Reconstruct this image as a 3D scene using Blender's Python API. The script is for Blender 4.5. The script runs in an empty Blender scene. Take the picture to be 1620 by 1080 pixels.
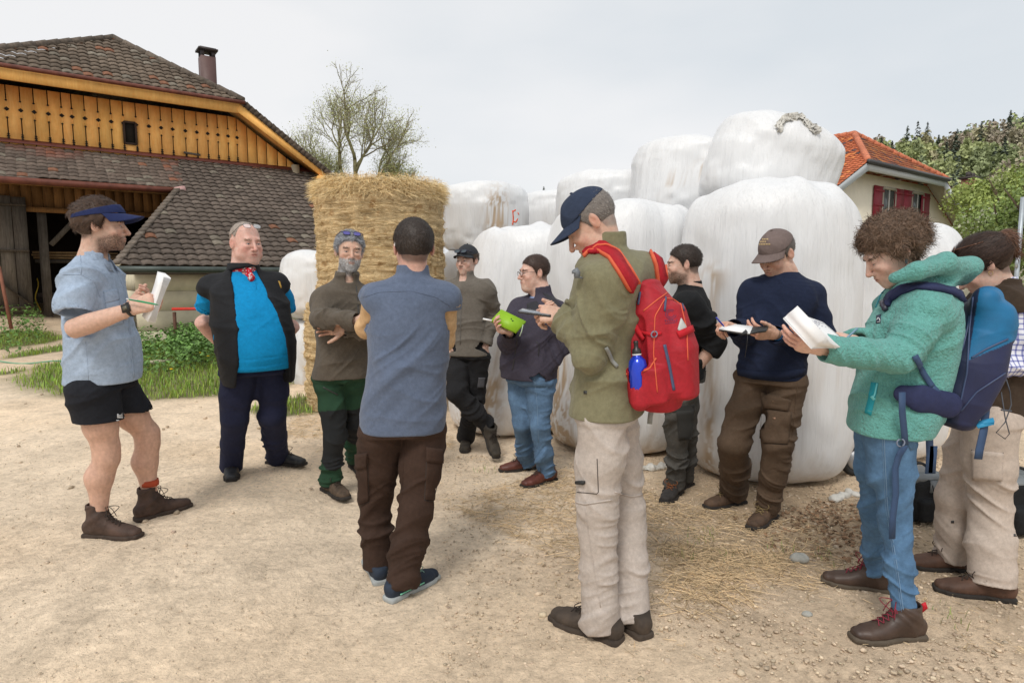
import bpy, math, random, numpy as np
from mathutils import Vector, Matrix
from mathutils.bvhtree import BVHTree

# ---------------------------------------------------------------- camera, world, sun, exposure
SC = bpy.context.scene
W0, H0, FPX = 1620.0, 1080.0, 1000.0
CAMH = 1.5
PITCH = math.atan(103.0 / FPX)
cd = bpy.data.cameras.new('camera'); cam = bpy.data.objects.new('camera', cd)
SC.collection.objects.link(cam); SC.camera = cam
cd.sensor_width = 36.0; cd.lens = 36.0 * FPX / W0; cd.clip_end = 3000; cd.clip_start = 0.05
cam.location = (0, 0, CAMH); cam.rotation_euler = (math.pi / 2 - PITCH, 0, 0)

SUN_EL, SUN_AZ = math.radians(52), math.radians(200)     # azimuth: where the light comes from, clockwise from +Y
wd = bpy.data.worlds.new('World'); SC.world = wd; wd.use_nodes = True
nt = wd.node_tree; nt.nodes.clear()
out = nt.nodes.new('ShaderNodeOutputWorld'); bg = nt.nodes.new('ShaderNodeBackground')
sky = nt.nodes.new('ShaderNodeTexSky'); sky.sky_type = 'NISHITA'; sky.sun_disc = False
sky.sun_elevation = SUN_EL; sky.sun_rotation = SUN_AZ; sky.air_density = 1.0; sky.dust_density = 2.0
tc = nt.nodes.new('ShaderNodeTexCoord'); mp = nt.nodes.new('ShaderNodeMapping'); mp.inputs['Scale'].default_value = (1, 1, 2.6)
mp.inputs['Location'].default_value = (.3, .1, .0)
n1 = nt.nodes.new('ShaderNodeTexNoise'); n1.inputs['Scale'].default_value = 1.7; n1.inputs['Detail'].default_value = 6; n1.inputs['Roughness'].default_value = .42
cr = nt.nodes.new('ShaderNodeValToRGB')
cr.color_ramp.elements[0].position = .36; cr.color_ramp.elements[0].color = (5.3, 5.6, 5.85, 1)
cr.color_ramp.elements[1].position = .60; cr.color_ramp.elements[1].color = (6.6, 6.58, 6.6, 1)
mx = nt.nodes.new('ShaderNodeMixRGB'); mx.inputs['Fac'].default_value = .93
L = nt.links.new
L(tc.outputs['Generated'], mp.inputs['Vector']); L(mp.outputs[0], n1.inputs['Vector']); L(n1.outputs['Fac'], cr.inputs['Fac'])
L(sky.outputs[0], mx.inputs['Color1']); L(cr.outputs[0], mx.inputs['Color2']); L(mx.outputs[0], bg.inputs['Color']); L(bg.outputs[0], out.inputs['Surface'])
bg.inputs['Strength'].default_value = 0.105
sl = bpy.data.lights.new('sun', 'SUN'); sun = bpy.data.objects.new('sun', sl); SC.collection.objects.link(sun)
sl.energy = 1.5; sl.angle = math.radians(16); sl.color = (1, .96, .9)
sdir = Vector((math.sin(SUN_AZ) * math.cos(SUN_EL), math.cos(SUN_AZ) * math.cos(SUN_EL), math.sin(SUN_EL)))
sun.rotation_euler = sdir.to_track_quat('Z', 'Y').to_euler()
SC.view_settings.view_transform = 'Standard'; SC.view_settings.look = 'None'; SC.view_settings.gamma = 1
SC.view_settings.exposure = 0.42
SC.cycles.max_bounces = 6; SC.cycles.transparent_max_bounces = 8
rng = np.random.default_rng(7); random.seed(7)

# ---------------------------------------------------------------- small maths
CO = np.array([0, 0, CAMH]); cP, sP = math.cos(PITCH), math.sin(PITCH)
def vec(*a): return np.array(a, float)
def unit(v): v = np.asarray(v, float); return v / (np.linalg.norm(v) + 1e-12)
def ray(px, py):
    u = (px - W0 / 2) / FPX; v = (H0 / 2 - py) / FPX
    return np.array([u, cP + v * sP, -sP + v * cP])
def at(px, py, Y): d = ray(px, py); return CO + d * (Y / d[1])
def sstep(a, b, x): t = np.clip((x - a) / (b - a), 0, 1); return t * t * (3 - 2 * t)
EB = np.array([.80, .60, 0]); NB = np.array([-.60, .80, 0])          # barn axes: along the gable, into the barn
def gz(x, y):
    x = np.asarray(x, float); y = np.asarray(y, float)
    z = .10 * sstep(-.7, -1.9, x) * sstep(1.0, 2.5, y)
    c = x * NB[0] + y * NB[1]
    z = z + .55 * sstep(14.5, 21, c) * sstep(4, -2, x * EB[0] + y * EB[1])
    return z
def gnd(px, py):
    d = ray(px, py); z = 0.0
    for _ in range(12):
        t = (z - CAMH) / d[2]; p = CO + d * t; z = float(gz(p[0], p[1]))
    return p
def fwd(a): a = math.radians(a); return vec(math.cos(a), math.sin(a), 0)
def left(a): a = math.radians(a); return vec(-math.sin(a), math.cos(a), 0)
def rodr(v, k, deg):
    a = math.radians(deg); k = unit(k); v = np.asarray(v, float)
    return v * math.cos(a) + np.cross(k, v) * math.sin(a) + k * np.dot(k, v) * (1 - math.cos(a))
def lerp(a, b, t): return np.asarray(a) * (1 - t) + np.asarray(b) * t

_pm = np.random.default_rng(3).permutation(256).astype(np.int32); _vl = np.random.default_rng(4).random(256).astype(np.float32)
def noise3(P, seed=0):
    P = np.asarray(P, np.float32); I = np.floor(P).astype(np.int32); f = P - I; f = f * f * (3 - 2 * f)
    def h(dx, dy, dz):
        return _vl[_pm[(_pm[(_pm[(I[..., 0] + dx + seed * 17) & 255] + I[..., 1] + dy) & 255] + I[..., 2] + dz) & 255]]
    x, y, z = f[..., 0], f[..., 1], f[..., 2]
    a = h(0, 0, 0) * (1 - x) + h(1, 0, 0) * x; b = h(0, 1, 0) * (1 - x) + h(1, 1, 0) * x
    c = h(0, 0, 1) * (1 - x) + h(1, 0, 1) * x; d = h(0, 1, 1) * (1 - x) + h(1, 1, 1) * x
    return (a * (1 - y) + b * y) * (1 - z) + (c * (1 - y) + d * y) * z
def fbm(P, o=3, seed=0):
    s = 0; a = .5; t = 0
    for i in range(o): s = s + a * noise3(P * 2 ** i, seed + i); t += a; a *= .5
    return s / t

# ---------------------------------------------------------------- signed distance fields -> meshes
def smin(a, b, k):
    if k <= 0: return np.minimum(a, b)
    h = np.maximum(k - np.abs(a - b), 0) / k
    return np.minimum(a, b) - h * h * k * .25
class F:
    def __init__(s): s.ops = []
    def _a(s, fn, lo, hi, k, op): s.ops.append((fn, np.asarray(lo, float), np.asarray(hi, float), k, op)); return s
    def cone(s, p0, p1, r0, r1, k=.02, op='u'):
        p0 = np.asarray(p0, float); p1 = np.asarray(p1, float); e = p1 - p0; L2 = e @ e + 1e-12
        def fn(X, Y, Z):
            t = np.clip(((X - p0[0]) * e[0] + (Y - p0[1]) * e[1] + (Z - p0[2]) * e[2]) / L2, 0, 1)
            return np.sqrt((X - p0[0] - t * e[0]) ** 2 + (Y - p0[1] - t * e[1]) ** 2 + (Z - p0[2] - t * e[2]) ** 2) - (r0 + (r1 - r0) * t)
        r = max(r0, r1)
        return s._a(fn, np.minimum(p0, p1) - r, np.maximum(p0, p1) + r, k, op)
    def chain(s, pts, rs, k=.02, op='u'):
        for i in range(len(pts) - 1): s.cone(pts[i], pts[i + 1], rs[i], rs[i + 1], k, op)
        return s
    def ell(s, c, r, R=None, k=.02, op='u'):
        c = np.asarray(c, float); r = np.asarray(r, float) * np.ones(3); R = np.eye(3) if R is None else np.asarray(R, float)
        def fn(X, Y, Z):
            dx, dy, dz = X - c[0], Y - c[1], Z - c[2]; a = 0; b = 0
            for i in range(3):
                q = dx * R[0, i] + dy * R[1, i] + dz * R[2, i]; a = a + (q / r[i]) ** 2; b = b + (q / r[i] ** 2) ** 2
            a = np.sqrt(a); return a * (a - 1) / (np.sqrt(b) + 1e-9)
        m = r.max(); return s._a(fn, c - m, c + m, k, op)
    def box(s, c, hs, R=None, rnd=.01, k=.0, op='u'):
        c = np.asarray(c, float); hs = np.asarray(hs, float) - rnd; R = np.eye(3) if R is None else np.asarray(R, float)
        def fn(X, Y, Z):
            dx, dy, dz = X - c[0], Y - c[1], Z - c[2]; o = 0; m = -9.
            for i in range(3):
                q = np.abs(dx * R[0, i] + dy * R[1, i] + dz * R[2, i]) - hs[i]; o = o + np.maximum(q, 0) ** 2; m = np.maximum(m, q)
            return np.sqrt(o) + np.minimum(m, 0) - rnd
        m = np.linalg.norm(hs) + rnd; return s._a(fn, c - m, c + m, k, op)
    def loft(s, st, n=2.2, k=.02, op='u', cap=.02):
        st = [(np.asarray(c, float), unit(ax), unit(ay), a, b) for c, ax, ay, a, b in st]
        def fn(X, Y, Z):
            D = None
            for (c0, x0, y0, a0, b0), (c1, x1, y1, a1, b1) in zip(st[:-1], st[1:]):
                e = c1 - c0; Ln = np.linalg.norm(e); eh = e / Ln
                w = (X - c0[0]) * eh[0] + (Y - c0[1]) * eh[1] + (Z - c0[2]) * eh[2]
                t = np.clip(w / Ln, 0, 1); w = np.abs(w - t * Ln)
                dx = X - c0[0] - t * e[0]; dy = Y - c0[1] - t * e[1]; dz = Z - c0[2] - t * e[2]
                ax = x0 - eh * (x0 @ eh); bx = x1 - eh * (x1 @ eh); ay = y0 - eh * (y0 @ eh); by = y1 - eh * (y1 @ eh)
                ax = unit(ax); bx = unit(bx); ay = unit(ay); by = unit(by)
                u = dx * (ax[0] + t * (bx[0] - ax[0])) + dy * (ax[1] + t * (bx[1] - ax[1])) + dz * (ax[2] + t * (bx[2] - ax[2]))
                v = dx * (ay[0] + t * (by[0] - ay[0])) + dy * (ay[1] + t * (by[1] - ay[1])) + dz * (ay[2] + t * (by[2] - ay[2]))
                a = a0 + (a1 - a0) * t; b = b0 + (b1 - b0) * t
                q = (np.abs(u / a) ** n + np.abs(v / b) ** n + (w / cap) ** n) ** (1 / n)
                d = (q - 1) * np.minimum(np.minimum(a, b), .06)
                D = d if D is None else np.minimum(D, d)
            return D
        lo = np.min([c - max(a, b) for c, _, _, a, b in st], 0); hi = np.max([c + max(a, b) for c, _, _, a, b in st], 0)
        return s._a(fn, lo, hi, k, op)
    def fn(s, f, lo, hi, k=0, op='u'): return s._a(f, lo, hi, k, op)
    def cut(s, p, n, k=.004):       # removes everything on the side n points to
        p = np.asarray(p, float); n = unit(n)
        return s._a(lambda X, Y, Z: -((X - p[0]) * n[0] + (Y - p[1]) * n[1] + (Z - p[2]) * n[2]), [-1e9] * 3, [1e9] * 3, k, 's')
    def mesh(s, h=.007, smooth=1):
        lo = np.min([o[1] for o in s.ops if o[4] == 'u'], 0) - 3 * h; hi = np.max([o[2] for o in s.ops if o[4] == 'u'], 0) + 3 * h
        n = np.ceil((hi - lo) / h).astype(int) + 1
        D = np.full(n, .5, np.float32)
        ax = [(lo[i] + h * np.arange(n[i])).astype(np.float32) for i in range(3)]
        for fn, l, u, k, op in s.ops:
            m = k + 3 * h
            a = np.clip(np.floor((l - m - lo) / h), 0, n).astype(int); b = np.clip(np.ceil((u + m - lo) / h) + 1, 0, n).astype(int)
            if np.any(b <= a): continue
            sl_ = tuple(slice(a[i], b[i]) for i in range(3))
            X = ax[0][sl_[0]][:, None, None]; Y = ax[1][sl_[1]][None, :, None]; Z = ax[2][sl_[2]][None, None, :]
            d = fn(X, Y, Z).astype(np.float32)
            if op == 'u': D[sl_] = smin(D[sl_], d, k)
            elif op == 's': D[sl_] = -smin(-D[sl_], d, k)
            else: D[sl_] = -smin(-D[sl_], -d, k)
        V, Q = surfnet(D, lo, h)
        for _ in range(smooth): V = lapl(V, Q)
        return V, Q
def surfnet(D, lo, h):
    I = D < 0; n = D.shape
    cnt = sum(I[i:n[0] - 1 + i, j:n[1] - 1 + j, k:n[2] - 1 + k].astype(np.int8) for i in (0, 1) for j in (0, 1) for k in (0, 1))
    act = (cnt > 0) & (cnt < 8); idx = np.full(act.shape, -1, np.int64); cells = np.argwhere(act); idx[act] = np.arange(len(cells))
    S = np.zeros((len(cells), 3)); N = np.zeros(len(cells))
    cs = [(i, j, k) for i in (0, 1) for j in (0, 1) for k in (0, 1)]
    for a in cs:
        for ax in range(3):
            if a[ax]: continue
            b = list(a); b[ax] = 1
            da = D[cells[:, 0] + a[0], cells[:, 1] + a[1], cells[:, 2] + a[2]]; db = D[cells[:, 0] + b[0], cells[:, 1] + b[1], cells[:, 2] + b[2]]
            c = (da < 0) != (db < 0); t = np.where(c, da / np.where(c, da - db, 1), 0)
            p = np.tile(np.array(a, float), (len(cells), 1)); p[:, ax] += t; S += p * c[:, None]; N += c
    V = lo + h * (cells + S / N[:, None]); Q = []
    for ax in range(3):
        o = [0, 0, 0]; o[ax] = 1; u, v = (ax + 1) % 3, (ax + 2) % 3
        A = I[:n[0] - o[0], :n[1] - o[1], :n[2] - o[2]]; B = I[o[0]:, o[1]:, o[2]:]
        e = np.argwhere(A != B); e = e[(e[:, u] > 0) & (e[:, v] > 0) & (e[:, u] < n[u] - 1) & (e[:, v] < n[v] - 1)]
        ins = A[e[:, 0], e[:, 1], e[:, 2]]
        def ci(du, dv): c = e.copy(); c[:, u] -= du; c[:, v] -= dv; return idx[c[:, 0], c[:, 1], c[:, 2]]
        q = np.stack([ci(1, 1), ci(0, 1), ci(0, 0), ci(1, 0)], 1); q[~ins] = q[~ins][:, ::-1]; Q.append(q)
    Q = np.concatenate(Q); return V, Q[(Q >= 0).all(1)]
def lapl(V, Q, f=.5):
    S = np.zeros_like(V); N = np.zeros(len(V)); k = Q.shape[1]
    for i in range(k):
        a, b = Q[:, i], Q[:, (i + 1) % k]
        for c in range(3): S[:, c] += np.bincount(a, V[b, c], len(V)) + np.bincount(b, V[a, c], len(V))
        N += np.bincount(a, minlength=len(V)) + np.bincount(b, minlength=len(V))
    return V * (1 - f) + f * S / np.maximum(N, 1)[:, None]
def vnorm(V, Q):
    fn = np.cross(V[Q[:, 2]] - V[Q[:, 0]], V[Q[:, -1]] - V[Q[:, 1]]); N = np.zeros_like(V)
    for i in range(Q.shape[1]):
        for c in range(3): N[:, c] += np.bincount(Q[:, i], fn[:, c], len(V))
    return N / (np.linalg.norm(N, axis=1)[:, None] + 1e-12)

# cloth folds: slanting ridges of an anisotropic noise round an axis p0-p1
def folds(V, Q, regs, seed=0, keep=None, hz=None):
    N = vnorm(V, Q); D = np.zeros(len(V))
    for i, (p0, p1, rad, amp, fs, fq) in enumerate(regs):
        p0 = np.asarray(p0, float); p1 = np.asarray(p1, float); e = p1 - p0; Ln = np.linalg.norm(e); eh = e / Ln
        t = np.clip((V - p0) @ eh / Ln, 0, 1); c = p0 + t[:, None] * e; d = np.linalg.norm(V - c, axis=1)
        w = sstep(rad * 1.25, rad * .8, d)
        u = unit(np.cross(eh, [.3, .9, .2])); v = np.cross(eh, u); q = V - p0; s = q @ eh; fs = fs * .62; fq = fq * .42
        tl = .9 * math.sin(seed * 2.1 + i * 1.7) + 1.1 * (noise3(q * 2.2 + 7, seed + 51) - .5); wob = .10 * (noise3(q * 4.0, seed + 3) - .5)
        P = np.stack([(s + wob + tl * (q @ u + .6 * (q @ v))) * fs, (q @ u) * fq + 9, (q @ v) * fq + 4], 1)
        n = noise3(P, seed + i); n1 = noise3(P * np.array([1.9, 1.5, 1.5]) + 3.1, seed + i + 9); r = np.clip(1 - np.abs(2 * n - 1) * 1.7, 0, 1) ** 2; r1 = np.clip(1 - np.abs(2 * n1 - 1) * 1.9, 0, 1) ** 2
        m2 = sstep(.30, .62, noise3(np.stack([s * 4, (q @ u) * 5, (q @ v) * 5], 1) + 3.3, seed + 77 + i))
        D += w * amp * ((1.5 * r + .55 * r1) * m2 - .45)
    if keep is not None: D = D * sstep(.05, .14, np.linalg.norm(V - keep, axis=1))
    if hz is not None: D = D * (.25 + .75 * sstep(.0, .13, V[:, 2] - hz))
    return V + N * D[:, None]

# ---------------------------------------------------------------- meshes -> objects
class MB:
    def __init__(s): s.V = []; s.F = []; s.M = []; s.C = []; s.n = 0
    def add(s, V, Fc, mi=0, col=None):
        V = np.asarray(V, float).reshape(-1, 3); s.V.append(V)
        if isinstance(Fc, np.ndarray): s.F.append((Fc + s.n, mi))
        else:
            by = {}
            for f in Fc: by.setdefault(len(f), []).append(f)
            for f in by.values(): s.F.append((np.array(f) + s.n, mi))
        c = np.ones((len(V), 4)) if col is None else np.concatenate([np.broadcast_to(np.asarray(col, float)[..., :3], (len(V), 3)), np.ones((len(V), 1))], 1)
        s.C.append(c); s.n += len(V); return s
    def box(s, c, hs, R=None, mi=0, col=None):
        R = np.eye(3) if R is None else np.asarray(R, float)
        P = np.array([(i, j, k) for i in (-1, 1) for j in (-1, 1) for k in (-1, 1)], float) * np.asarray(hs, float)
        return s.add(np.asarray(c, float) + P @ R.T, [(0, 1, 3, 2), (4, 6, 7, 5), (0, 4, 5, 1), (2, 3, 7, 6), (0, 2, 6, 4), (1, 5, 7, 3)], mi, col)
    def bar(s, a, b, w, t, up=(0, 0, 1), mi=0, col=None):
        a = np.asarray(a, float); b = np.asarray(b, float); e = unit(b - a); x = unit(np.cross(up, e)); z = np.cross(e, x)
        return s.box((a + b) / 2, (w / 2, np.linalg.norm(b - a) / 2, t / 2), np.stack([x, e, z], 1), mi, col)
    def tube(s, pts, r, n=6, mi=0, col=None, closed=False):
        pts = np.asarray(pts, float); m = len(pts); r = np.ones(m) * r; T = np.gradient(pts, axis=0)
        ref = vec(0, 0, 1) if abs(unit(T.mean(0) + 1e-6)[2]) < .9 else vec(1, 0, 0)
        V = []
        for i in range(m):
            t = unit(T[i]); u = np.cross(t, ref); u = unit(u) if np.linalg.norm(u) > 1e-4 else vec(1, 0, 0); v = np.cross(t, u)
            a = np.arange(n) * 2 * math.pi / n; V.append(pts[i] + r[i] * (np.cos(a)[:, None] * u + np.sin(a)[:, None] * v))
        V = np.concatenate(V); k = m if closed else m - 1
        Fq = [(i * n + j, i * n + (j + 1) % n, (i + 1) % m * n + (j + 1) % n, (i + 1) % m * n + j) for i in range(k) for j in range(n)]
        if not closed: Fq += [tuple(range(n))[::-1], tuple((m - 1) * n + j for j in range(n))]
        return s.add(V, Fq, mi, col)
    def lathe(s, prof, c=(0, 0, 0), R=None, n=24, mi=0, col=None):
        R = np.eye(3) if R is None else R; a = np.arange(n) * 2 * math.pi / n
        V = np.concatenate([np.stack([r * np.cos(a), r * np.sin(a), np.full(n, z)], 1) for r, z in prof]); m = len(prof)
        Fq = [(i * n + j, i * n + (j + 1) % n, (i + 1) * n + (j + 1) % n, (i + 1) * n + j) for i in range(m - 1) for j in range(n)]
        Fq += [tuple(range(n))[::-1], tuple((m - 1) * n + j for j in range(n))]
        return s.add(np.asarray(c) + V @ np.asarray(R).T, Fq, mi, col)
    def ribbon(s, pts, nrm, w, th=.002, mi=0, col=None):      # strip of real thickness along pts, lying across nrm
        pts = np.asarray(pts, float); nrm = np.broadcast_to(np.asarray(nrm, float), pts.shape); m = len(pts); w = np.ones(m) * w; T = np.gradient(pts, axis=0); V = []
        for i in range(m):
            nn = unit(nrm[i]); x = unit(np.cross(unit(T[i]), nn)) * w[i] / 2
            V += [pts[i] - x, pts[i] + x, pts[i] + x + nn * th, pts[i] - x + nn * th]
        Fq = [(i * 4 + j, i * 4 + (j + 1) % 4, i * 4 + 4 + (j + 1) % 4, i * 4 + 4 + j) for i in range(m - 1) for j in range(4)] + [(3, 2, 1, 0), (m * 4 - 4, m * 4 - 3, m * 4 - 2, m * 4 - 1)]
        return s.add(V, Fq, mi, col)
    def prism(s, poly, ax, ay, c, az, th, mi=0, col=None):
        poly = np.asarray(poly, float); n = len(poly); A = np.asarray(c) + poly[:, :1] * np.asarray(ax) + poly[:, 1:2] * np.asarray(ay); B = A + np.asarray(az) * th
        return s.add(np.concatenate([A, B]), [tuple(range(n))[::-1], tuple(range(n, 2 * n))] + [(i, (i + 1) % n, n + (i + 1) % n, n + i) for i in range(n)], mi, col)
    def build(s, name, mats, parent=None, smooth=True, org=None, **props):
        if not s.V: print('EMPTY', name); return parent
        V = np.concatenate(s.V); C = np.concatenate(s.C)
        if org is None: org = parent.get('_o', (0, 0, 0)) if parent is not None else (0, 0, 0)
        org = np.array(org, float); V = V - org
        me = bpy.data.meshes.new(name); nf = sum(len(f) for f, _ in s.F); nl = sum(f.size for f, _ in s.F)
        me.vertices.add(len(V)); me.vertices.foreach_set('co', V.astype(np.float32).ravel())
        me.loops.add(nl); me.polygons.add(nf)
        li = np.concatenate([f.ravel() for f, _ in s.F]); tot = np.concatenate([np.full(len(f), f.shape[1]) for f, _ in s.F])
        me.loops.foreach_set('vertex_index', li.astype(np.int32)); st = np.concatenate([[0], np.cumsum(tot)[:-1]])
        me.polygons.foreach_set('loop_start', st.astype(np.int32))
        me.polygons.foreach_set('material_index', np.concatenate([np.full(len(f), m) for f, m in s.F]).astype(np.int32))
        me.update(calc_edges=True); me.validate()
        a = me.color_attributes.new('col', 'FLOAT_COLOR', 'POINT'); a.data.foreach_set('color', C.astype(np.float32).ravel())
        if smooth: me.polygons.foreach_set('use_smooth', np.ones(len(me.polygons), bool))
        for m in (mats if isinstance(mats, (list, tuple)) else [mats]): me.materials.append(m)
        o = bpy.data.objects.new(name, me); SC.collection.objects.link(o)
        if parent is not None: o.parent = parent; o['_o'] = tuple(org)
        else: o.location = org; o['_o'] = tuple(org)
        for k, v in props.items(): o[k] = v
        return o
def each(mb, name, mats, parent):
    """every piece collected in mb becomes a part of its own"""
    off = np.cumsum([0] + [len(v) for v in mb.V])
    for i, V in enumerate(mb.V):
        m = MB(); m.V = [V]; m.C = [mb.C[i]]; m.n = len(V); m.F = [(f - off[i], 0) for f, _ in mb.F if off[i] <= f.min() < off[i + 1]]; m.build(name, mats, parent)
def mk(name, VQ, mats, parent=None, col=None, **kw):
    m = MB(); m.add(VQ[0], VQ[1], 0, col); return m.build(name, mats, parent, **kw)
def empty(name, loc, label, cat, group=None):
    o = bpy.data.objects.new(name, None); SC.collection.objects.link(o); o.location = loc; o['_o'] = tuple(float(x) for x in loc)
    o.empty_display_size = .1; tag(o, label, cat, group); return o
def tag(o, label=None, cat=None, group=None, kind=None):
    for k, v in (('label', label), ('category', cat), ('group', group), ('kind', kind)):
        if v: o[k] = v
    return o
def bvh(V, Q): return BVHTree.FromPolygons([Vector(v) for v in V], [tuple(int(i) for i in q) for q in Q])
def bvh_of(o):
    org = np.array(o['_o']); n = len(o.data.vertices); V = np.empty(n * 3); o.data.vertices.foreach_get('co', V); V = V.reshape(-1, 3) + org
    return BVHTree.FromPolygons([Vector(v) for v in V], [tuple(p.vertices) for p in o.data.polygons])
def hitpx(b, px, py):
    d = Vector(unit(ray(px, py))); h = b.ray_cast(Vector(CO), d)
    return (np.array(h[0]), np.array(h[1])) if h[0] is not None else None
def patch(mb, b, quad, th=.004, nu=8, nv=8, mi=0, col=None, lift=0.0):
    """a thin raised piece that follows the surface below it; quad = four photo points"""
    q = [np.array(p, float) for p in quad]; P = []; Nn = []; last = None
    for j in range(nv + 1):
        for i in range(nu + 1):
            u, v = i / nu, j / nv; c = (q[0] * (1 - u) + q[1] * u) * (1 - v) + (q[3] * (1 - u) + q[2] * u) * v
            h = hitpx(b, c[0], c[1])
            if h is None: h = last
            elif last is not None and abs(h[0][1] - last[0][1]) > .12: h = last
            if h is None: return
            last = h; n = h[1] if h[1] @ ray(c[0], c[1]) < 0 else -h[1]; P.append(h[0]); Nn.append(n)
    P = np.array(P); Nn = np.array(Nn); w = nu + 1; top = P + Nn * (th + lift); bot = P - Nn * (.002 - lift)
    V = np.concatenate([top, bot]); n0 = len(P)
    Fq = [(j * w + i, (j + 1) * w + i, (j + 1) * w + i + 1, j * w + i + 1) for j in range(nv) for i in range(nu)]
    rim = [i for i in range(w)] + [j * w + nu for j in range(1, nv + 1)] + [nv * w + i for i in range(nu - 1, -1, -1)] + [j * w for j in range(nv - 1, 0, -1)]
    Fq += [(rim[i], rim[(i + 1) % len(rim)], rim[(i + 1) % len(rim)] + n0, rim[i] + n0) for i in range(len(rim))]
    mb.add(V, Fq, mi, col)
def line(mb, b, pts, w=.004, th=.002, mi=0, col=None, n=14, lift=0.0):
    """a thin raised strip (seam, cord, zip, strap) along photo points, laid on the surface below"""
    pts = np.array(pts, float); P = []; Nn = []; t = np.linspace(0, len(pts) - 1, n)
    for s_ in t:
        i = min(int(s_), len(pts) - 2); c = lerp(pts[i], pts[i + 1], s_ - i); h = hitpx(b, c[0], c[1])
        if h is None or (P and np.linalg.norm(h[0] - P[-1]) > .25): continue
        nn = h[1] if h[1] @ ray(c[0], c[1]) < 0 else -h[1]; P.append(h[0] + nn * (lift - .001)); Nn.append(nn)
    if len(P) > 1: mb.ribbon(P, np.array(Nn), w, th + .001, mi, col)

# ---------------------------------------------------------------- materials
MATS = {}
def nodes(name):
    m = bpy.data.materials.new(name); m.use_nodes = True; t = m.node_tree; b = t.nodes['Principled BSDF']; return m, t, b
def N(t, ty, **kw):
    n = t.nodes.new(ty)
    for k, v in kw.items():
        if k in n.inputs.keys(): n.inputs[k].default_value = v
        else: setattr(n, k, v)
    return n
def coords(t, scale=(1, 1, 1), kind='Object', rot=(0, 0, 0)):
    c = t.nodes.new('ShaderNodeTexCoord'); m = t.nodes.new('ShaderNodeMapping'); m.inputs['Scale'].default_value = scale; m.inputs['Rotation'].default_value = rot
    t.links.new(c.outputs[kind], m.inputs['Vector']); return m.outputs[0]
def tex(t, vecs, scale, detail=3, rough=.5, dist=0):
    n = t.nodes.new('ShaderNodeTexNoise'); n.inputs['Scale'].default_value = scale; n.inputs['Detail'].default_value = detail
    n.inputs['Roughness'].default_value = rough; n.inputs['Distortion'].default_value = dist; t.links.new(vecs, n.inputs['Vector']); return n.outputs['Fac']
def ramp(t, fac, stops):
    r = t.nodes.new('ShaderNodeValToRGB'); e = r.color_ramp.elements
    while len(e) < len(stops): e.new(.5)
    for i, (p, c) in enumerate(stops):
        e[i].position = p; e[i].color = (*(c if hasattr(c, '__len__') else (c, c, c)), 1)[:4]
    t.links.new(fac, r.inputs['Fac']); return r.outputs['Color']
def mixc(t, fac, a, b, mode='MIX'):
    m = t.nodes.new('ShaderNodeMixRGB'); m.blend_type = mode
    for s_, v in (('Fac', fac), ('Color1', a), ('Color2', b)):
        if hasattr(v, 'is_linked') or hasattr(v, 'links'): t.links.new(v, m.inputs[s_])
        elif s_ == 'Fac': m.inputs[s_].default_value = v
        else: m.inputs[s_].default_value = (*v, 1) if hasattr(v, '__len__') else (v, v, v, 1)
    return m.outputs[0]
def bump(t, b, h, dist=.01, strength=1, prev=None):
    n = t.nodes.new('ShaderNodeBump'); n.inputs['Distance'].default_value = dist; n.inputs['Strength'].default_value = strength
    t.links.new(h, n.inputs['Height'])
    if prev is not None: t.links.new(prev, n.inputs['Normal'])
    t.links.new(n.outputs[0], b.inputs['Normal']); return n.outputs[0]
def cloth(name, c, rough=.9, var=.18, wr=.004, wrs=8, weave=900, wb=.0006, dirt=None, fuzz=None, spec=.25, aniso=(1, 1, 1), sheen=.0):
    if name in MATS: return MATS[name]
    m, t, b = nodes(name); v = coords(t, aniso)
    n = tex(t, v, 9, 4, .6); col = mixc(t, 1, c, ramp(t, n, [(.3, 1 - var), (.7, 1 + var)]), 'MULTIPLY')
    col = mixc(t, 1, col, ramp(t, tex(t, coords(t), 55, 4, .7), [(.3, .86), (.7, 1.12)]), 'MULTIPLY'); n3 = tex(t, coords(t), weave, 1, .5); col = mixc(t, .5, col, ramp(t, n3, [(.3, .75), (.7, 1.2)]), 'MULTIPLY')
    if dirt: col = mixc(t, ramp(t, tex(t, coords(t), 5, 5, .7), [(.5, 0), (.75, .6)]), col, dirt)
    t.links.new(col, b.inputs['Base Color']); b.inputs['Roughness'].default_value = rough; b.inputs['Specular IOR Level'].default_value = spec
    if sheen: b.inputs['Sheen Weight'].default_value = sheen
    w = tex(t, v, wrs, 3, .55, .6); w = ramp(t, w, [(.38, 0), (.5, 1), (.62, 0)])
    p = bump(t, b, w, -wr * .28, 1)
    if fuzz: p = bump(t, b, tex(t, coords(t), fuzz[0], 2, .6), fuzz[1], 1, p)
    bump(t, b, n3, wb, 1, p)
    MATS[name] = m; return m
def plain(name, c, rough=.6, var=.1, sc=20, metal=0, bmp=0, bs=60, spec=.5, coat=0):
    if name in MATS: return MATS[name]
    m, t, b = nodes(name); v = coords(t)
    col = mixc(t, 1, c, ramp(t, tex(t, v, sc, 4, .6), [(.3, 1 - var), (.7, 1 + var)]), 'MULTIPLY'); t.links.new(col, b.inputs['Base Color'])
    b.inputs['Roughness'].default_value = rough; b.inputs['Metallic'].default_value = metal; b.inputs['Specular IOR Level'].default_value = spec; b.inputs['Coat Weight'].default_value = coat
    if bmp: bump(t, b, tex(t, v, bs, 4, .6), bmp)
    MATS[name] = m; return m
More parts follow.
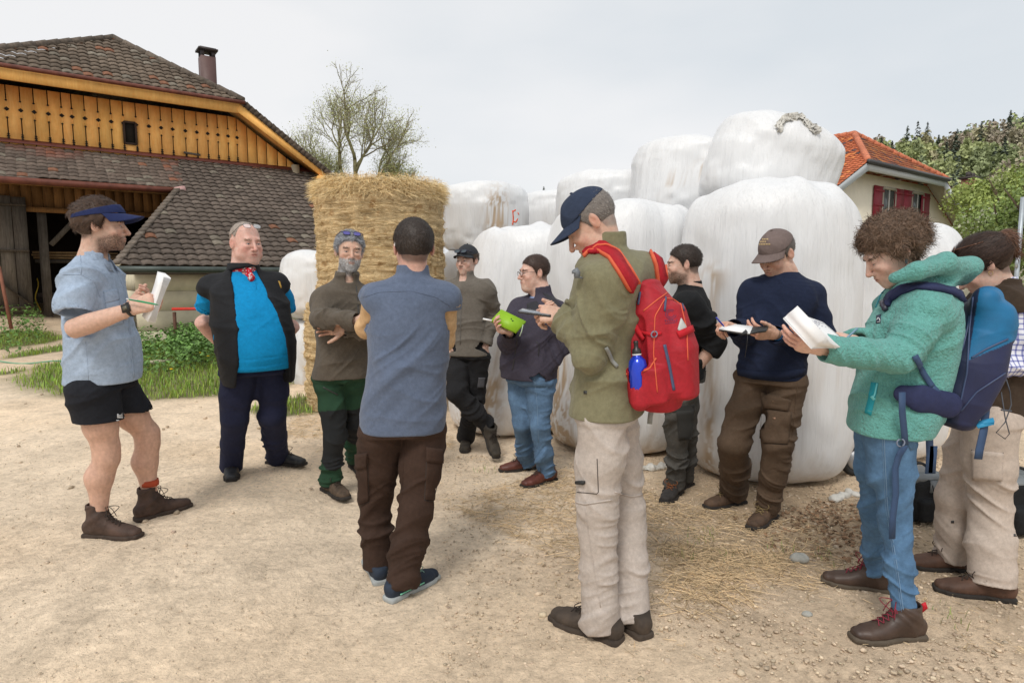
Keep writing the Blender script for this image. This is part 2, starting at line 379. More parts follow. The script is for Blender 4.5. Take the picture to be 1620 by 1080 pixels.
def vcol(name, rough=.6, var=.12, sc=40, bmp=.001, bs=120, sss=0, spec=.4, sheen=0):
    if name in MATS: return MATS[name]
    m, t, b = nodes(name); v = coords(t); a = t.nodes.new('ShaderNodeVertexColor'); a.layer_name = 'col'
    col = mixc(t, 1, a.outputs['Color'], ramp(t, tex(t, v, sc, 4, .6), [(.3, 1 - var), (.7, 1 + var)]), 'MULTIPLY'); t.links.new(col, b.inputs['Base Color'])
    b.inputs['Roughness'].default_value = rough; b.inputs['Specular IOR Level'].default_value = spec
    if sss: b.inputs['Subsurface Weight'].default_value = sss; b.inputs['Subsurface Radius'].default_value = (.012, .005, .003); b.inputs['Subsurface Scale'].default_value = .6
    if bmp: bump(t, b, tex(t, v, bs, 4, .6), bmp)
    MATS[name] = m; return m
def C(r, g, b, k=.95): return tuple(((x / 255 + .055) / 1.055) ** 2.4 * k if x > 10 else x / 255 / 12.92 for x in (r, g, b))
def instances(mb, bV, bF, pos, sc, rr, flat=1.0, col=None, nrm=None, tilt=None):
    """many copies of a small shape merged into one mesh (for stuff only)"""
    n = len(pos); a = rr.uniform(0, 6.283, n); ca, sa = np.cos(a), np.sin(a); sc = np.broadcast_to(np.asarray(sc, float).reshape(-1, 1) if np.ndim(sc) == 1 else sc, (n, 3) if np.ndim(sc) == 2 else (n, 1))
    V = bV[None] * (sc[:, None] if sc.shape[1] == 3 else sc[:, :, None] * np.ones(3)); V = V * np.array([1, 1, flat])
    if tilt is not None:
        t = rr.normal(0, tilt, n); ct, st = np.cos(t)[:, None], np.sin(t)[:, None]; V = np.stack([V[..., 0] * ct - V[..., 2] * st, V[..., 1], V[..., 0] * st + V[..., 2] * ct], -1)
    V = np.stack([V[..., 0] * ca[:, None] - V[..., 1] * sa[:, None], V[..., 0] * sa[:, None] + V[..., 1] * ca[:, None], V[..., 2]], -1) + pos[:, None]
    Fq = (np.asarray(bF)[None] + (np.arange(n) * len(bV))[:, None, None]).reshape(-1, np.asarray(bF).shape[1])
    mb.add(V.reshape(-1, 3), Fq, 0, None if col is None else np.repeat(col, len(bV), 0))
ph = (1 + 5 ** .5) / 2
ICO = np.array([(-1, ph, 0), (1, ph, 0), (-1, -ph, 0), (1, -ph, 0), (0, -1, ph), (0, 1, ph), (0, -1, -ph), (0, 1, -ph), (ph, 0, -1), (ph, 0, 1), (-ph, 0, -1), (-ph, 0, 1)]) / 1.9
ICF = np.array([(0, 11, 5), (0, 5, 1), (0, 1, 7), (0, 7, 10), (0, 10, 11), (1, 5, 9), (5, 11, 4), (11, 10, 2), (10, 7, 6), (7, 1, 8), (3, 9, 4), (3, 4, 2), (3, 2, 6), (3, 6, 8), (3, 8, 9), (4, 9, 5), (2, 4, 11), (6, 2, 10), (8, 6, 7), (9, 8, 1)])
def gpts(poly, n, rr):       # random ground points inside a region outlined on the ground (given as photo points)
    P = np.array([gnd(*q)[:2] for q in poly]); lo, hi = P.min(0), P.max(0); out_ = []
    while sum(len(x) for x in out_) < n:
        q = rr.uniform(lo, hi, (n * 2, 2)); ins = np.zeros(len(q), bool); j = len(P) - 1
        for i in range(len(P)):
            c = ((P[i, 1] > q[:, 1]) != (P[j, 1] > q[:, 1])) & (q[:, 0] < (P[j, 0] - P[i, 0]) * (q[:, 1] - P[i, 1]) / (P[j, 1] - P[i, 1] + 1e-12) + P[i, 0]); ins ^= c; j = i
        out_.append(q[ins])
    q = np.concatenate(out_)[:n]; return np.stack([q[:, 0], q[:, 1], gz(q[:, 0], q[:, 1])], 1)
def blob2(x, y, px, py, rx, ry, X=None):
    g = gnd(px, py); return np.exp(-(((x - g[0]) / rx) ** 2 + ((y - g[1]) / ry) ** 2))
def gcol_masks(x, y):
    P = np.stack([x, y, 0 * x], -1); n = fbm(P * 1.3, 3, 2); n2 = fbm(P * .5, 3, 9)
    c = x * NB[0] + y * NB[1]; s = x * EB[0] + y * EB[1]
    litter = np.clip(blob2(x, y, 1060, 840, 1.0, .9) + blob2(x, y, 1230, 860, 1.0, .8) + blob2(x, y, 860, 790, .8, .8) + .9 * blob2(x, y, 1450, 930, 1.0, 1.2), 0, 1) * sstep(.30, .55, n)
    dark_spots = np.clip(.7 * blob2(x, y, 1270, 800, .7, .6) + .6 * blob2(x, y, 1330, 845, .6, .5), 0, 1)  # darker brown patches by the foot of the front bales
    mound = blob2(x, y, 275, 575, 2.2, 2.6) + blob2(x, y, 330, 600, 1.2, 1.4) + .9 * blob2(x, y, 470, 645, .5, .6) + .8 * sstep(12.0, 13.0, c) * sstep(.9, 1.6, s) + .8 * sstep(17, 19, c) * sstep(1.0, -1.0, s) * sstep(-6, -4, s) * 0
    lft = .95 * blob2(x, y, 5, 508, 1.0, 1.6) + .8 * blob2(x, y, 75, 556, .35, 1.6) + .6 * blob2(x, y, 10, 590, .4, .5)
    grass = np.clip(sstep(.35, .6, mound * (.75 + .5 * n)) + sstep(.35, .65, lft * (.6 + .8 * n)) + sstep(24, 30, y) * 1.0 + sstep(3.5, 6, x - .4 * y) * sstep(.4, .6, n2), 0, 1)
    return n, n2, litter, dark_spots, grass
def build_ground():
    def axis(segs):
        o = []
        for a, b, n in segs: o += list(np.linspace(a, b, n, endpoint=False))
        return np.array(o + [segs[-1][1]])
    xs = axis([(-400, -40, 12), (-40, -12, 40), (-12, -4, 80), (-4, 4, 200), (4, 12, 60), (12, 40, 30), (40, 400, 14)]); ys = axis([(-6, 1.5, 30), (1.5, 8, 170), (8, 24, 130), (24, 60, 30), (60, 700, 16)])
    X, Y = np.meshgrid(xs, ys, indexing='ij'); x, y = X.ravel(), Y.ravel(); P = np.stack([x, y, 0 * x], 1)
    n, n2, lit, dark_spots, gr = gcol_masks(x, y); near = sstep(30, 10, np.hypot(x, y))
    z = gz(x, y) + near * ((fbm(P * 3.1, 3, 5) - .5) * .022 + (fbm(P * 11, 3, 6) - .5) * .012) - .002
    A = np.array; dirt = A(C(240, 216, 186))[None] * (.90 + .25 * n[:, None]); pale = A(C(240, 222, 198)); brown = A(C(176, 148, 118))
    col = lerp(dirt, pale, (sstep(.45, .7, n2) * .5)[:, None]); col = lerp(col, brown, (lit * .40)[:, None]); col = lerp(col, A(C(136, 112, 88)), (dark_spots * .35)[:, None])
    right = sstep(.2, 1.6, x - (y - 3) * -.1) * sstep(2.4, 3.4, y); col = lerp(col, A(C(176, 152, 120)), (right * .28)[:, None])
    back = sstep(7, 11, y) * .35; col = lerp(col, A(C(172, 148, 120)), back[:, None])
    col = lerp(col, A(C(88, 92, 48)), (gr * .85)[:, None])
    i = np.arange(len(xs) - 1)[:, None] * len(ys) + np.arange(len(ys) - 1)[None]; i = i.ravel(); Q = np.stack([i, i + len(ys), i + len(ys) + 1, i + 1], 1)
    m, t, b = nodes('dirt'); v = coords(t); a = t.nodes.new('ShaderNodeVertexColor'); a.layer_name = 'col'
    c1 = mixc(t, 1, a.outputs['Color'], ramp(t, tex(t, v, 5, 8, .75, .3), [(.25, .70), (.5, 1.0), (.75, 1.16)]), 'MULTIPLY')
    c1 = mixc(t, 1, c1, ramp(t, tex(t, coords(t, (1, .45, 1), 'Object', (0, 0, .5)), 1.6, 5, .65, .8), [(.32, .84), (.5, 1.0), (.7, 1.07)]), 'MULTIPLY'); c1 = mixc(t, 1, c1, ramp(t, tex(t, v, 34, 6, .75), [(.28, .72), (.5, 1.0), (.75, 1.22)]), 'MULTIPLY')
    vo = t.nodes.new('ShaderNodeTexVoronoi'); vo.inputs['Scale'].default_value = 85; vo.inputs['Randomness'].default_value = 1; t.links.new(v, vo.inputs['Vector'])
    c1 = mixc(t, ramp(t, vo.outputs['Distance'], [(.10, .22), (.26, 0)]), c1, mixc(t, .3, (.50, .44, .35), vo.outputs['Color'], 'MULTIPLY'))
    t.links.new(c1, b.inputs['Base Color']); b.inputs['Roughness'].default_value = .95; b.inputs['Specular IOR Level'].default_value = .15
    p = bump(t, b, tex(t, v, 16, 8, .72, .4), .030, 1); p = bump(t, b, ramp(t, vo.outputs['Distance'], [(.0, 1), (.35, 0)]), .0025, 1, p); bump(t, b, tex(t, v, 150, 3, .7), .003, 1, p)
    mk('ground', (np.stack([x, y, z], 1), Q), m, None, col=col, kind='structure')
def build_scatter():
    rr = np.random.default_rng(21); vc = vcol('pebble', .9, .3, 60, .001, 200, spec=.2); m = MB()
    for poly, n, s0, s1 in (([(0, 1079), (0, 700), (700, 700), (1619, 700), (1619, 1079)], 6000, .0015, .005), ([(700, 1079), (700, 720), (1619, 720), (1619, 1079)], 7500, .002, .008), ([(1000, 1000), (1000, 760), (1619, 780), (1619, 1079), (1250, 1079)], 1500, .005, .013), ([(0, 1079), (0, 600), (700, 640), (1500, 720), (1619, 1079)], 120, .012, .022)):
        P = gpts(poly, n, rr); s = rr.uniform(s0, s1, (len(P), 1)) * rr.uniform(.6, 1.3, (len(P), 3)); P[:, 2] += s[:, 2] * .15 + .002
        c = np.array(C(214, 194, 168)) * rr.uniform(.55, 1.08, (len(P), 1)) * (1 + rr.normal(0, .012, (len(P), 3))); instances(m, ICO + rr.normal(0, .08, ICO.shape), ICF, P, s, rr, .65, c)
    m.build('gravel', vc, None, kind='stuff')
    for px, py, s, lab in ((1264, 888, .050, 'largest smooth grey pebble on the ground left of the curly-haired woman'), (1012, 918, .022, 'small pale stone on the straw litter just right of the tall man'), (1277, 974, .024, 'small cream stone near the front boot toe of the curly-haired woman')):
        g = gnd(px, py); f = F(); f.ell(g + vec(0, 0, s * .35), (s, s * .72, s * .52)); V, Q = f.mesh(s / 9, 1); V = V + vnorm(V, Q) * ((fbm(V * (1.2 / s), 2, 3) - .5) * s * .35)[:, None]
        mk('stone', (V, Q), plain('stone', C(165, 165, 158), .7, .2, 25, bmp=.001), None, org=tuple(g), label=lab, category='stone')
    # straw litter
    B = np.array([(-.5, -.5, 0), (.5, -.5, 0), (.5, .5, .0), (-.5, .5, 0), (-.5, 0, 1), (.5, 0, 1.)]); BF = [(0, 1, 5), (0, 5, 4), (3, 4, 5), (3, 5, 2), (0, 3, 2), (0, 2, 1)]
    m = MB()
    for poly, n, L0, L1 in (([(700, 800), (880, 740), (1100, 800), (1300, 830), (1330, 900), (1250, 990), (1040, 970), (830, 860)], 4200, .02, .14), ([(1040, 860), (1250, 880), (1230, 960), (1060, 950)], 1500, .05, .20), ([(440, 700), (470, 655), (715, 668), (720, 720), (560, 740)], 2600, .03, .12), ([(640, 760), (760, 690), (1080, 760), (1619, 800), (1619, 1040), (1000, 1040)], 1500, .015, .06)):
        P = gpts(poly, n, rr); nn = fbm(P * np.array([1.6, 1.6, 0]), 2, 5); P = P[nn > rr.uniform(.3, .62, len(P))]; L_ = rr.uniform(L0, L1, len(P)) ** 1.0; w = rr.uniform(.0016, .0034, len(P)); P[:, 2] += rr.uniform(.003, .016, len(P))
        c = np.array(C(236, 208, 166)) * rr.uniform(.40, 1.25, (len(P), 1)) * np.array([1, 1, 1]); instances(m, B, BF, P, np.stack([L_, w, w * .6], 1), rr, 1, c, tilt=.12)
    m.build('straw_litter', vcol('straw_bit', .8, .1, 60, 0, spec=.3), None, smooth=False, kind='stuff')
    P = gpts([(1240, 830), (1290, 790), (1370, 800), (1420, 850), (1330, 870)], 380, rr); P2 = gpts([(1150, 820), (1250, 800), (1400, 840), (1420, 900), (1240, 880)], 420, rr); P = np.concatenate([P, P2]); P[:, 2] += rr.uniform(.002, .012, len(P)); m = MB()
    Lf = np.array([(-.5, 0, 0), (0, -.3, .12), (.5, 0, .05), (0, .3, .1)]); instances(m, Lf, [(0, 1, 2, 3)], P, rr.uniform(.015, .04, len(P)), rr, 1, np.array(C(150, 118, 90)) * rr.uniform(.5, 1.3, (len(P), 1)) * np.ones(3), tilt=.4); m.build('leaf_litter', vcol('dead_leaf', .9, .2, 60, 0), None, smooth=False, kind='stuff')
    # grass
    def blades(name, pts, h0, h1, w, c0, kindlab='stuff', var=.35):
        n = len(pts); a = rr.uniform(0, 6.283, n); d = np.stack([np.cos(a), np.sin(a), 0 * a], 1); sd = np.stack([-np.sin(a), np.cos(a), 0 * a], 1); h = rr.uniform(h0, h1, (n, 1)); bend = rr.uniform(.1, .7, (n, 1)); up = vec(0, 0, 1)
        A = np.stack([pts - sd * w, pts + sd * w, pts + up * h * .6 + d * h * bend * .3 + sd * w * .8, pts + up * h * .6 + d * h * bend * .3 - sd * w * .8, pts + up * h + d * h * bend], 1).reshape(-1, 3); b_ = np.arange(n) * 5
        m = MB(); c = (np.asarray(c0) * rr.uniform(1 - var, 1 + var, (n, 1)) * (1 + rr.normal(0, .1, (n, 3)))).repeat(5, 0); m.add(A, np.stack([b_, b_ + 1, b_ + 2, b_ + 3], 1), 0, c); k = np.stack([b_ + 3, b_ + 2, b_ + 4], 1); m.F.append((k, 0)); return m.build(name, vcol('blade', .6, .15, 10, 0, spec=.3), None, smooth=False, kind=kindlab)
    q = gpts([(-200, 640), (-200, 480), (60, 470), (230, 530), (500, 530), (500, 700), (200, 640)], 90000, rr); g = gcol_masks(q[:, 0], q[:, 1])[4]; q = q[g > rr.uniform(.35, .9, len(q))]; blades('grass', q, .03, .11, .0045, C(140, 166, 70))
    P = [gnd(x, y) + vec(*rr.normal(0, .05, 2), 0) for x, y in ((1120, 842), (1102, 855), (1150, 880), (1300, 880), (1360, 905), (1500, 978), (1240, 870), (1075, 880), (770, 745)) for _ in range(14)]; blades('grass_tuft', np.array(P), .02, .06, .0018, C(135, 150, 80))
    q = gpts([(262, 560), (275, 535), (350, 530), (360, 575), (300, 590)], 3600, rr); q2 = gpts([(205, 560), (225, 545), (290, 556), (290, 600), (215, 600)], 900, rr); q3 = gpts([(0, 520), (0, 500), (60, 500), (75, 515), (40, 530)], 600, rr); q = np.concatenate([q, q2, q3]); q[:, 2] += rr.uniform(.05, .42, len(q)) ** 1.0
    m = MB(); Lf = np.array([(-.5, 0, 0), (0, -.33, .10), (.5, 0, -.05), (0, .33, .1)]); instances(m, Lf, [(0, 1, 2, 3)], q, rr.uniform(.05, .10, len(q)), rr, 1, np.array(C(108, 146, 72)) * rr.uniform(.45, 1.3, (len(q), 1)) * np.ones(3), tilt=.45); m.build('nettle_patch', vcol('leafy', .55, .2, 20, 0, spec=.35), None, smooth=False, kind='stuff')
    for i, (x, y) in enumerate(((296, 573), (318, 572), (236, 582), (272, 601), (330, 578))):
        g = gnd(x, y); m = MB(); m.tube([g, g + vec(0, 0, .14)], .003, 4, 0, C(90, 120, 50)); m.lathe([(.002, .14), (.022, .15), (.02, .158), (.002, .16)], g, None, 9, 0, C(240, 200, 20)); m.build('dandelion', vcol('flower', .6, .05, 20, 0), None, org=tuple(g), label='yellow dandelion in the grass beside the shed', category='flower', group='dandelions in the grass')
# ---------------------------------------------------------------- roofs
def BP(s, c, z): return EB * s + NB * c + vec(0, 0, z)
def bpix(px, py, c):
    d = ray(px, py); t = c / (d @ NB); P = CO + d * t; return P @ EB, P[2]
def tile_roof(mb, P0, U, Vd, poly, tw=.22, ch=.30, amp=.022, cols=None, seed=0, step=.028, sub=6):
    """wavy tiles in lapped courses over the polygon poly = [(u, v), ...]; every tile its own tone"""
    P0 = np.asarray(P0, float); U = unit(U); Vd = unit(Vd); Nn = unit(np.cross(U, Vd)); Nn = Nn if Nn[2] > 0 else -Nn; poly = np.array(poly, float); lo, hi = poly.min(0), poly.max(0); rr = np.random.default_rng(seed)
    nc = int(math.ceil((hi[0] - lo[0]) / tw)); nr = int(math.ceil((hi[1] - lo[1]) / ch)); k = nc * sub
    u = lo[0] + np.arange(k + 1) * tw / sub; ph_ = (np.arange(k + 1) % sub) / sub; prof = amp * (np.abs(np.sin(ph_ * math.pi)) ** .8)
    for j in range(nr):
        v0 = lo[1] + j * ch; v1 = v0 + ch * 1.04; sag = rr.normal(0, .003, k + 1)
        z0 = prof + step + sag; z1 = prof + .0; rows = np.stack([P0 + U * u[:, None] + Vd * v0 + Nn * (z0 - .020)[:, None], P0 + U * u[:, None] + Vd * v0 + Nn * z0[:, None], P0 + U * u[:, None] + Vd * v1 + Nn * z1[:, None]], 0)
        um = u[:-1] + tw / sub / 2; vm = v0 + ch / 2; ins = np.zeros(k, bool); q = len(poly) - 1
        for i in range(len(poly)):
            ins ^= ((poly[i, 1] > vm) != (poly[q, 1] > vm)) & (um < (poly[q, 0] - poly[i, 0]) * (vm - poly[i, 1]) / (poly[q, 1] - poly[i, 1] + 1e-12) + poly[i, 0]); q = i
        idx = np.nonzero(ins)[0]
        if not len(idx): continue
        # separate vertices per tile so each tile has one tone
        tc = cols(rr, nc, um[::sub], np.full(nc, vm), P0 + U * um[::sub][:, None] + Vd * vm) 
        Vv = []; cc = []
        for i in idx: Vv.append(np.stack([rows[0, i], rows[0, i + 1], rows[1, i], rows[1, i + 1], rows[2, i], rows[2, i + 1]])); cc.append(np.tile(tc[i // sub], (6, 1)))
        b_ = np.arange(len(idx))[:, None] * 6; Fq = np.concatenate([b_ + np.array([0, 1, 3, 2]), b_ + np.array([2, 3, 5, 4])]); mb.add(np.concatenate(Vv), Fq, 0, np.concatenate(cc))
def darktile(base=(92, 82, 74), orange=.04, red=0, mossy=.0):
    def f(rr, n, u, v, P):
        c = np.array(C(*base)) * rr.uniform(.78, 1.22, (n, 1)); lich = rr.random(n) < .07; c[lich] = np.array(C(122, 114, 102)) * rr.uniform(.8, 1.1, (lich.sum(), 1))
        o_ = rr.random(n) < orange; c[o_] = np.array(C(128, 90, 70)); w = fbm(P * np.array([.5, .5, .9]), 2, 4); c = c * (.75 + .5 * w[:, None])
        if red:
            k = sstep(.42, .60, fbm(P * .55 + 9, 2, 8)) * (rr.random(n) < .7); c = lerp(c, np.array(C(140, 84, 68)) * rr.uniform(.7, 1.2, (n, 1)), (k * red)[:, None])
        return c
    return f
TILE = vcol('roof_tile', .85, .35, 14, .004, 45, spec=.25)
def ridge(mb, a, b, r=.11, seg=.33, col=(.1, .08, .07), rr=None, var=.3, lift=.03):
    a = np.asarray(a, float); b = np.asarray(b, float); L_ = np.linalg.norm(b - a); n = int(L_ / seg); d = unit(b - a); rr = rr or np.random.default_rng(5)
    for i in range(n):
        p = a + d * (i * L_ / n) + vec(0, 0, lift); q = p + d * (L_ / n * 1.1); mb.tube([p, lerp(p, q, .5), q], [r * 1.12, r, r * .92], 10, 0, np.array(col) * rr.uniform(1 - var, 1 + var))
WOODY = None
def wood(name, c, c2, scale=(3, 3, .35), var=.25, rough=.8, bmp=.003):
    if name in MATS: return MATS[name]
    m, t, b = nodes(name); v = coords(t, scale); a = t.nodes.new('ShaderNodeVertexColor'); a.layer_name = 'col'
    n = tex(t, v, 9, 6, .65, .8); col = mixc(t, ramp(t, n, [(.35, 0), (.7, 1)]), c, c2); col = mixc(t, 1, col, a.outputs['Color'], 'MULTIPLY'); col = mixc(t, 1, col, ramp(t, tex(t, coords(t), 1.2, 5, .7), [(.3, 1 - var), (.65, 1.08)]), 'MULTIPLY')
    t.links.new(col, b.inputs['Base Color']); b.inputs['Roughness'].default_value = rough; b.inputs['Specular IOR Level'].default_value = .3; bump(t, b, n, bmp); MATS[name] = m; return m
def build_barn():
    rr = np.random.default_rng(8); GC = 20.6; EC = 19.8
    o = empty('barn', BP(3, 20.6, .5), 'big old barn with orange boarded gable, dark tiled roofs and open doorway', 'barn')
    yel = wood('orange_boards', C(255, 200, 118), C(246, 178, 94), (2.5, 2.5, .3), .22); dark = plain('inside_shade', (.018, .014, .010), 1, .2); grey = wood('grey_boards', C(120, 112, 102), C(84, 76, 68), (4, 4, .3), .4)  # near-black colour stands in for the unlit inside
    (s1, z1), (s2, z2) = bpix(380, 160, EC), bpix(524, 277, EC)         # right eave corner, foot of the verge
    s0, _ = bpix(205, 67, 22.6); s0 = 2.26; z0 = bpix(205, 67, 22.6)[1]; sl_ = -1.35; ze = z1
    slope = (z1 - z2) / (s2 - s1); wl = sl_ - (s2 - s1)
    bx = lambda P, n: P
    # main roof
    m = MB(); rc = darktile((104, 92, 80), .05); A, B, Ap = BP(sl_, EC, ze), BP(s1, EC, ze), BP(s0, 22.6, z0)
    U = EB; Vd = unit(Ap - BP(s0, EC, ze)); Lh = np.linalg.norm(Ap - BP(s0, EC, ze)); tile_roof(m, A, U, Vd, [(0, 0), (s1 - sl_, 0), (s0 - sl_, Lh + .05)], .22, .27, .034, rc, 3, .035)
    # right and left slopes
    Ur = NB; Vr = unit(BP(s0, 0, z0) - BP(s2 + 0, 0, z0 - (s2 - s0) * slope)); f0 = BP(s2, EC, z0 - (s2 - s0) * slope); Ls = np.linalg.norm(BP(s0, 0, z0) - BP(s2, 0, z0 - (s2 - s0) * slope)); hh = Ls * (s2 - s1) / (s2 - s0)
    tile_roof(m, f0, Ur, Vr, [(0, 0), (16, 0), (16, Ls), (2.8, Ls), (0, hh)], .24, .33, .03, rc, 4, .035)
    sL = 2 * s0 - s2; g0 = BP(sL, EC, z0 - (s2 - s0) * slope); Vl = unit(BP(s0, 0, z0) - BP(sL, 0, z0 - (s2 - s0) * slope)); tile_roof(m, g0, NB, Vl, [(0, 0), (16, 0), (16, Ls), (2.8, Ls), (0, hh)], .24, .33, .03, rc, 5, .035)
    for a, b_ in ((Ap, BP(s1 + .05, EC, ze + .02)), (Ap, A), (Ap, Ap + NB * 13)): ridge(m, a, b_, .10, .38, C(98, 88, 78), rr)
    roof = m.build('main_roof', TILE, o, smooth=False)
    m = MB(); a, b_ = BP(s1, EC - .03, z1 - .02), BP(s2, EC - .03, z2 - .04)
    for i in range(22):
        p, q = lerp(a, b_, i / 22), lerp(a, b_, (i + 1.15) / 22); m.bar(p + vec(0, 0, .035 + .01 * (i % 2)), q + vec(0, 0, .005), .16, .07, NB, 0, np.array(C(96, 84, 72)) * rr.uniform(.7, 1.2))
    m.build('verge_tiles', TILE, roof, smooth=False)
    m = MB(); m.bar(BP(-6, EC + .02, ze - .22), BP(s1 + .05, EC + .02, ze - .22), .06, .26); m.build('eaves_beam', yel, o, smooth=False)
    m = MB(); m.bar(BP(s1, EC, z1 - .20), BP(s2 + .05, EC, z2 - .17), .06, .22, NB * -1 + vec(0, 0, .01)) if 0 else m.prism([(s1 - .1, z1 - .30), (s2, z2 - .28), (s2 + .05, z2 - .06), (s1, z1 - .06)], EB, vec(0, 0, 1), NB * (EC - .02), NB, .06); m.build('barge_board', yel, o, smooth=False)
    m = MB(); m.prism([(s1 - .1, z1 - .12), (s2 - .0, z2 - .10), (s2 + .02, z2 - .03), (s1, z1 - .04)], EB, vec(0, 0, 1), NB * (EC + .045), NB, GC - EC + .2); m.prism([(-6, ze - .12), (s1, ze - .12), (s1, ze - .05), (-6, ze - .05)], EB, vec(0, 0, 1), NB * (EC + .045), NB, GC - EC + .2); m.build('soffit', yel, o, smooth=False)
    m = MB(); m.tube([BP(s, EC - .09, ze - .05) for s in np.linspace(-6, s1 + .1, 12)], .055, 10); m.build('eaves_gutter', plain('gutter_copper', C(110, 62, 48), .5, .3, 6, metal=.3), o)
    # gable boards
    zb = bpix(260, 250, GC)[1] - .12; top = lambda s: min(ze - .30, z1 - .25 - (s - s1 + .05) * slope) if s > s1 - .6 else ze - .30
    bnd = [bpix(x, 230, GC)[0] for x in (15, 37, 58, 80, 101, 117, 137, 158, 178, 197, 217, 237, 256, 274, 294, 312, 329, 345, 361, 375, 391, 406, 421, 438, 452, 466, 480)]
    bnd = [bnd[0] - .42 * k for k in range(14, 0, -1)] + bnd + [s2 - .25, s2]; (wa, wz1), (wb, wz0) = bpix(195, 193, GC), bpix(216, 229, GC); m = MB(); cut = MB()
    for i in range(len(bnd) - 1):
        a, b_ = bnd[i] + .012, bnd[i + 1] - .012
        if b_ - a < .05: continue
        pieces = [(zb, None)]; g = rr.uniform(.86, 1.08); cl = np.array([g, g * rr.uniform(.95, 1.03), g]); ta, tb = top(a), top(b_)
        if min(ta, tb) < zb + .05: tb = max(tb, zb + .03); ta = max(ta, zb + .05)
        if a > wa - .1 and b_ < wb + .1: P = [[(a, zb), (b_, zb), (b_, wz0), (a, wz0)], [(a, wz1), (b_, wz1), (b_, tb), (a, ta)]]
        else: P = [[(a, zb), (b_, zb), (b_, tb), (a, ta)]]
        for q in P: m.prism(q, EB, vec(0, 0, 1), NB * (GC - .03 + rr.uniform(-.004, .004)), NB, .03, 0, cl)
        s = bnd[i + 1]
        if s < s1 + .1 and s > -3 and not (wa < s < wb):
            zd = zb + .30 + .42 * (top(s) - zb); m.prism([(s - .02, zd - .20), (s + .02, zd - .20), (s + .02, zd + .20), (s - .02, zd + .20)], EB, vec(0, 0, 1), NB * (GC - .034), NB, .03, 0, cl)
            for zz, rr_ in ((zd, .056), (zd + .21, .028), (zd - .21, .028), (zb + .33, .030), (zb + .28, .036), (zb + .23, .030), (zb + .06, .034)):
                m.prism([(s - rr_, zz), (s, zz - rr_), (s + rr_, zz), (s, zz + rr_)], EB, vec(0, 0, 1), NB * (GC - .042), NB, .012, 1)  # raised dark diamonds stand in for the shade inside cut-out holes
    bo = m.build('gable_boards', [yel, dark], o, smooth=False)
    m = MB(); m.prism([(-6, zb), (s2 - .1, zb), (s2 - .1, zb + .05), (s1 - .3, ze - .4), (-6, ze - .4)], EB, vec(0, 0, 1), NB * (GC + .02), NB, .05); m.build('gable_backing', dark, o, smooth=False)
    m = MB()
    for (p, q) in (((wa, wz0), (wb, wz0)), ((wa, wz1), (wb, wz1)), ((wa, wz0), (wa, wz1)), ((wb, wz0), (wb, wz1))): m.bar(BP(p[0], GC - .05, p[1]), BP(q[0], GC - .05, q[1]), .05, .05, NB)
    w = m.build('loft_opening', plain('frame_dark', (.05, .03, .02), .8), o, smooth=False); m = MB(); m.box(BP((wa + wb) / 2, GC + .01, (wz0 + wz1) / 2), ((wb - wa) / 2, .004, (wz1 - wz0) / 2), np.stack([EB, NB, vec(0, 0, 1)], 1)); m.build('opening_shade', dark, w, smooth=False)  # thin near-black sheet painted for the shade within the opening
    m = MB(); a, b_ = bpix(290, 242, GC), bpix(316, 246, GC); m.bar(BP(a[0], GC - .08, a[1]), BP(b_[0], GC - .08, b_[1]), .05, .04, NB); m.build('ledge', grey, o, smooth=False)
    m = MB(); p = BP(s2 - .35, EC + .15, z2 - .16); m.box(p, (.09, .30, .10), np.stack([EB, NB, vec(0, 0, 1)], 1)); m.build('purlin_end', yel, o, smooth=False); m = MB(); m.bar(BP(-1.6, EC + .3, ze - .3), BP(-2.6, EC + .3, ze - 1.2), .16, .16, NB); m.build('brace', yel, o, smooth=False)
    # lean-to roof: from the foot of the gable down towards the yard
    zt = zb + .10; CE = 14.7; sE, zE = bpix(185, 421, CE); zE += 0; sr = 8.2; run = GC - CE; rise = zt - zE; UpV = unit(NB * run + vec(0, 0, rise)); Lr = math.hypot(run, rise); pl = lambda c: zE + (c - CE) * rise / run
    def onroof(px, py):
        d = ray(px, py); k = rise / run; t = (zE - CAMH + k * (0 - CE)) / (d[2] - k * (d @ NB)); P = CO + d * t; return P @ EB, P @ NB
    sG, cG = onroof(283, 299); m = MB(); r1 = darktile((96, 86, 78), .02); r2 = darktile((100, 88, 79), .04, .45); U0 = BP(-7, CE, zE); vv = lambda c: (c - CE) / run * Lr
    tile_roof(m, U0, EB, UpV, [(sE + 7, 0), (sr + 7, 0), (sr + 7, Lr), (sG + 7 + .35, Lr), (sG + 7, vv(cG))], .22, .26, .034, r1, 11, .036); low = m.build('lean_to_roof', TILE, o, smooth=False)
    sG2, cG2 = onroof(2, 281); m = MB(); tile_roof(m, U0, EB, UpV, [(0, vv(cG2) - .1), (sG2 + 7, vv(cG2)), (sG + 7.1, vv(cG)), (sG + 7.36, Lr), (0, Lr)], .20, .24, .022, r2, 12, .026); up = m.build('red_tiled_roof', TILE, o, smooth=False)
    m = MB(); m.ribbon([BP(s, GC - .06, zt + .07) for s in (-6, 0, 4, s2)], -NB + vec(0, 0, .8), .16, .01); m.build('flashing', plain('flashing_copper', C(120, 66, 54), .55, .3, 5, metal=.2), o)
    m = MB(); a, b_ = BP(sE - .02, CE, zE + .03), BP(sG, cG, pl(cG) + .03)
    for i in range(20): p, q = lerp(a, b_, i / 20), lerp(a, b_, (i + 1.1) / 20); m.bar(p + vec(0, 0, .03), q, .13, .06, (0, 0, 1), 0, np.array(C(110, 100, 90)) * rr.uniform(.7, 1.25))
    m.build('verge_tiles', TILE, low, smooth=False)
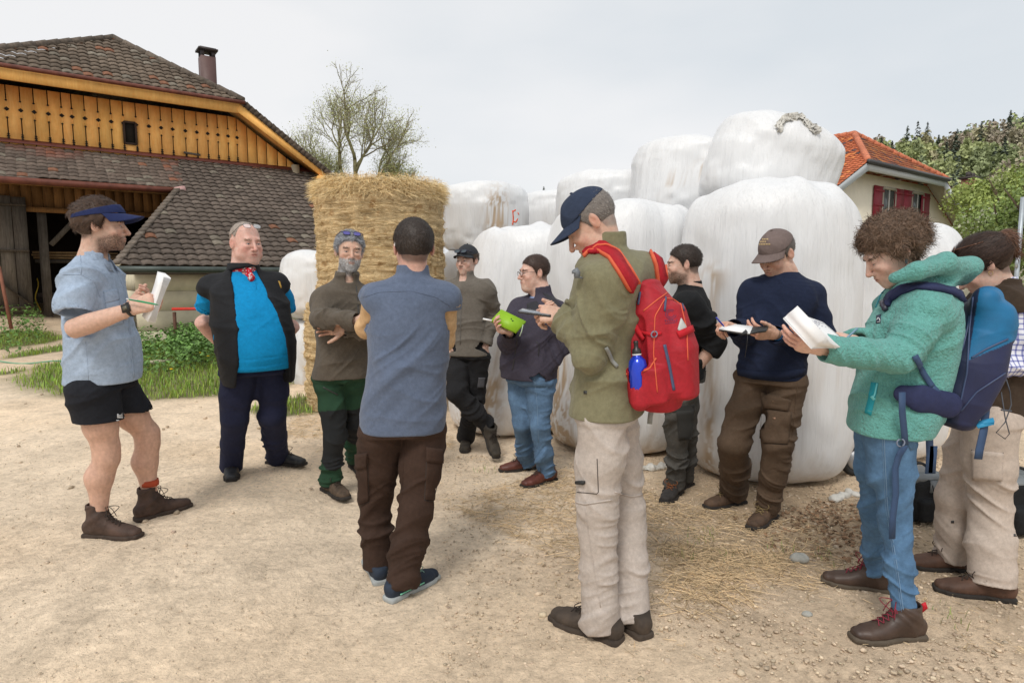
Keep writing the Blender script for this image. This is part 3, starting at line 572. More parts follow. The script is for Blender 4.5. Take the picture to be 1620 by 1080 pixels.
    cop = plain('gutter_copper', C(110, 62, 48), .5, .3, 6, metal=.3); m = MB(); m.tube([BP(s, cG2 + (cG - cG2) * (s - sG2) / (sG - sG2) - .08, pl(cG2 + (cG - cG2) * (s - sG2) / (sG - sG2)) - .05) for s in np.linspace(-6, sG - .05, 10)], .075, 12); g_ = m.build('gutter', cop, o)
    m = MB(); m.tube([BP(sG - .12, cG - .10, pl(cG) - .06), BP(sG + .12, cG - .06, pl(cG) - .02)], [.085, .11], 10); m.build('gutter_end', plain('pink_cap', C(190, 150, 145), .6), g_)
    ga = MB(); ga.tube([BP(s, CE - .09, zE - .06) for s in np.linspace(sE - .05, sr, 8)], .065, 12); ga.build('shed_gutter', plain('gutter_grey', C(70, 78, 74), .5, .25, 6, metal=.4), o)
    # timber soffit / lintel wall / posts
    m = MB(); bw = .22; s = -6.0
    while s < sG + 1.5: g = rr.uniform(.7, 1.0); m.box(BP(s, 20.0, 3.65), (bw / 2 - .004, .02, .48), np.stack([EB, NB, vec(0, 0, 1)], 1), 0, (g, g, g)); s += bw
    m.bar(BP(-6, 19.93, 3.15), BP(sG + 2, 19.93, 3.15), .12, .16, NB); m.build('lintel_boards', wood('brown_boards', C(150, 108, 62), C(112, 78, 44), (3, 3, .3), .3), o, smooth=False)
    m = MB(); m.prism([(-7, -.03), (sr, -.03), (sr, .0), (-7, .0)], EB, UpV, BP(0, CE, zE) - unit(np.cross(EB, UpV)) * 0 - vec(0, 0, .06), vec(0, 0, -1), .02); m.V.clear(); m.F.clear(); m.C.clear(); m.n = 0
    for cc in np.linspace(cG2 + .1, 20.3, 5): m.bar(BP(-6, cc, pl(cc) - .12), BP(sG + .4, cc, pl(cc) - .12), .10, .12, NB)
    m.add([BP(-7, cG2, pl(cG2) - .05), BP(sG, cG, pl(cG) - .05), BP(sG + .3, GC, pl(GC) - .05), BP(-7, GC, pl(GC) - .05)], [(0, 1, 2, 3)]); m.add([BP(sE, CE, zE - .05), BP(sr, CE, zE - .05), BP(sr, GC, pl(GC) - .05), BP(sG + .3, GC, pl(GC) - .05), BP(sG, cG, pl(cG) - .05)], [(0, 1, 2, 3, 4)]); m.build('rafters', wood('brown_boards', (0, 0, 0), (0, 0, 0)), o, smooth=False)
    # shed wall of cast panels
    (sa, _), k = bpix(217, 500, 15.2), 0; m = MB(); z = -.15; cw = plain('concrete_cream', C(205, 196, 170), .9, .14, 3, bmp=.004, bs=18)
    for h in (.50, .42, .42, .36, .30):
        m.box(BP((sa + sr) / 2, 15.3, z + h / 2), ((sr - sa) / 2, .10, h / 2 - .003), np.stack([EB, NB, vec(0, 0, 1)], 1)); m.box(BP(sa + .1, 17.8, z + h / 2), (.10, 2.40, h / 2 - .003), np.stack([EB, NB, vec(0, 0, 1)], 1)); z += h
    m.build('shed_wall', cw, o, smooth=False); m = MB(); m.box(BP((sa + sr) / 2, 15.32, .9), ((sr - sa) / 2 - .03, .09, .98), np.stack([EB, NB, vec(0, 0, 1)], 1)); m.build('wall_joints', plain('joint', C(150, 142, 122), 1), o, smooth=False)
    m = MB(); m.bar(BP(sE, CE + .10, zE - .14), BP(sr, CE + .10, zE - .14), .05, .16, NB); m.build('fascia', wood('fascia', C(80, 70, 60), C(60, 52, 44)), o, smooth=False)
    # inside: back, sides, floor shelves
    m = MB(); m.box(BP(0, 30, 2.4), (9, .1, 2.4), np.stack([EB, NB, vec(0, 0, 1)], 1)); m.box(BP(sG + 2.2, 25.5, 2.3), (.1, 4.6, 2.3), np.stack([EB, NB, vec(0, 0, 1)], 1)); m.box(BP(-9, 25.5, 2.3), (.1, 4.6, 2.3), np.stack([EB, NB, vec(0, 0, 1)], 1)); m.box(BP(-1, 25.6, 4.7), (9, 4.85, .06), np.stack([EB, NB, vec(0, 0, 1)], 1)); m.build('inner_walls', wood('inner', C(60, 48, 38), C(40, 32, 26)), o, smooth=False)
    m = MB(); (sp, _) = bpix(70, 400, 20.2); m.bar(BP(sp, 20.2, .3), BP(sp, 20.2, 3.2), .2, .2, NB); m.bar(BP(sp + .15, 20.2, 2.3), BP(sp + .9, 20.2, 3.2), .12, .12, NB)
    for dz in (1.9, 1.0): m.bar(BP(sp - .2, 21.4, dz), BP(sp + 3.2, 21.4, dz), 1.0, .08, (0, 0, 1))
    m.build('post_and_shelves', wood('grey_boards', (0, 0, 0), (0, 0, 0)), o, smooth=False)
    # right side and far walls
    m = MB(); m.box(BP(sr - .1, 17.8, 1.6), (.08, 2.6, 1.7), np.stack([EB, NB, vec(0, 0, 1)], 1)); m.box(BP(s2 - .9, 28, 2.4), (.1, 7.6, 2.6), np.stack([EB, NB, vec(0, 0, 1)], 1)); m.build('side_wall', cw, o, smooth=False)
    # door leaf
    m = MB(); (d1, _) = bpix(47, 400, 19.7); dz0, dz1 = .62, 3.42; n = 9; w = 2.6 / n; dv = rodr(EB, (0, 0, 1), -8)
    for i in range(n):
        g = rr.uniform(.7, 1.1); c = BP(d1, 19.7, 0) - dv * (w * (i + .5)); zz = rr.uniform(-.03, .03); m.box(c + vec(0, 0, (dz0 + dz1) / 2 + zz), (w / 2 - .008, .02, (dz1 - dz0) / 2), np.stack([dv, np.cross((0, 0, 1), dv), vec(0, 0, 1)], 1), 0, (g, g * .99, g * .97))
    nn = -np.cross((0, 0, 1), dv) * .045; L0, R0 = BP(d1, 19.7, 0) - dv * 2.6 + nn, BP(d1, 19.7, 0) + nn
    for z in (dz0 + .12, dz0 + 1.5, dz1 - .2): m.bar(L0 + vec(0, 0, z), R0 + vec(0, 0, z), .05, .13, NB, 0, (.7, .65, .6))
    m.bar(L0 + nn + vec(0, 0, dz1 - .2), R0 + nn + vec(0, 0, dz0 + .15), .04, .12, NB, 0, (.55, .5, .46)); m.build('door', grey, o, smooth=False)
    m = MB(); Cb = BP(*(onroof(0, 0) if 0 else (0, 0)), 0)
    ch_ = MB(); d = ray(328, 105); t = 24.0 / (d @ NB); P = CO + d * t; zc = P[2]; Rb = np.stack([EB, NB, vec(0, 0, 1)], 1); ct = (CO + ray(328, 92) * (24 / (ray(328, 92) @ NB)))[2]
    ch_.box((P[0], P[1], (zc - 2.2 + ct) / 2), (.23, .23, (ct - zc + 2.2) / 2), Rb); cho = ch_.build('chimney', plain('chimney_metal', C(98, 74, 70), .6, .1, 5), roof, smooth=False); ch_ = MB(); base_ = vec(P[0], P[1], ct)
    for i, j in ((-1, -1), (1, -1), (1, 1), (-1, 1)): ch_.box(base_ + EB * i * .17 + NB * j * .17 + vec(0, 0, .10), (.05, .05, .10), Rb)
    ch_.box(base_ + vec(0, 0, .22), (.30, .30, .03), Rb); ch_.box(base_ + vec(0, 0, .26), (.25, .25, .02), Rb); ch_.build('chimney_cap', plain('cap_metal', C(60, 52, 50), .6), cho, smooth=False)
    # things by the barn
    bark = plain('log_end', C(150, 112, 74), .9, .35, 30, bmp=.003); k = 0; base_log = None
    for row in range(8):
        for i in range(5):
            r_ = rr.uniform(.055, .085); c = BP(sa - .18 - i * .165 - (row % 2) * .08, 15.25, .09 + row * .155); m = MB(); q = np.linspace(0, 6.283, 8)[:-1]; rad = r_ * rr.uniform(.8, 1.15, 7); V = np.concatenate([c + EB * (np.cos(q) * rad)[:, None] + vec(0, 0, 1) * (np.sin(q) * rad)[:, None], c + NB * .5 + EB * (np.cos(q) * rad)[:, None] + vec(0, 0, 1) * (np.sin(q) * rad)[:, None]])
            g = rr.uniform(.5, 1.1); m.add(V, [tuple(range(7))[::-1], tuple(range(7, 14))] + [(j, (j + 1) % 7, 7 + (j + 1) % 7, 7 + j) for j in range(7)], 0, (g, g, g)); m.build('firewood_log', wood('firewood', C(150, 108, 70), C(96, 66, 44), (8, 8, 8), .4), None, smooth=False, org=tuple(c), label='split firewood log stacked end-on under the shed eaves', category='log', group='firewood logs beside the shed wall')
    (sp2, _) = bpix(62, 405, 21.0)
    for i in range(7):
        a = BP(sp2 - .1 + rr.uniform(-.1, .1), 20.95 + .09 * (i % 3), 1.99 + .07 * (i // 3)); m = MB(); m.bar(a, a + EB * rr.uniform(1.4, 2.2), .085, .05, (0, 0, 1)); m.build('plank', wood('plank', C(180, 150, 110), C(140, 110, 76), (3, 3, 3)), None, smooth=False, org=tuple(a), label='sawn plank lying on the shelf inside the dark barn doorway', category='plank', group='planks on the barn shelf')
    a = at(57, 440, 16.3); m = MB(); m.tube([a + vec(.04 * math.sin(i * .9), .03 * math.cos(i * .7), -i * .10) for i in range(10)], .014, 6); m.build('hose', plain('hose_yellow', C(190, 160, 40), .5), None, org=tuple(a), label='yellow hose hanging inside the barn doorway beside the grey door', category='hose')
    g = gnd(18, 520); m = MB(); m.bar(g, g + vec(-.25, .15, 1.1), .04, .04, (0, 1, 0)); m.build('pole', wood('pole_brown', C(140, 90, 70), C(110, 70, 54)), None, smooth=False, org=tuple(g), label='slanting reddish wooden stake in front of the grey barn door', category='stake')
    g1, Yr = gnd(279, 553), 0; g2 = g1 + unit(vec(1, .25, 0)) * .95; h_ = .78; o2 = empty('hurdle', g1, 'low metal hurdle with red top rail in front of the cream shed wall', 'hurdle'); m = MB(); m.bar(g1 + vec(-.03, 0, h_), g2 + vec(.03, 0, h_), .05, .12, (0, 1, 0)); m.build('rail', plain('red_paint', C(205, 52, 38), .6, .15), o2, smooth=False)
    for g in (g1, g2): m = MB(); m.bar(g + vec(0, 0, -.05), g + vec(0, 0, h_ - .06), .045, .045, (0, 1, 0)); m.build('post', plain('rust', C(92, 62, 48), .9, .3), o2, smooth=False)
    a, b_ = gnd(-60, 573), gnd(120, 577); m = MB(); m.tube([lerp(a, b_, t) + vec(0, 0, .03 + .03 * math.sin(t * 9)) for t in np.linspace(0, 1, 14)], .012, 5); m.build('cord', plain('cord_green', C(110, 165, 135), .7), None, org=tuple(a), label='thin pale green cord stretched low across the track at far left', category='cord')
    g = gnd(253, 576); m = MB(); m.box(g + vec(0, 0, .04), (.14, .05, .03), np.stack([EB, NB, vec(0, 0, 1)], 1)); m.build('stone_slab', plain('slab', C(200, 190, 165), .9), None, smooth=False, org=tuple(g), label='small flat pale slab lying in the grass by the shed', category='slab')
def build_house():
    rr = np.random.default_rng(18); EC, GC = 12.9, 13.7; R = np.stack([EB, NB, vec(0, 0, 1)], 1)
    P = lambda px, py, c: bpix(px, py, c); sL, zL = P(1373, 257, EC); sR, zR = P(1497, 283, EC); zc = (zL + zR) / 2; s0, z0, c0 = (sL + sR) / 2, 0, 15.9; z0 = P(1336, 220, c0)[1]; s0 = P(1336, 220, c0)[0]
    sb, zb_ = P(1312, 331, EC); sl_ = (zL - zb_) / (sL - sb); zw = 2.0; s0 = (sL + sR) / 2; kl = kr = .50; z0 = zc + kl * (s0 - sL); c0 = .474 * s0; sbl = sL - (zc - zw) / kl; sbr = sR + (zc - zw) / kr
    o = empty('house', BP(s0, GC, 0), 'cream house with orange tiled half-hipped roof and dark red shutters behind the bales', 'house')
    def oc(rr, n, u, v, Pp):
        c = np.array(C(196, 112, 78)) * rr.uniform(.72, 1.15, (n, 1)); d = rr.random(n) < .16; c[d] = np.array(C(104, 88, 92)) * rr.uniform(.7, 1.1, (d.sum(), 1)); y = rr.random(n) < .12; c[y] = np.array(C(222, 140, 86)); return c
    def oc2(rr, n, u, v, Pp): return oc(rr, n, u, v, Pp) * np.array([.62, .72, .75])
    m = MB(); Ap = BP(s0, c0, z0); A = BP(sL, EC, zc); Vd = unit(Ap - BP(s0, EC, zc)); Lh = np.linalg.norm(Ap - BP(s0, EC, zc)); tile_roof(m, A, EB, Vd, [(0, 0), (sR - sL, 0), (s0 - sL, Lh)], .20, .28, .02, oc2, 3, .03, 4)
    for sg, st, se in ((-1, sL, sbl), (1, sR, sbr)):
        f0 = BP(se, EC, zw); f1 = BP(s0, EC, z0); V = unit(f1 - f0); Ls = np.linalg.norm(f1 - f0); hh = np.linalg.norm(BP(st, EC, zc) - f0); tile_roof(m, f0, NB, V, [(0, 0), (13, 0), (13, Ls), (c0 - EC, Ls), (0, hh)], .22, .28, .03, oc, 5 + sg, .04, 4)
    roof = m.build('roof', TILE, o, smooth=False); m = MB()
    for a, b_ in ((Ap, BP(sL, EC, zc + .02)), (Ap, BP(sR + .1, EC, zc + .02)), (Ap, Ap + NB * 12)): ridge(m, a, b_, .13, .36, C(196, 120, 90), rr, .15, .04)
    m.build('ridge_tiles', TILE, roof)
    m = MB(); m.prism([(sbl + .5, zw), (sbr - .5, zw), (sR - .15, zc - .25), (sL + .15, zc - .25)], EB, vec(0, 0, 1), NB * GC, NB, .3); m.prism([(sbl + .6, 0), (sbr - .6, 0), (sbr - .6, zw), (sbl + .6, zw)], EB, vec(0, 0, 1), NB * (GC + .002), NB, .3); m.box(BP(sbl + .7, 19.5, 1.1), (.15, 5.5, 1.1), R); m.box(BP(sbr - .7, 19.5, 1.1), (.15, 5.5, 1.1), R); m.build('wall', plain('render_cream', C(252, 242, 220), .9, .05, 2, bmp=.002, bs=40), o, smooth=False)
    gw = plain('grey_paint', C(200, 204, 206), .6, .06); m = MB(); th = .30
    m.prism([(sbl, zw - .05), (sbl + .42, zw - .05), (sL + .12, zc - .42), (sR - .12, zc - .42), (sbr - .42, zw - .05), (sbr, zw - .05), (sR, zc - .08), (sL, zc - .08)], EB, vec(0, 0, 1), NB * EC, NB, .05) if 0 else None
    m.prism([(sbl, zw), (sbl + .38, zw), (sL + .10, zc - .36), (sL, zc - .05)], EB, vec(0, 0, 1), NB * EC, NB, .05); m.prism([(sR - .10, zc - .36), (sbr - .38, zw), (sbr, zw), (sR, zc - .05)], EB, vec(0, 0, 1), NB * EC, NB, .05); m.prism([(sL + .1, zc - .36), (sR - .1, zc - .36), (sR, zc - .05), (sL, zc - .05)], EB, vec(0, 0, 1), NB * (EC + .003), NB, .05); m.build('barge_boards', gw, o, smooth=False)
    m = MB(); m.prism([(sL, zc - .14), (sR, zc - .14), (sR, zc - .08), (sL, zc - .08)], EB, vec(0, 0, 1), NB * (EC + .06), NB, .75); m.prism([(sR, zc - .12), (sbr, zw - .05), (sbr, zw - .12), (sR - .05, zc - .2)], EB, vec(0, 0, 1), NB * (EC + .06), NB, .75); m.prism([(sL, zc - .12), (sL + .05, zc - .2), (sbl + .1, zw - .12), (sbl, zw - .05)], EB, vec(0, 0, 1), NB * (EC + .06), NB, .75); m.build('soffit', plain('soffit_cream', C(205, 200, 178), .8), o, smooth=False)
    m = MB(); m.tube([BP(sL - .1, EC - .08, zc - .0), BP(sR + .2, EC - .08, zc - .0)], .09, 10); m.bar(BP(sL - .05, EC - .03, zc - .08), BP(sR + .15, EC - .03, zc - .08), .04, .18, NB); m.build('gutter', plain('gutter_dark', C(74, 74, 76), .5, .2, metal=.3), o)
    def win(x0, x1, y0, y1):
        (a, za), (b, zb) = P(x0, y0, GC), P(x1, y1 + 24, GC); w = MB(); zt = za
        for (p, q) in (((a, zb), (b, zb)), ((a, zt), (b, zt)), ((a, zb), (a, zt)), ((b, zb), (b, zt))): w.bar(BP(p[0], GC - .03, p[1]), BP(q[0], GC - .03, q[1]), .12, .14, NB)
        wo = w.build('window', plain('stone_frame', C(170, 165, 150), .9), o, smooth=False); w = MB(); w.box(BP((a + b) / 2, GC - .012, (zt + zb) / 2), ((b - a) / 2, .01, (zt - zb) / 2), R); w.build('pane', plain('dark_glass', (.10, .11, .11), .15, .2, 3), wo, smooth=False); w = MB(); w.box(BP((a + b) / 2 + .05, GC - .045, (zt + zb) / 2), (.04, .02, (zt - zb) / 2), R); w.box(BP(a + .1, GC - .045, (zt + zb) / 2), (.04, .02, (zt - zb) / 2), R); w.build('sash', plain('sash_white', (.6, .6, .56), .7), wo, smooth=False)
    win(1395, 1411, 297, 340); win(1441, 1455, 304, 345); sm = plain('shutter_red', C(140, 34, 52), .6, .1, 12)
    for x0, x1, y0 in ((1381, 1393, 293), (1414, 1424, 298), (1428, 1439, 300), (1456, 1465, 305)):
        (a, za), (b, zb) = P(x0, y0, GC), P(x1, y0 + 62, GC); w = MB(); w.box(BP((a + b) / 2, GC - .07, (za + zb) / 2), ((b - a) / 2, .02, (za - zb) / 2), R)
        for z in (.12, .5, .88): w.box(BP((a + b) / 2, GC - .10, lerp(za, zb, z)), ((b - a) / 2 - .03, .014, .05), R)
        w.build('shutter', sm, o, smooth=False)
    # second house
    o = empty('house', at(1560, 437, 46), 'brown-roofed house with brick chimney beyond the cream house', 'house'); c0 = at(1480, 437, 44); m = MB(); e2 = unit(vec(.9, .45, 0)); n2 = vec(-e2[1], e2[0], 0)
    zt, ze_ = at(1545, 303, 49)[2], at(1545, 362, 45)[2]; A = c0 + vec(0, 0, ze_ - c0[2]); V = unit(n2 * 4.0 + vec(0, 0, zt - ze_)); Ls = math.hypot(4.0, zt - ze_)
    def bc(rr, n, u, v, Pp): return np.array(C(150, 112, 96)) * rr.uniform(.7, 1.2, (n, 1))
    tile_roof(m, A, e2, V, [(0, 0), (14, 0), (14, Ls), (0, Ls)], .3, .34, .02, bc, 9, .03, 3); V2 = unit(-n2 * 4.0 + vec(0, 0, zt - ze_)); tile_roof(m, A + n2 * 8, e2, V2, [(0, 0), (14, 0), (14, Ls), (0, Ls)], .3, .34, .02, bc, 10, .03, 3); r_ = m.build('roof', TILE, o, smooth=False)
    m = MB(); m.box(A + e2 * 7 + n2 * 4 + vec(0, 0, -A[2] / 2), (6.7, 3.6, A[2] / 2), np.stack([e2, n2, vec(0, 0, 1)], 1)); m.build('wall', plain('render_cream', (0, 0, 0)), o, smooth=False)
    p, q = at(1533, 316, 47.5), at(1533, 293, 47.5); m = MB(); m.box((p + q) / 2, (.45, .35, (q[2] - p[2]) / 2 + .4), np.stack([e2, n2, vec(0, 0, 1)], 1)); ch = m.build('chimney', plain('brick', C(150, 96, 84), .9, .25, 8), r_, smooth=False); m = MB(); m.box(q + vec(0, 0, .5), (.55, .45, .08), np.stack([e2, n2, vec(0, 0, 1)], 1)); m.box(q + vec(-.1, 0, .75), (.12, .12, .2)); m.box(q + vec(.2, 0, .7), (.12, .12, .15)); m.build('chimney_cap', plain('cap_metal', C(60, 60, 66), .6), ch, smooth=False)
def leafcloud(mb, c, r, n, size, col, rr, var=.35, lumps=9, hollow=.55, tint=None):
    """leaf-sized faces in clumps through a crown's volume"""
    L_ = unit3(rr.normal(0, 1, (lumps, 3))) * rr.uniform(.25, .78, (lumps, 1)); L_[:, 2] *= .9; lr = rr.uniform(.30, .52, lumps); k = rr.integers(0, lumps, n); d = unit3(rr.normal(0, 1, (n, 3))) * (rr.random((n, 1)) ** hollow)
    P = L_[k] + d * lr[k][:, None]; P = c + P * np.asarray(r); nm = unit3(rr.normal(0, 1, (n, 3))); a = unit3(np.cross(nm, rr.normal(0, 1, (n, 3)))); b = np.cross(nm, a); s = size * rr.uniform(.5, 1.3, (n, 1))
    V = np.stack([P - a * s, P + b * s * .7, P + a * s, P - b * s * .7], 1).reshape(-1, 3); lc = rr.uniform(1 - var, 1 + var, lumps)[k][:, None] * rr.uniform(.75, 1.25, (n, 1)); cc = np.asarray(col) * lc
    if tint is not None: cc = lerp(cc, tint, (rr.random((n, 1)) < .15) * .6)
    mb.add(V, np.arange(4 * n).reshape(-1, 4), 0, cc.repeat(4, 0))
def unit3(v): return v / (np.linalg.norm(v, axis=1)[:, None] + 1e-9)
LEAF = None
def conifer(mb, p, h, w, n, col, rr, size=.5):
    t = rr.random(n) ** .8; a = rr.uniform(0, 6.283, n); rad = w * (1 - t) * (.75 + .25 * np.sin(t * 40)) * rr.random(n) ** .4 + .05; P = p + np.stack([np.cos(a) * rad, np.sin(a) * rad, h * (.08 + .92 * t) - rad * .3], 1); out_ = np.stack([np.cos(a), np.sin(a), -.4 + 0 * a], 1); sd = np.stack([-np.sin(a), np.cos(a), 0 * a], 1); s = size * (1.1 - t[:, None] * .7) * rr.uniform(.6, 1.2, (n, 1))
    V = np.stack([P - out_ * s * .7, P + sd * s * .5, P + out_ * s * .9, P - sd * s * .5], 1).reshape(-1, 3); mb.add(V, np.arange(4 * n).reshape(-1, 4), 0, (np.asarray(col) * rr.uniform(.6, 1.35, (n, 1))).repeat(4, 0))
def hillz(x, y):
    # skyline read at 230 m: falls away to the left
    a = x / np.maximum(y, 1); top = np.interp(a, [-1.2, -.25, .0, .02, .09, .3, .555, .75, .81, 1.2], [0, 0, 0, .080, .098, .134, .162, .194, .214, .27]); return -1 + top * 235 * sstep(52, 240, y) ** 1.15 * (1 + .02 * np.sin(x * .07))
def build_hill():
    rr = np.random.default_rng(31); xs = np.linspace(-60, 420, 90); ys = np.linspace(50, 330, 50); X, Y = np.meshgrid(xs, ys, indexing='ij'); Z = hillz(X, Y); V = np.stack([X.ravel(), Y.ravel(), Z.ravel()], 1); i = (np.arange(89)[:, None] * 50 + np.arange(49)[None]).ravel(); mk('hill', (V, np.stack([i, i + 50, i + 51, i + 1], 1)), plain('hill_soil', C(90, 92, 58), 1, .3, .05), None, kind='structure')
    LM = vcol('foliage', .75, .15, .6, 0, spec=.2); m = MB(); pal = [C(166, 174, 122), C(152, 162, 118), C(170, 164, 130), C(168, 156, 138), C(142, 152, 116), C(178, 182, 128), C(162, 154, 132)]; dk = C(112, 122, 106); singles = 0; n_dec = 0  # paler, greyer leaf colours with the distance haze painted in
    pts = []
    for _ in range(30000):
        y = 62 + 190 * rr.random() ** .9; a = rr.uniform(.42, .90) if rr.random() < .85 else rr.uniform(.0, .13); x = a * y
        if a < .2 and y < 215: continue
        if all((x - q[0]) ** 2 + (y - q[1]) ** 2 > (4.6 + y * .006) ** 2 for q in pts): pts.append((x, y))
        if len(pts) > 620: break
    for (x, y) in pts:
        z = float(hillz(x, y)); s = rr.uniform(.8, 1.25); con = rr.random() < .22 or (x / y < .2 and rr.random() < .7); u = x / y
        if con: conifer(m, vec(x, y, z), 11.5 * s, 3.2 * s, 300, np.array(dk) * rr.uniform(.8, 1.25), rr, .95)
        else: leafcloud(m, vec(x, y, z + 5.2 * s), (4.2 * s, 4.2 * s, 5.0 * s), 620, .28 + .0014 * y, pal[rr.integers(len(pal))], rr, .16)
    m.build('forest', LM, None, smooth=False, kind='stuff')
    # conifers that stand out
    for i, (px, py, Y, h, lab) in enumerate(((1538, 245, 190, 13, 'dark conifer standing out in the middle of the hillside wood'), (1590, 262, 150, 10, 'dark pointed conifer low on the right of the hillside'), (1572, 188, 232, 11, 'dark fir breaking the skyline left of the hilltop corner'), (1605, 178, 236, 12, 'tallest dark fir on the skyline at the top right'), (1550, 290, 120, 9, 'dark conifer just above the brick chimney'))):
        p = at(px, py, Y); zz = float(hillz(p[0], p[1])); top = p[2]; hgt = max(h, top - zz); m = MB(); conifer(m, vec(p[0], p[1], top - h), h, 2.7, 900, C(92, 106, 88), rr, .8); m.tube([(p[0], p[1], zz - 1), (p[0], p[1], top - .5)], [.3, .05], 6, 0, (.06, .045, .03)); m.build('conifer', LM, None, smooth=False, org=(p[0], p[1], zz), label=lab, category='tree')
    def leafy(px, py, Y, r, n, size, col, lab, tint=None, cat='tree', name='leafy_tree', lumps=16):
        p = at(px, py, Y); g = vec(p[0], p[1], float(gz(p[0], p[1]))); o = empty(name, g, lab, cat); m = MB(); leafcloud(m, p, r, n, size, col, rr, .3, lumps, .5, tint); m.build('crown', vcol('leaf_near', .55, .1, 4, 0, spec=.3), o, smooth=False); m = MB(); m.tube([g - vec(0, 0, .3), lerp(g, p, .5) + vec(.2, 0, 0), p], [.22, .16, .05], 8)
        for k in range(9): e = p + unit(rr.normal(0, 1, 3) + vec(0, 0, .5)) * np.array(r) * .75; m.tube([lerp(g, p, .55), lerp(lerp(g, p, .8), e, .5), e], [.10, .06, .015], 5)
        m.build('trunk', plain('bark', C(88, 74, 58), .95, .3, 10, bmp=.01, bs=12), o)
    leafy(1606, 318, 30, (2.6, 2.6, 2.0), 15000, .085, C(150, 164, 92), 'bright yellow-green leafy tree in front of the hillside at right edge'); leafy(1588, 356, 24, (1.8, 2.0, 1.2), 11000, .06, C(138, 158, 88), 'dense green flowering shrub below the bright tree at right edge', np.array((.6, .6, .5)), 'shrub', 'shrub'); leafy(1655, 350, 22, (2.2, 2.0, 2.6), 8000, .075, C(132, 152, 88), 'green tree cut by the right edge of the picture')
    for x0, Y0, n in ((1585, 60, 3), (1500, 80, 3)):
        for k in range(n): leafy(x0 + k * 32, 325 - k * 6, Y0 + rr.uniform(-4, 4), (3.6, 3.4, 3.6), 3800, .17, pal[k % 3], ('round green tree behind the brown-roofed house', 'olive green tree at the foot of the wooded hill')[Y0 > 70] + (', leftmost of three', ', middle one of three', ', rightmost of three')[k], None)
def build_bare_tree():
    rr = np.random.default_rng(77); base_ = at(572, 437, 27.0); base_[2] = 0; o = empty('bare_tree', base_, 'tall nearly bare spring tree with budding twigs between barn and straw bale', 'tree'); m = MB(); lv = []; lc = []
    def grow(p, d, L_, r, depth):
        n = 5; pts = [p]; 
        for i in range(n): d = unit(d + rr.normal(0, .10, 3) + vec(0, 0, .05)); p = p + d * L_ / n; pts.append(p)
        m.tube(pts, np.linspace(r, r * .70, n + 1), 7 if depth < 2 else 4 if depth < 4 else 3, 0, np.array(C(160, 152, 124)) * rr.uniform(.8, 1.15) if depth > 1 else np.array(C(152, 146, 108)))
        if depth >= 5:
            for _ in range(2): lv.append(p + rr.normal(0, .12, 3)); 
        if depth >= 6: return
        k = 3 if depth < 4 else 3
        for i in range(k):
            t = rr.uniform(.35, 1) if i < k - 1 else 1; q = pts[int(round(t * n))]; sp = rr.normal(0, 1, 3); sp = unit(sp - d * (sp @ d)); ang = rr.uniform(.40, 1.0) if i < k - 1 else rr.uniform(.1, .35); grow(q, unit(d * math.cos(ang) + sp * math.sin(ang)), L_ * rr.uniform(.64, .84), r * (.56 if i < k - 1 else .70), depth + 1)
    for dx, L_, r, off, h in ((-.58, 1.20, .10, -.55, 4.4), (-.28, 1.30, .11, -.35, 4.7), (.05, 1.40, .12, -.05, 4.9), (.25, 1.2, .10, .30, 4.7), (.60, .85, .08, .75, 4.3), (-.85, .80, .07, -.75, 4.1), (.85, .65, .06, 1.15, 4.1)):
        s = base_ + vec(.15 + off * .35, rr.uniform(-.3, .3), 0); f = base_ + vec(.1 + off, rr.uniform(-.5, .5), h); m.tube([s - vec(0, 0, .3), lerp(s, f, .5) + vec(-off * .12, 0, 0), f], [r * 1.7, r * 1.3, r], 8, 0, C(130, 126, 88)); grow(f, unit(vec(dx * 1.25, rr.uniform(-.3, .3), 1)), L_ * .98, r * .9, 0)
    m.build('trunk', vcol('bark_col', .95, .3, 8, .01, 14), o); lv_ = np.array(lv); n = len(lv_); l3 = np.repeat(lv_, 2, 0) + rr.normal(0, .10, (n * 2, 3)); m = MB(); nm = unit3(rr.normal(0, 1, (len(l3), 3))); a = unit3(np.cross(nm, rr.normal(0, 1, (len(l3), 3)))); b = np.cross(nm, a); s = rr.uniform(.014, .032, (len(l3), 1))
    V = np.stack([l3 - a * s, l3 + b * s * .7, l3 + a * s, l3 - b * s * .7], 1).reshape(-1, 3); m.add(V, np.arange(4 * len(l3)).reshape(-1, 4), 0, (np.array(C(190, 196, 132)) * rr.uniform(.7, 1.2, (len(l3), 1))).repeat(4, 0)); m.build('crown', vcol('leaf_near', .55, .1, 4, 0), o, smooth=False); print('tree leaves', len(l3))
# ---------------------------------------------------------------- bales
def film_mat():
    m, t, b = nodes('white_film'); a = t.nodes.new('ShaderNodeVertexColor'); a.layer_name = 'col'; g = t.nodes.new('ShaderNodeTexCoord')
    v = coords(t, (26, 26, .9)); v2 = coords(t, (70, 70, 1.6)); n1 = tex(t, v, 1, 6, .7, .4); n2 = tex(t, v2, 1, 4, .65, .2); n0 = tex(t, coords(t, (5, 5, 1.1)), 1, 4, .6, .5)
    col = mixc(t, 1, a.outputs['Color'], ramp(t, n1, [(.30, .94), (.5, 1.0), (.7, 1.0)]), 'MULTIPLY'); col = mixc(t, 1, col, ramp(t, n2, [(.28, .90), (.45, 1.0), (.6, 1.0)]), 'MULTIPLY')
    t.links.new(col, b.inputs['Base Color']); r = ramp(t, n1, [(.3, .26), (.7, .50)]); t.links.new(r, b.inputs['Roughness']); b.inputs['Specular IOR Level'].default_value = .5; b.inputs['Subsurface Weight'].default_value = .12; b.inputs['Subsurface Radius'].default_value = (.03, .03, .03)
    p = bump(t, b, n0, .022, .7); p = bump(t, b, n1, .008, .8, p); bump(t, b, n2, .003, .8, p); MATS['white_film'] = m; return m
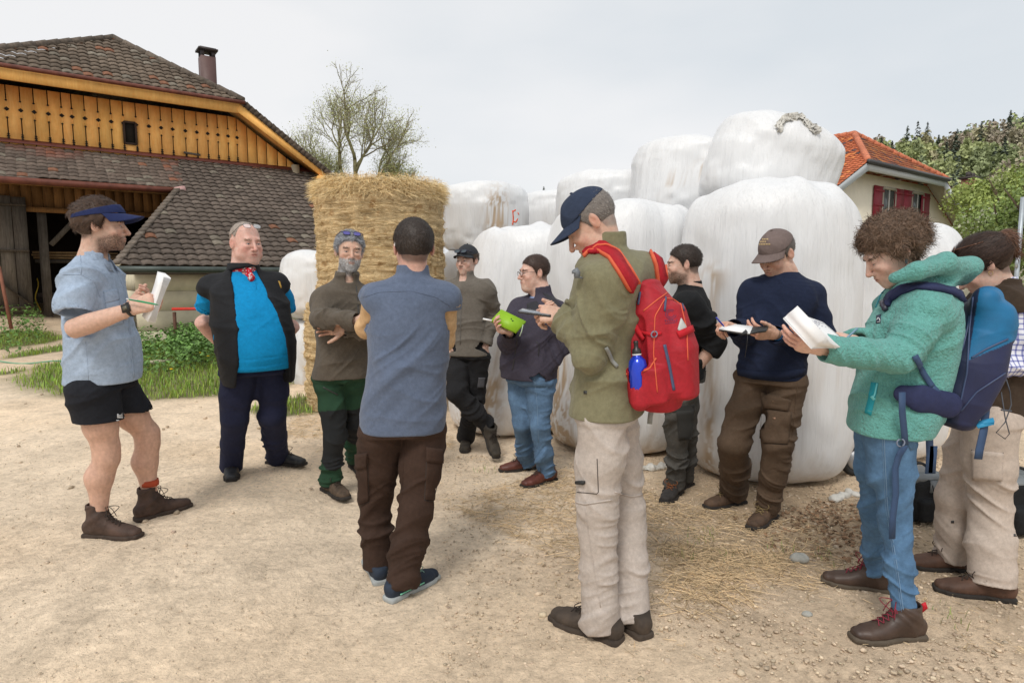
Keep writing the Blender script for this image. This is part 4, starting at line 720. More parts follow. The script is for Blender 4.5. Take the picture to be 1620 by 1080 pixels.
def bale(name, cpx, Yc, z0, z1, r, label, mat, seed=0, lean=(0, 0), e=.40, tilt=0, group='white wrapped silage bales', dirt=.3, taper=0, stains=(), nt=220, npf=130, ax=None, pucker=0, sag=0):
    c = at(cpx, 437, Yc); c[2] = z0; h = z1 - z0; ph_ = np.linspace(-math.pi / 2, math.pi / 2, npf); th = np.arange(nt) * 2 * math.pi / nt
    rp = np.abs(np.cos(ph_)) ** e; zp = np.sign(np.sin(ph_)) * np.abs(np.sin(ph_)) ** e; T, K = np.meshgrid(th, np.arange(npf)); RR, ZZ = rp[K], zp[K]
    D = np.stack([np.cos(T) * RR, np.sin(T) * RR, ZZ], -1); n = fbm(D * 1.6 + seed * 3.7, 3, seed); pl = fbm(np.stack([np.cos(T) * 12, np.sin(T) * 12, ZZ * .5], -1) + seed, 3, seed + 2)
    rad = r * (1 + (n - .5) * .20 + (pl - .5) * .022 + taper * -ZZ * .5 + sag * (1 - ZZ ** 2) * .5); top_ = np.clip(ZZ, 0, 1)
    x = np.cos(T) * RR * rad; y = np.sin(T) * RR * rad; z = (ZZ * .5 + .5) * h + (fbm(D * np.array([2.2, 2.2, 0]) + seed, 2, seed + 5) - .5) * .12 * h * np.clip(ZZ, 0, 1) ** 3 * .7
    x = x + lean[0] * (z / h); y = y + lean[1] * (z / h); V = np.stack([x, y, z], -1)
    if tilt: V = V - vec(0, 0, h * .5); a = math.radians(tilt); V = np.stack([V[..., 0] * math.cos(a) + V[..., 2] * math.sin(a), V[..., 1], -V[..., 0] * math.sin(a) + V[..., 2] * math.cos(a)], -1) + vec(0, 0, h * .5)
    V = (V + c).reshape(-1, 3); i = (np.arange(npf - 1)[:, None] * nt + np.arange(nt)[None]); j = (np.arange(npf - 1)[:, None] * nt + (np.arange(nt)[None] + 1) % nt); Q = np.stack([i, j, j + nt, i + nt], -1).reshape(-1, 4)
    col = np.tile(np.array([.71, .715, .72]), (len(V), 1)); zz = (V[:, 2] - z0) / h; sn = fbm(V * np.array([6, 6, 2.2]), 4, seed + 11); w = dirt * sstep(.55, .75, sn) * sstep(.75, .1, zz) + dirt * .9 * sstep(.12, .0, zz) * sstep(.35, .6, sn); sn2 = fbm(V * np.array([34, 34, 20]), 3, seed + 13)
    for (px, py, rx, ry, a) in stains:
        d = V - CO; yy = d[:, 1] * cP - d[:, 2] * sP; u = W0 / 2 + FPX * d[:, 0] / yy; v = H0 / 2 - FPX * (d[:, 1] * sP + d[:, 2] * cP) / yy; w = w + a * np.exp(-(((u - px) / rx) ** 2 + ((v - py) / ry) ** 2)) * sstep(.47, .60, sn2) * (d[:, 1] < Yc)
    col = lerp(col, np.array(C(168, 136, 92)), np.clip(w, 0, .8)[:, None]); return mk(name, (V, Q), mat, None, col=col, org=tuple(c), label=label, category='bale', group=group), (V, Q)
def build_bales():
    fm = film_mat(); G = 'white wrapped silage bales'; B = {}
    B['L1'] = bale('wrapped_bale', 803, 6.25, 0, 1.98, .62, 'white wrapped bale that the young man in the cap leans on', fm, 1, (.30, 0), .29, dirt=.30, stains=[(760, 640, 25, 30, .9), (740, 670, 25, 20, .6), (783, 600, 12, 40, .5)])
    B['L2'] = bale('wrapped_bale', 980, 5.66, 0, 2.10, .655, 'white wrapped bale directly behind the tall man with the red backpack', fm, 2, (0, 0), .28, dirt=.35, stains=[(880, 620, 16, 70, 1.0), (885, 560, 14, 50, .9), (890, 690, 14, 40, .8)])
    B['L3'] = bale('wrapped_bale', 1217, 4.86, 0, 2.13, .640, 'largest front white bale, behind the man in the navy sweater', fm, 3, (0, .03), .31, dirt=.25, stains=[(1125, 520, 12, 60, .9), (1122, 650, 8, 60, .7), (1128, 440, 20, 20, .6), (1120, 740, 10, 30, .7), (1325, 560, 5, 60, .3)])
    B['L4'] = bale('wrapped_bale', 1386, 5.45, 0, 1.90, .60, 'white wrapped bale behind the head of the curly-haired woman', fm, 4, (0, 0), .30, dirt=.2, stains=[(1340, 480, 4, 60, .5)])
    B['L0'] = bale('wrapped_bale', 772, 8.3, 0, 1.84, .66, 'white wrapped bale under the one with the orange mark, behind the young man', fm, 5, e=.36)
    B['S2'] = bale('wrapped_bale', 905, 8.75, 0, 1.84, .62, 'hidden lower white bale carrying the small flat-topped one', fm, 6, e=.36)
    B['S3'] = bale('wrapped_bale', 968, 7.30, 0, 1.86, .60, 'lower white bale carrying the rounded one left of the creased pair', fm, 7, e=.36)
    B['S4'] = bale('wrapped_bale', 1098, 6.55, 0, 2.06, .60, 'lower white bale seen as a sliver between the two big front bales', fm, 8, e=.34)
    B['S5'] = bale('wrapped_bale', 1262, 6.20, 0, 2.06, .62, 'lower white bale hidden behind the largest front bale', fm, 9, e=.36)
    B['U1'] = bale('wrapped_bale', 768, 8.4, 1.80, 2.68, .58, 'white bale marked with orange spray paint, left end of the upper row', fm, 10, e=.36, stains=[(788, 330, 14, 28, .9), (783, 345, 16, 30, .7)])
    B['U2'] = bale('wrapped_bale', 892, 8.7, 1.80, 2.61, .68, 'small flat-topped white bale in the upper row, right of the orange mark', fm, 11, e=.30)
    B['U3'] = bale('wrapped_bale', 968, 7.55, 1.82, 2.67, .64, 'rounded white bale in the upper row above the cap of the tall man', fm, 12, e=.33)
    B['U4'] = bale('wrapped_bale', 1090, 6.75, 2.0, 2.88, .66, 'white bale with a dirty crease, left of the topmost torn bale', fm, 13, (.06, 0), .38, tilt=4, dirt=.1, stains=[(1068, 285, 18, 8, .9), (1100, 276, 24, 7, .7), (1118, 262, 14, 8, .6)])
    B['U5'] = bale('wrapped_bale', 1206, 6.1, 1.98, 2.92, .60, 'topmost white bale with torn film on its crown, highest of the pile', fm, 14, (0, 0), .50, tilt=20, dirt=.1, pucker=1)
    B['FL'] = bale('wrapped_bale', 527, 8.6, 0, .95, .60, 'lower white bale at left, behind the straw bales beside the bald man', fm, 15, e=.34, dirt=.5)
    B['FU'] = bale('wrapped_bale', 519, 8.6, .93, 1.84, .62, 'upper white bale at left, between the bald man and the straw bales', fm, 16, e=.44)
    o, VQ = B['U1']; b = bvh(*VQ); m = MB(); line(m, b, [(811, 356), (812, 345), (811, 333)], .022, .002, n=10); line(m, b, [(811, 335), (816, 332)], .016, .002, n=5); line(m, b, [(819, 346), (816, 352), (812, 350)], .016, .002, n=6); line(m, b, [(819, 336), (821, 340)], .014, .002, n=4); m.build('spray_mark', plain('spray_orange', C(240, 96, 50), .7), o)
    o, VQ = B['U5']; b = bvh(*VQ); rr = np.random.default_rng(2); f = F(); pts = []
    for x, y in ((1232, 204), (1234, 192), (1242, 184), (1254, 182), (1266, 183), (1276, 192), (1286, 200), (1292, 206)):
        h = next(h_ for h_ in (hitpx(b, x, y + k) for k in range(6, 80, 3)) if h_ is not None and np.linalg.norm(h_[0]) > 0); pts.append(h[0] + vec(0, -.008, .0))
    m = MB(); pts = np.array(pts)
    for k in range(5):
        t = np.linspace(0, len(pts) - 1, 26); P = np.stack([np.interp(t, np.arange(len(pts)), pts[:, j]) for j in range(3)], 1) + np.stack([rr.normal(0, .008, 26), -.005 + rr.normal(0, .008, 26), .006 * k + .006 * np.sin(t * 3 + k * 2) + rr.normal(0, .006, 26)], 1)
        m.ribbon(P, unit3(np.stack([.7 * np.sin(t * 5 + k), -1 + 0 * t, .9 * np.cos(t * 4 + k * 2)], 1)), .035 + .03 * np.abs(np.sin(t * 2.3 + k)), .002)
    m.build('torn_film', plain('torn_film', C(205, 202, 194), .5, .2, 20, bmp=.004, bs=60), o)
    # loose film skirt on the ground at the foot of the front bales
    for pts, lab in (([(1318, 792), (1345, 782), (1372, 786), (1392, 794)], 'crumpled white film lying at the foot of the largest bale'), ([(1000, 745), (1030, 742), (1056, 738)], 'scrap of white film on the ground behind the tall man')):
        P = [gnd(*q) + vec(0, 0, .01) for q in pts]; f = F(); f.chain(P, [.03] * len(P), .03); V, Q = f.mesh(.009, 1); V[:, 2] = np.maximum(V[:, 2] * .8, .001); V = V + vnorm(V, Q) * ((fbm(V * 22, 3, 5) - .5) * .05)[:, None]; mk('loose_film', (V, Q), plain('torn_film', (0, 0, 0)), None, org=tuple(P[0]), label=lab, category='plastic film')
    # straw bales
    def straw_mat():
        m, t, b = nodes('straw'); v = coords(t, (1, 1, 1)); a = t.nodes.new('ShaderNodeVertexColor'); a.layer_name = 'col'; n1 = tex(t, coords(t, (9, 9, 60)), 1, 6, .75, 2.2); n2 = tex(t, coords(t, (70, 70, 70)), 1, 5, .8, 1.5); n3 = tex(t, coords(t, (3, 3, 26)), 1, 4, .7, 1.0)
        c = mixc(t, ramp(t, n1, [(.35, 0), (.65, 1)]), C(226, 192, 142), C(254, 234, 192)); c = mixc(t, ramp(t, n2, [(.38, .8), (.5, 0)]), c, C(176, 142, 96)); c = mixc(t, ramp(t, n3, [(.30, .55), (.42, 0)]), c, C(178, 148, 104)); c = mixc(t, 1, c, a.outputs['Color'], 'MULTIPLY')
        t.links.new(c, b.inputs['Base Color']); b.inputs['Roughness'].default_value = .85; b.inputs['Specular IOR Level'].default_value = .2; p = bump(t, b, n1, .02, 1); p = bump(t, b, n3, .02, 1, p); bump(t, b, n2, .010, 1, p); return m
    sm = straw_mat(); rr = np.random.default_rng(6)
    def straw(cpx, Yc, z0, z1, r, lab, seed, topstraw):
        c = at(cpx, 437, Yc); c[2] = z0; h = z1 - z0; nt, nz = 260, 120; T, K = np.meshgrid(np.arange(nt) * 2 * math.pi / nt, np.linspace(0, 1, nz)); cv = .04; prof = 1 - .06 * (np.abs(2 * K - 1)) ** 8
        P = np.stack([np.cos(T) * 2, np.sin(T) * 2, K * h * 2], -1); nb = fbm(np.stack([np.cos(T) * 3, np.sin(T) * 3, K * h * 26 + .35 * np.sin(T * 2 + seed)], -1), 3, seed); na = fbm(P * 3, 3, seed + 2); band = np.clip(.5 + .5 * np.sin((K * h * 34) + 1.4 * np.sin(T * 1.0 + seed)), 0, 1) ** 8
        R_ = r * prof * (1 + (fbm(P * .7, 2, seed + 4) - .5) * .06) + (nb - .5) * .05 + (na - .5) * .05 - band * .010 * (na > .45); V = np.stack([c[0] + np.cos(T) * R_, c[1] + np.sin(T) * R_, c[2] + K * h + (na - .5) * .04], -1).reshape(-1, 3)
        i = (np.arange(nz - 1)[:, None] * nt + np.arange(nt)[None]); j = (np.arange(nz - 1)[:, None] * nt + (np.arange(nt)[None] + 1) % nt); Q = list(map(tuple, np.stack([i, j, j + nt, i + nt], -1).reshape(-1, 4))); Q += [tuple(range(nt))[::-1], tuple((nz - 1) * nt + k for k in range(nt))]
        col = np.clip(.82 + .5 * (na - .5) + .55 * (nb - .5), .5, 1.15).reshape(-1, 1) * np.array([1.04, 1.0, .93]); dn = fbm(P * 6, 3, seed + 8).ravel(); col = lerp(col, np.array([.55, .40, .26]), (sstep(.66, .76, dn) * .7)[:, None])
        m = MB(); m.add(V, Q, 0, col); o = m.build('straw_bale', sm, None, org=tuple(c), label=lab, category='bale', group='stacked round straw bales')
        # stalks sticking out
        n = 4500; k = rr.integers(0, len(V), n); p = V[k] + rr.normal(0, .004, (n, 3)); rad = unit3(V[k] - np.array([c[0], c[1], 0]) * np.array([1, 1, 0]) - np.array([0, 0, 1]) * V[k][:, 2:3]); tn = np.stack([-rad[:, 1], rad[:, 0], 0 * rad[:, 0]], 1); d = unit3(tn * rr.choice([-1, 1], (n, 1)) + rad * rr.uniform(.0, .35, (n, 1)) + rr.normal(0, .35, (n, 3))); L_ = rr.uniform(.02, .07, (n, 1))
        if topstraw:
            n2 = 9000; a = rr.uniform(0, 6.283, n2); q = r * np.sqrt(rr.uniform(.35, 1.06, n2)); p2 = np.stack([c[0] + np.cos(a) * q, c[1] + np.sin(a) * q, z1 + rr.uniform(-.07, .06, n2) - (q > r) * .03], 1); d2 = unit3(np.stack([np.cos(a) * .6, np.sin(a) * .6, 0 * a - .08], 1) * rr.uniform(0, 1.2, (n2, 1)) + rr.normal(0, .5, (n2, 3)) * np.array([1, 1, .28])); n3 = 7000; a = rr.uniform(0, 6.283, n3); ra = np.stack([np.cos(a), np.sin(a), 0 * a], 1); p3 = ra * (r * rr.uniform(.95, 1.02, (n3, 1))) + np.array([c[0], c[1], 0]) + np.stack([0 * a, 0 * a, z1 + rr.uniform(-.16, .02, n3)], 1); d3 = unit3(ra * .7 + rr.normal(0, .7, (n3, 3)) * np.array([1, 1, .35]) - np.array([0, 0, .35]))
            p = np.concatenate([p, p2, p3]); d = np.concatenate([d, d2, d3]); L_ = np.concatenate([L_, rr.uniform(.04, .14, (n2, 1)), rr.uniform(.03, .12, (n3, 1))]); rad = np.concatenate([rad, np.tile([0, 0, 1.], (n2, 1)), ra]); n += n2 + n3
        sd = unit3(np.cross(d, rad + rr.normal(0, .3, (n, 3)))) * .0016; A = np.stack([p - sd, p + sd, p + d * L_ * .6 + sd + rad * .004, p + d * L_ * .6 - sd + rad * .004, p + d * L_ + vec(0, 0, -.012)], 1).reshape(-1, 3); b_ = np.arange(n) * 5; cc = (np.array(C(246, 222, 172)) * rr.uniform(.65, 1.15, (n, 1))).repeat(5, 0)
        m = MB(); m.add(A, np.stack([b_, b_ + 1, b_ + 2, b_ + 3], 1), 0, cc); m.F.append((np.stack([b_ + 3, b_ + 2, b_ + 4], 1), 0)); m.build('loose_stalks', vcol('straw_bit', .8, .1, 60, 0, spec=.3), o, smooth=False, kind='stuff')
        # net wrap cords
        m = MB(); 
        for zz in np.sort(rr.uniform(.04, .96, 16)): 
            t = np.linspace(0, 6.283, 90)[:-1]; kk = int(zz * (nz - 1)); ring = V.reshape(nz, nt, 3)[kk][(t / 6.2832 * nt).astype(int) % nt] ; m.tube(ring + np.stack([np.cos(t), np.sin(t), 0 * t], 1) * .004 + np.stack([0 * t, 0 * t, .02 * np.sin(t * 2 + zz * 9)], 1), .0022, 4, closed=True)
        m.build('baling_twine', plain('twine', C(170, 140, 90), .9), o)
    straw(590, 6.98, 0, 1.22, .72, 'lower round straw bale standing on the ground behind the bearded grey-haired man', 3, False); straw(604, 6.98, 1.20, 2.46, .675, 'upper round straw bale with shaggy top, stacked on the lower one', 8, True)
def build_bits():
    # trolley wheel, bags, pole
    g = gnd(1352, 752); m = MB(); c = g + vec(0, .0, .125); a = np.linspace(0, 6.283, 33)[:-1]; ax = unit(vec(1, .15, 0)); m.tube([c + ax * math.cos(q) * .10 + vec(0, 0, math.sin(q) * .10) for q in a], .026, 10, closed=True); o = m.build('wheel', plain('rubber', (.02, .02, .02), .8), None, org=tuple(g), label='small rubber-tyred wheel standing against the bales behind the curly-haired woman', category='wheel'); m = MB(); m.lathe([(.02, -.03), (.075, -.022), (.08, 0), (.075, .022), (.02, .03)], c, np.stack([ax, vec(0, 0, 1), np.cross(ax, vec(0, 0, 1))], 1), 24); m.build('rim', plain('rim_grey', C(170, 172, 175), .4, .1, metal=.6), o)
    bm = cloth('bag_black', C(30, 31, 33), .8, .2, .004, 14, 700, .0005); gm = plain('bag_grey', C(112, 116, 118), .5, .15)
    for px0, px1, py, h, lab in ((1443, 1500, 832, .27, 'black padded camera bag with grey lid on the gravel between the two women'), (1588, 1668, 852, .30, 'black padded bag with grey buckled lid at the right edge')):
        a, b_ = gnd(px0, py), gnd(px1, py - 4); c = (a + b_) / 2; L_ = np.linalg.norm(b_ - a) / 2; d = unit(b_ - a); n = vec(-d[1], d[0], 0); R = np.stack([d, n, vec(0, 0, 1)], 1); f = F(); f.box(c + n * .12 + vec(0, 0, h / 2 + .01), (L_, .12, h / 2), R, .035); f.box(c + n * .0 + vec(0, 0, h * .35), (L_ * .75, .035, h * .26), R, .02, .015)
        V, Q = f.mesh(.007, 1); V = folds(V, Q, [(c - d, c + d, .5, .012, 12, 10)], 3); o = mk('camera_bag', (V, Q), bm, None, org=tuple(c), label=lab, category='bag'); m = MB(); m.box(c + n * .12 + vec(0, 0, h + .012), (L_ * .97, .115, .016), R); m.box(c + n * .0 + vec(0, 0, h - .03), (L_ * .2, .012, .035), R); m.build('lid', gm, o, smooth=False); m = MB(); q = c + n * -.05 + vec(0, 0, h * .62); m.tube([q + d * .02 + d * math.cos(t) * .018 + vec(0, 0, math.sin(t) * .03) for t in np.linspace(0, 6.283, 12)[:-1]], .003, 5, closed=True); m.build('pull_loop', plain('loop_green', C(90, 190, 50), .6), o)
        m = MB(); m.tube([c + n * .12 + d * (L_ * .7 * t) + vec(0, 0, h + .03 + .05 * (1 - t * t)) for t in np.linspace(-1, 1, 11)], .010, 6); m.build('handle', plain('handle_black', (.02, .02, .02), .8), o)
    p = at(1617, 330, 9.0); m = MB(); g = vec(p[0], p[1], 0); m.tube([g, g + vec(0, 0, 2.6)], .028, 12); m.lathe([(.04, 0), (.04, .05)], g + vec(0, 0, .0), None, 12); m.tube([g + vec(0, 0, 1.75), g + vec(-.03, -.02, 1.70), g + vec(-.03, -.02, 1.62)], .02, 8); m.build('metal_pole', plain('galvanised', C(176, 184, 190), .45, .1, 10, metal=.5), None, org=tuple(g), label='galvanised metal pole at the right edge of the picture', category='pole')
# ---------------------------------------------------------------- human builders
SKIN = vcol('skin', .5, .10, 60, .0006, 260, sss=.12, spec=.35)
EYE = vcol('eye', .12, 0, 10, 0, spec=.6)
HAIRM = vcol('hair', .55, .2, 90, 0, spec=.35)
def head_field(p):
    f = F(); jw = p.get('jaw', 1.0); fat = p.get('fat', 0); ns = p.get('nose', 1.0)
    f.ell((0, .016, .034), (.0755, .096, .083), k=.0)
    f.ell((0, -.036, -.028), (.061 * (1 + fat * .12), .057, .083), k=.03)
    f.ell((0, -.040, -.070), (.052 * jw * (1 + fat * .25), .047, .040), k=.03)
    f.ell((0, -.078, -.098), (.021 * jw, .016, .016), k=.022)
    if fat: f.ell((0, -.035, -.112), (.05, .05, .03), k=.035)
    f.cone((-.034, -.081, .023), (.034, -.081, .023), .010, .010, .016)
    for s in (-1, 1):
        f.ell((s * .031, -.103, .000), (.0155, .015, .0120), k=.012, op='s')
        f.ell((s * .043, -.066, -.030), (.018, .016, .018), k=.024)
        f.ell((s * .030, -.084, -.016), (.017, .011, .010), k=.014)
    for s in (-1, 1): f.ell((s * .031, -.0775, -.001), (.0150,) * 3, k=.004)
    op = p.get('eyes', .0042)
    for s in (-1, 1): f.ell((s * .031, -.094, -.0015), (.0128, .012, op), k=.002, op='s')
    f.cone((0, -.088, .014), (0, -.108 - .006 * ns, -.030), .0075, .0105, .010)
    f.ell((0, -.108 - .006 * ns, -.033), (.0105, .0095, .0090), k=.006)
    for s in (-1, 1): f.ell((s * .0125, -.0995, -.036), (.0072, .0095, .0072), k=.006)
    f.ell((0, -.082, -.062), (.029, .017, .024), k=.018)
    f.ell((0, -.0975, -.0575), (.0215, .0068, .0048), k=.004); f.ell((0, -.0965, -.0675), (.0185, .0070, .0055), k=.004)
    mo = p.get('mouth', .0012); f.ell((0, -.1050, -.0622), (.019, .006, mo), k=.002, op='s')
    for s in (-1, 1):
        R = np.stack([rodr((1, 0, 0), (0, 0, 1), s * -22), rodr((0, 1, 0), (0, 0, 1), s * -22), vec(0, 0, 1)], 1)
        f.ell((s * .0785, .010, -.004), (.0065, .0185, .0315), R, k=.006)
        f.ell((s * .0855, .005, .000), (.0055, .0095, .017), R, k=.003, op='s')
    return f
def skin_col(V, p):
    base = np.array(p.get('skin', (.54, .35, .27))); c = np.tile(base, (len(V), 1))
    x, y, z = V.T; ax = np.abs(x)
    def blob(cx, cy, cz, r): return np.exp(-(((ax - cx) ** 2 + (y - cy) ** 2 + (z - cz) ** 2) / r ** 2))
    red = .55 * blob(.045, -.075, -.035, .026) + .6 * blob(0, -.115, -.032, .014) + .5 * blob(.084, .012, -.004, .03)
    red = red * p.get('ruddy', 1.0); c = c * (1 - red[:, None] * np.array([.02, .28, .30]))
    lip = np.exp(-((x / .021) ** 4 + ((z + .0625) / .0085) ** 4)) * (y < -.088)
    c = lerp(c, base * np.array([.80, .50, .50]), (lip * .75)[:, None])
    c = lerp(c, base * np.array([.18, .10, .10]), (np.exp(-((x / .019) ** 6 + ((z + .0622) / .0016) ** 2)) * (y < -.088) * .65)[:, None])
    lid = np.exp(-(((ax - .031) / .016) ** 4 + ((z + .001) / .0095) ** 4)) * (y < -.075)
    c = lerp(c, base * np.array([.72, .55, .52]), (lid * .55)[:, None])
    lash = np.exp(-(((ax - .031) / .0145) ** 6 + ((z - p.get('eyes', .0042) * .75 + .0015) / .0016) ** 2)) * (y < -.08)
    c = lerp(c, np.array([.03, .02, .015]), (lash * .85)[:, None])
    nos = np.exp(-((ax - .0065) ** 2 + (y + .108) ** 2 + (z + .0425) ** 2) / .0034 ** 2); c = c * (1 - .7 * nos[:, None])
    if p.get('stubble'):
        a, sc = p['stubble']; n = noise3(V * 260, 3)
        w = sstep(-.028, -.052, z + .35 * (y + .06) * (y > -.06)) * sstep(.028, .0, y) * sstep(-.175, -.125, z)
        w = w * (1 - .8 * lip); w = np.maximum(w, np.exp(-((x / .026) ** 4 + ((z + .050) / .0065) ** 4)) * (y < -.08))
        w = w * (1 - np.exp(-(((ax - .034) / .018) ** 4 + ((z + .030) / .020) ** 4)) * (y < -.05))
        c = lerp(c, np.array(sc), (np.clip(w * a * (.6 + .8 * n), 0, 1))[:, None])
    if p.get('hair') in ('short', 'rec', 'long', 'curly'):       # scalp shows darker where the hair thins out
        w = sstep(-.016, .006, z - zline(y, p['hair'])) * (y > -.10) * (np.abs(ax - .079) > .0 ) * (1 - np.exp(-(((ax - .082) / .012) ** 4 + ((y - .01) / .022) ** 4 + ((z + .004) / .034) ** 4)))
        c = lerp(c, np.array(p.get('hcol', (.05, .03, .02))) * 1.3 + .02, (w * .75)[:, None])
    n = fbm(V * 55, 3, 6)[:, None] - .5; c = c * (1 + n * np.array([.10, .34, .38])); c = c * (1 + .10 * (noise3(V * 300, 2)[:, None] - .5))
    return c
CAPZ = 9
def zline(y, style):
    xs = [-.12, -.075, -.055, -.03, -.018, -.012, .022, .032, .06, .12]
    zs = {'short': [.072, .070, .052, .030, .004, -.016, .014, -.045, -.062, -.062],
          'rec':   [.100, .092, .062, .036, .004, -.016, .014, -.045, -.062, -.062],
          'curly': [.052, .050, .030, .012, -.010, -.020, -.012, -.060, -.075, -.075],
          'long':  [.062, .060, .045, .024, .000, -.020, -.005, -.06, -.085, -.085],
          'bald':  [.20, .20, .20, .20, .040, .030, .045, .000, -.055, -.055]}[style]
    return np.interp(y, xs, zs)
def hair(parent, T, p):
    """hair shell with lumps plus many strands; T = head transform"""
    th = p.get('hth', .010); st = p.get('hair', 'short'); col = np.array(p.get('hcol', (.05, .03, .02))); nz = p.get('hnoise', .004); fr = p.get('hfreq', 60)
    f = F()
    def shell(X, Y, Z):
        lift = th + (Z > .0) * 0; r = (.0755 + th, .096 + th, .083 + th * 1.15)
        q = np.sqrt((X / r[0]) ** 2 + ((Y - .016) / r[1]) ** 2 + ((Z - .034) / r[2]) ** 2); d = (q - 1) * .085
        P = np.stack(np.broadcast_arrays(X, Y, Z), -1); n = fbm(P * np.array([fr, fr, fr * .6]), 2, p.get('seed', 0)); d = d - (n - .5) * 2 * nz
        m = (zline(Y, st) + (fbm(P * 70, 1, 5) - .5) * .012 - Z) * .8; m = np.maximum(m, (-.085 - Y) * 1.0) if st != 'x' else m
        if 'ztop' in p: m = np.maximum(m, Z - p['ztop'](Y))
        return np.maximum(d, m)
    f.fn(shell, (-.1, -.12, -.10), (.1, .14, .15 + th), 0)
    V, Q = f.mesh(p.get('hh', .0035), 1); Nn = vnorm(V, Q)
    cc = col * (0.75 + .5 * fbm(V * np.array([180, 60, 60]), 2, 9))[:, None]
    mb = MB(); mb.add(T(V), Q, 0, cc)
    ns = p.get('strands', 2500); Ls = p.get('hlen', .025); rr = np.random.default_rng(p.get('seed', 0) + 5)
    if ns:
        i = rr.integers(0, len(V), ns); i = i[(Nn[i] @ vec(0, 0, 1) > -.6)]; i = i if 'band' not in p else i[~((V[i][:, 2] > .040 - (V[i][:, 1] + .02) * .20 - .012) & (V[i][:, 2] < .088 - (V[i][:, 1] + .02) * .34))]; P = V[i]; n = Nn[i]; ns = len(i)
        flow = p.get('flow', lambda P: np.stack([P[:, 0] * 3, .35 + P[:, 1] * 4, -.35 - (P[:, 2] < .03) * 1.0], 1))(P)
        flow = flow + rr.normal(0, p.get('hrand', .35), (ns, 3)); flow -= n * np.sum(flow * n, 1)[:, None]; flow /= np.linalg.norm(flow, axis=1)[:, None] + 1e-9
        side = np.cross(flow, n) * 1.0; w = p.get('hw', .0011); up = p.get('hup', .35); Ln = Ls * rr.uniform(.5, 1.2, ns); curl = p.get('curl', 0)
        ph = rr.uniform(0, 6.28, ns); pts = []; K = 4 if curl else 3
        for k in range(K):
            s = k / (K - 1); o = P + flow * (Ln * s)[:, None] * (1 - .25 * s) + n * ((Ln * up * math.sin(s * math.pi * .75)) + .001)[:, None]
            o[:, 2] -= Ln * .15 * s * s
            if curl: o += (side * np.sin(ph + s * 4.5)[:, None] + n * np.cos(ph + s * 4.5)[:, None]) * curl * min(1, s * 2)
            pts.append(o)
        for k in range(K):
            ww = w * (1 - .75 * k / (K - 1))
            pts[k] = np.stack([pts[k] - side * ww, pts[k] + side * ww], 1)
        A = np.stack(pts, 1).reshape(ns, -1, 3); VV = A.reshape(-1, 3); b = np.arange(ns)[:, None] * 2 * K
        Fq = np.concatenate([b + np.array([2 * k, 2 * k + 1, 2 * k + 3, 2 * k + 2]) for k in range(K - 1)])
        sc = (col * rr.uniform(.55, 1.6, (ns, 1)) + p.get('grey', 0) * rr.random((ns, 1)) ** 2).repeat(2 * K, 0); mb.add(T(VV), Fq, 0, sc)
    return mb.build(p.get('hname', 'hair'), HAIRM, parent)
def fuzz_on(mb, V, Nn, w, n, L, width, col, flow, rr, T, var=.5):
    """short hairs on a skin surface where weight w is high"""
    i = rr.choice(len(V), n, p=w / w.sum()); P = V[i] + rr.normal(0, .0012, (n, 3)); nn = Nn[i]
    fl = np.asarray(flow, float) + rr.normal(0, .35, (n, 3)); fl -= nn * np.sum(fl * nn, 1)[:, None] * .7; fl /= np.linalg.norm(fl, axis=1)[:, None]
    sd = np.cross(fl, nn) * width; l = L * rr.uniform(.5, 1.3, (n, 1)); c = np.asarray(col) * rr.uniform(1 - var, 1 + var, (n, 1))
    A = np.stack([P - sd + nn * -.001, P + sd + nn * -.001, P + fl * l + nn * l * .35], 1).reshape(-1, 3)
    mb.add(T(A), np.arange(3 * n).reshape(-1, 3), 0, c.repeat(3, 0))
def make_frame(c, a, pitch=0, roll=0, s=1.0):
    fw = fwd(a); lf = left(a); up = vec(0, 0, 1)
    fw, up = rodr(fw, lf, pitch), rodr(up, lf, pitch)           # positive pitch looks down
    lf, up = rodr(lf, fw, roll), rodr(up, fw, roll)
    R = np.stack([lf, -fw, up], 1) * s; c = np.asarray(c, float)
    return (lambda V: c + np.asarray(V, float) @ R.T), (lambda P: (np.asarray(P, float) - c) @ np.linalg.inv(R).T), R
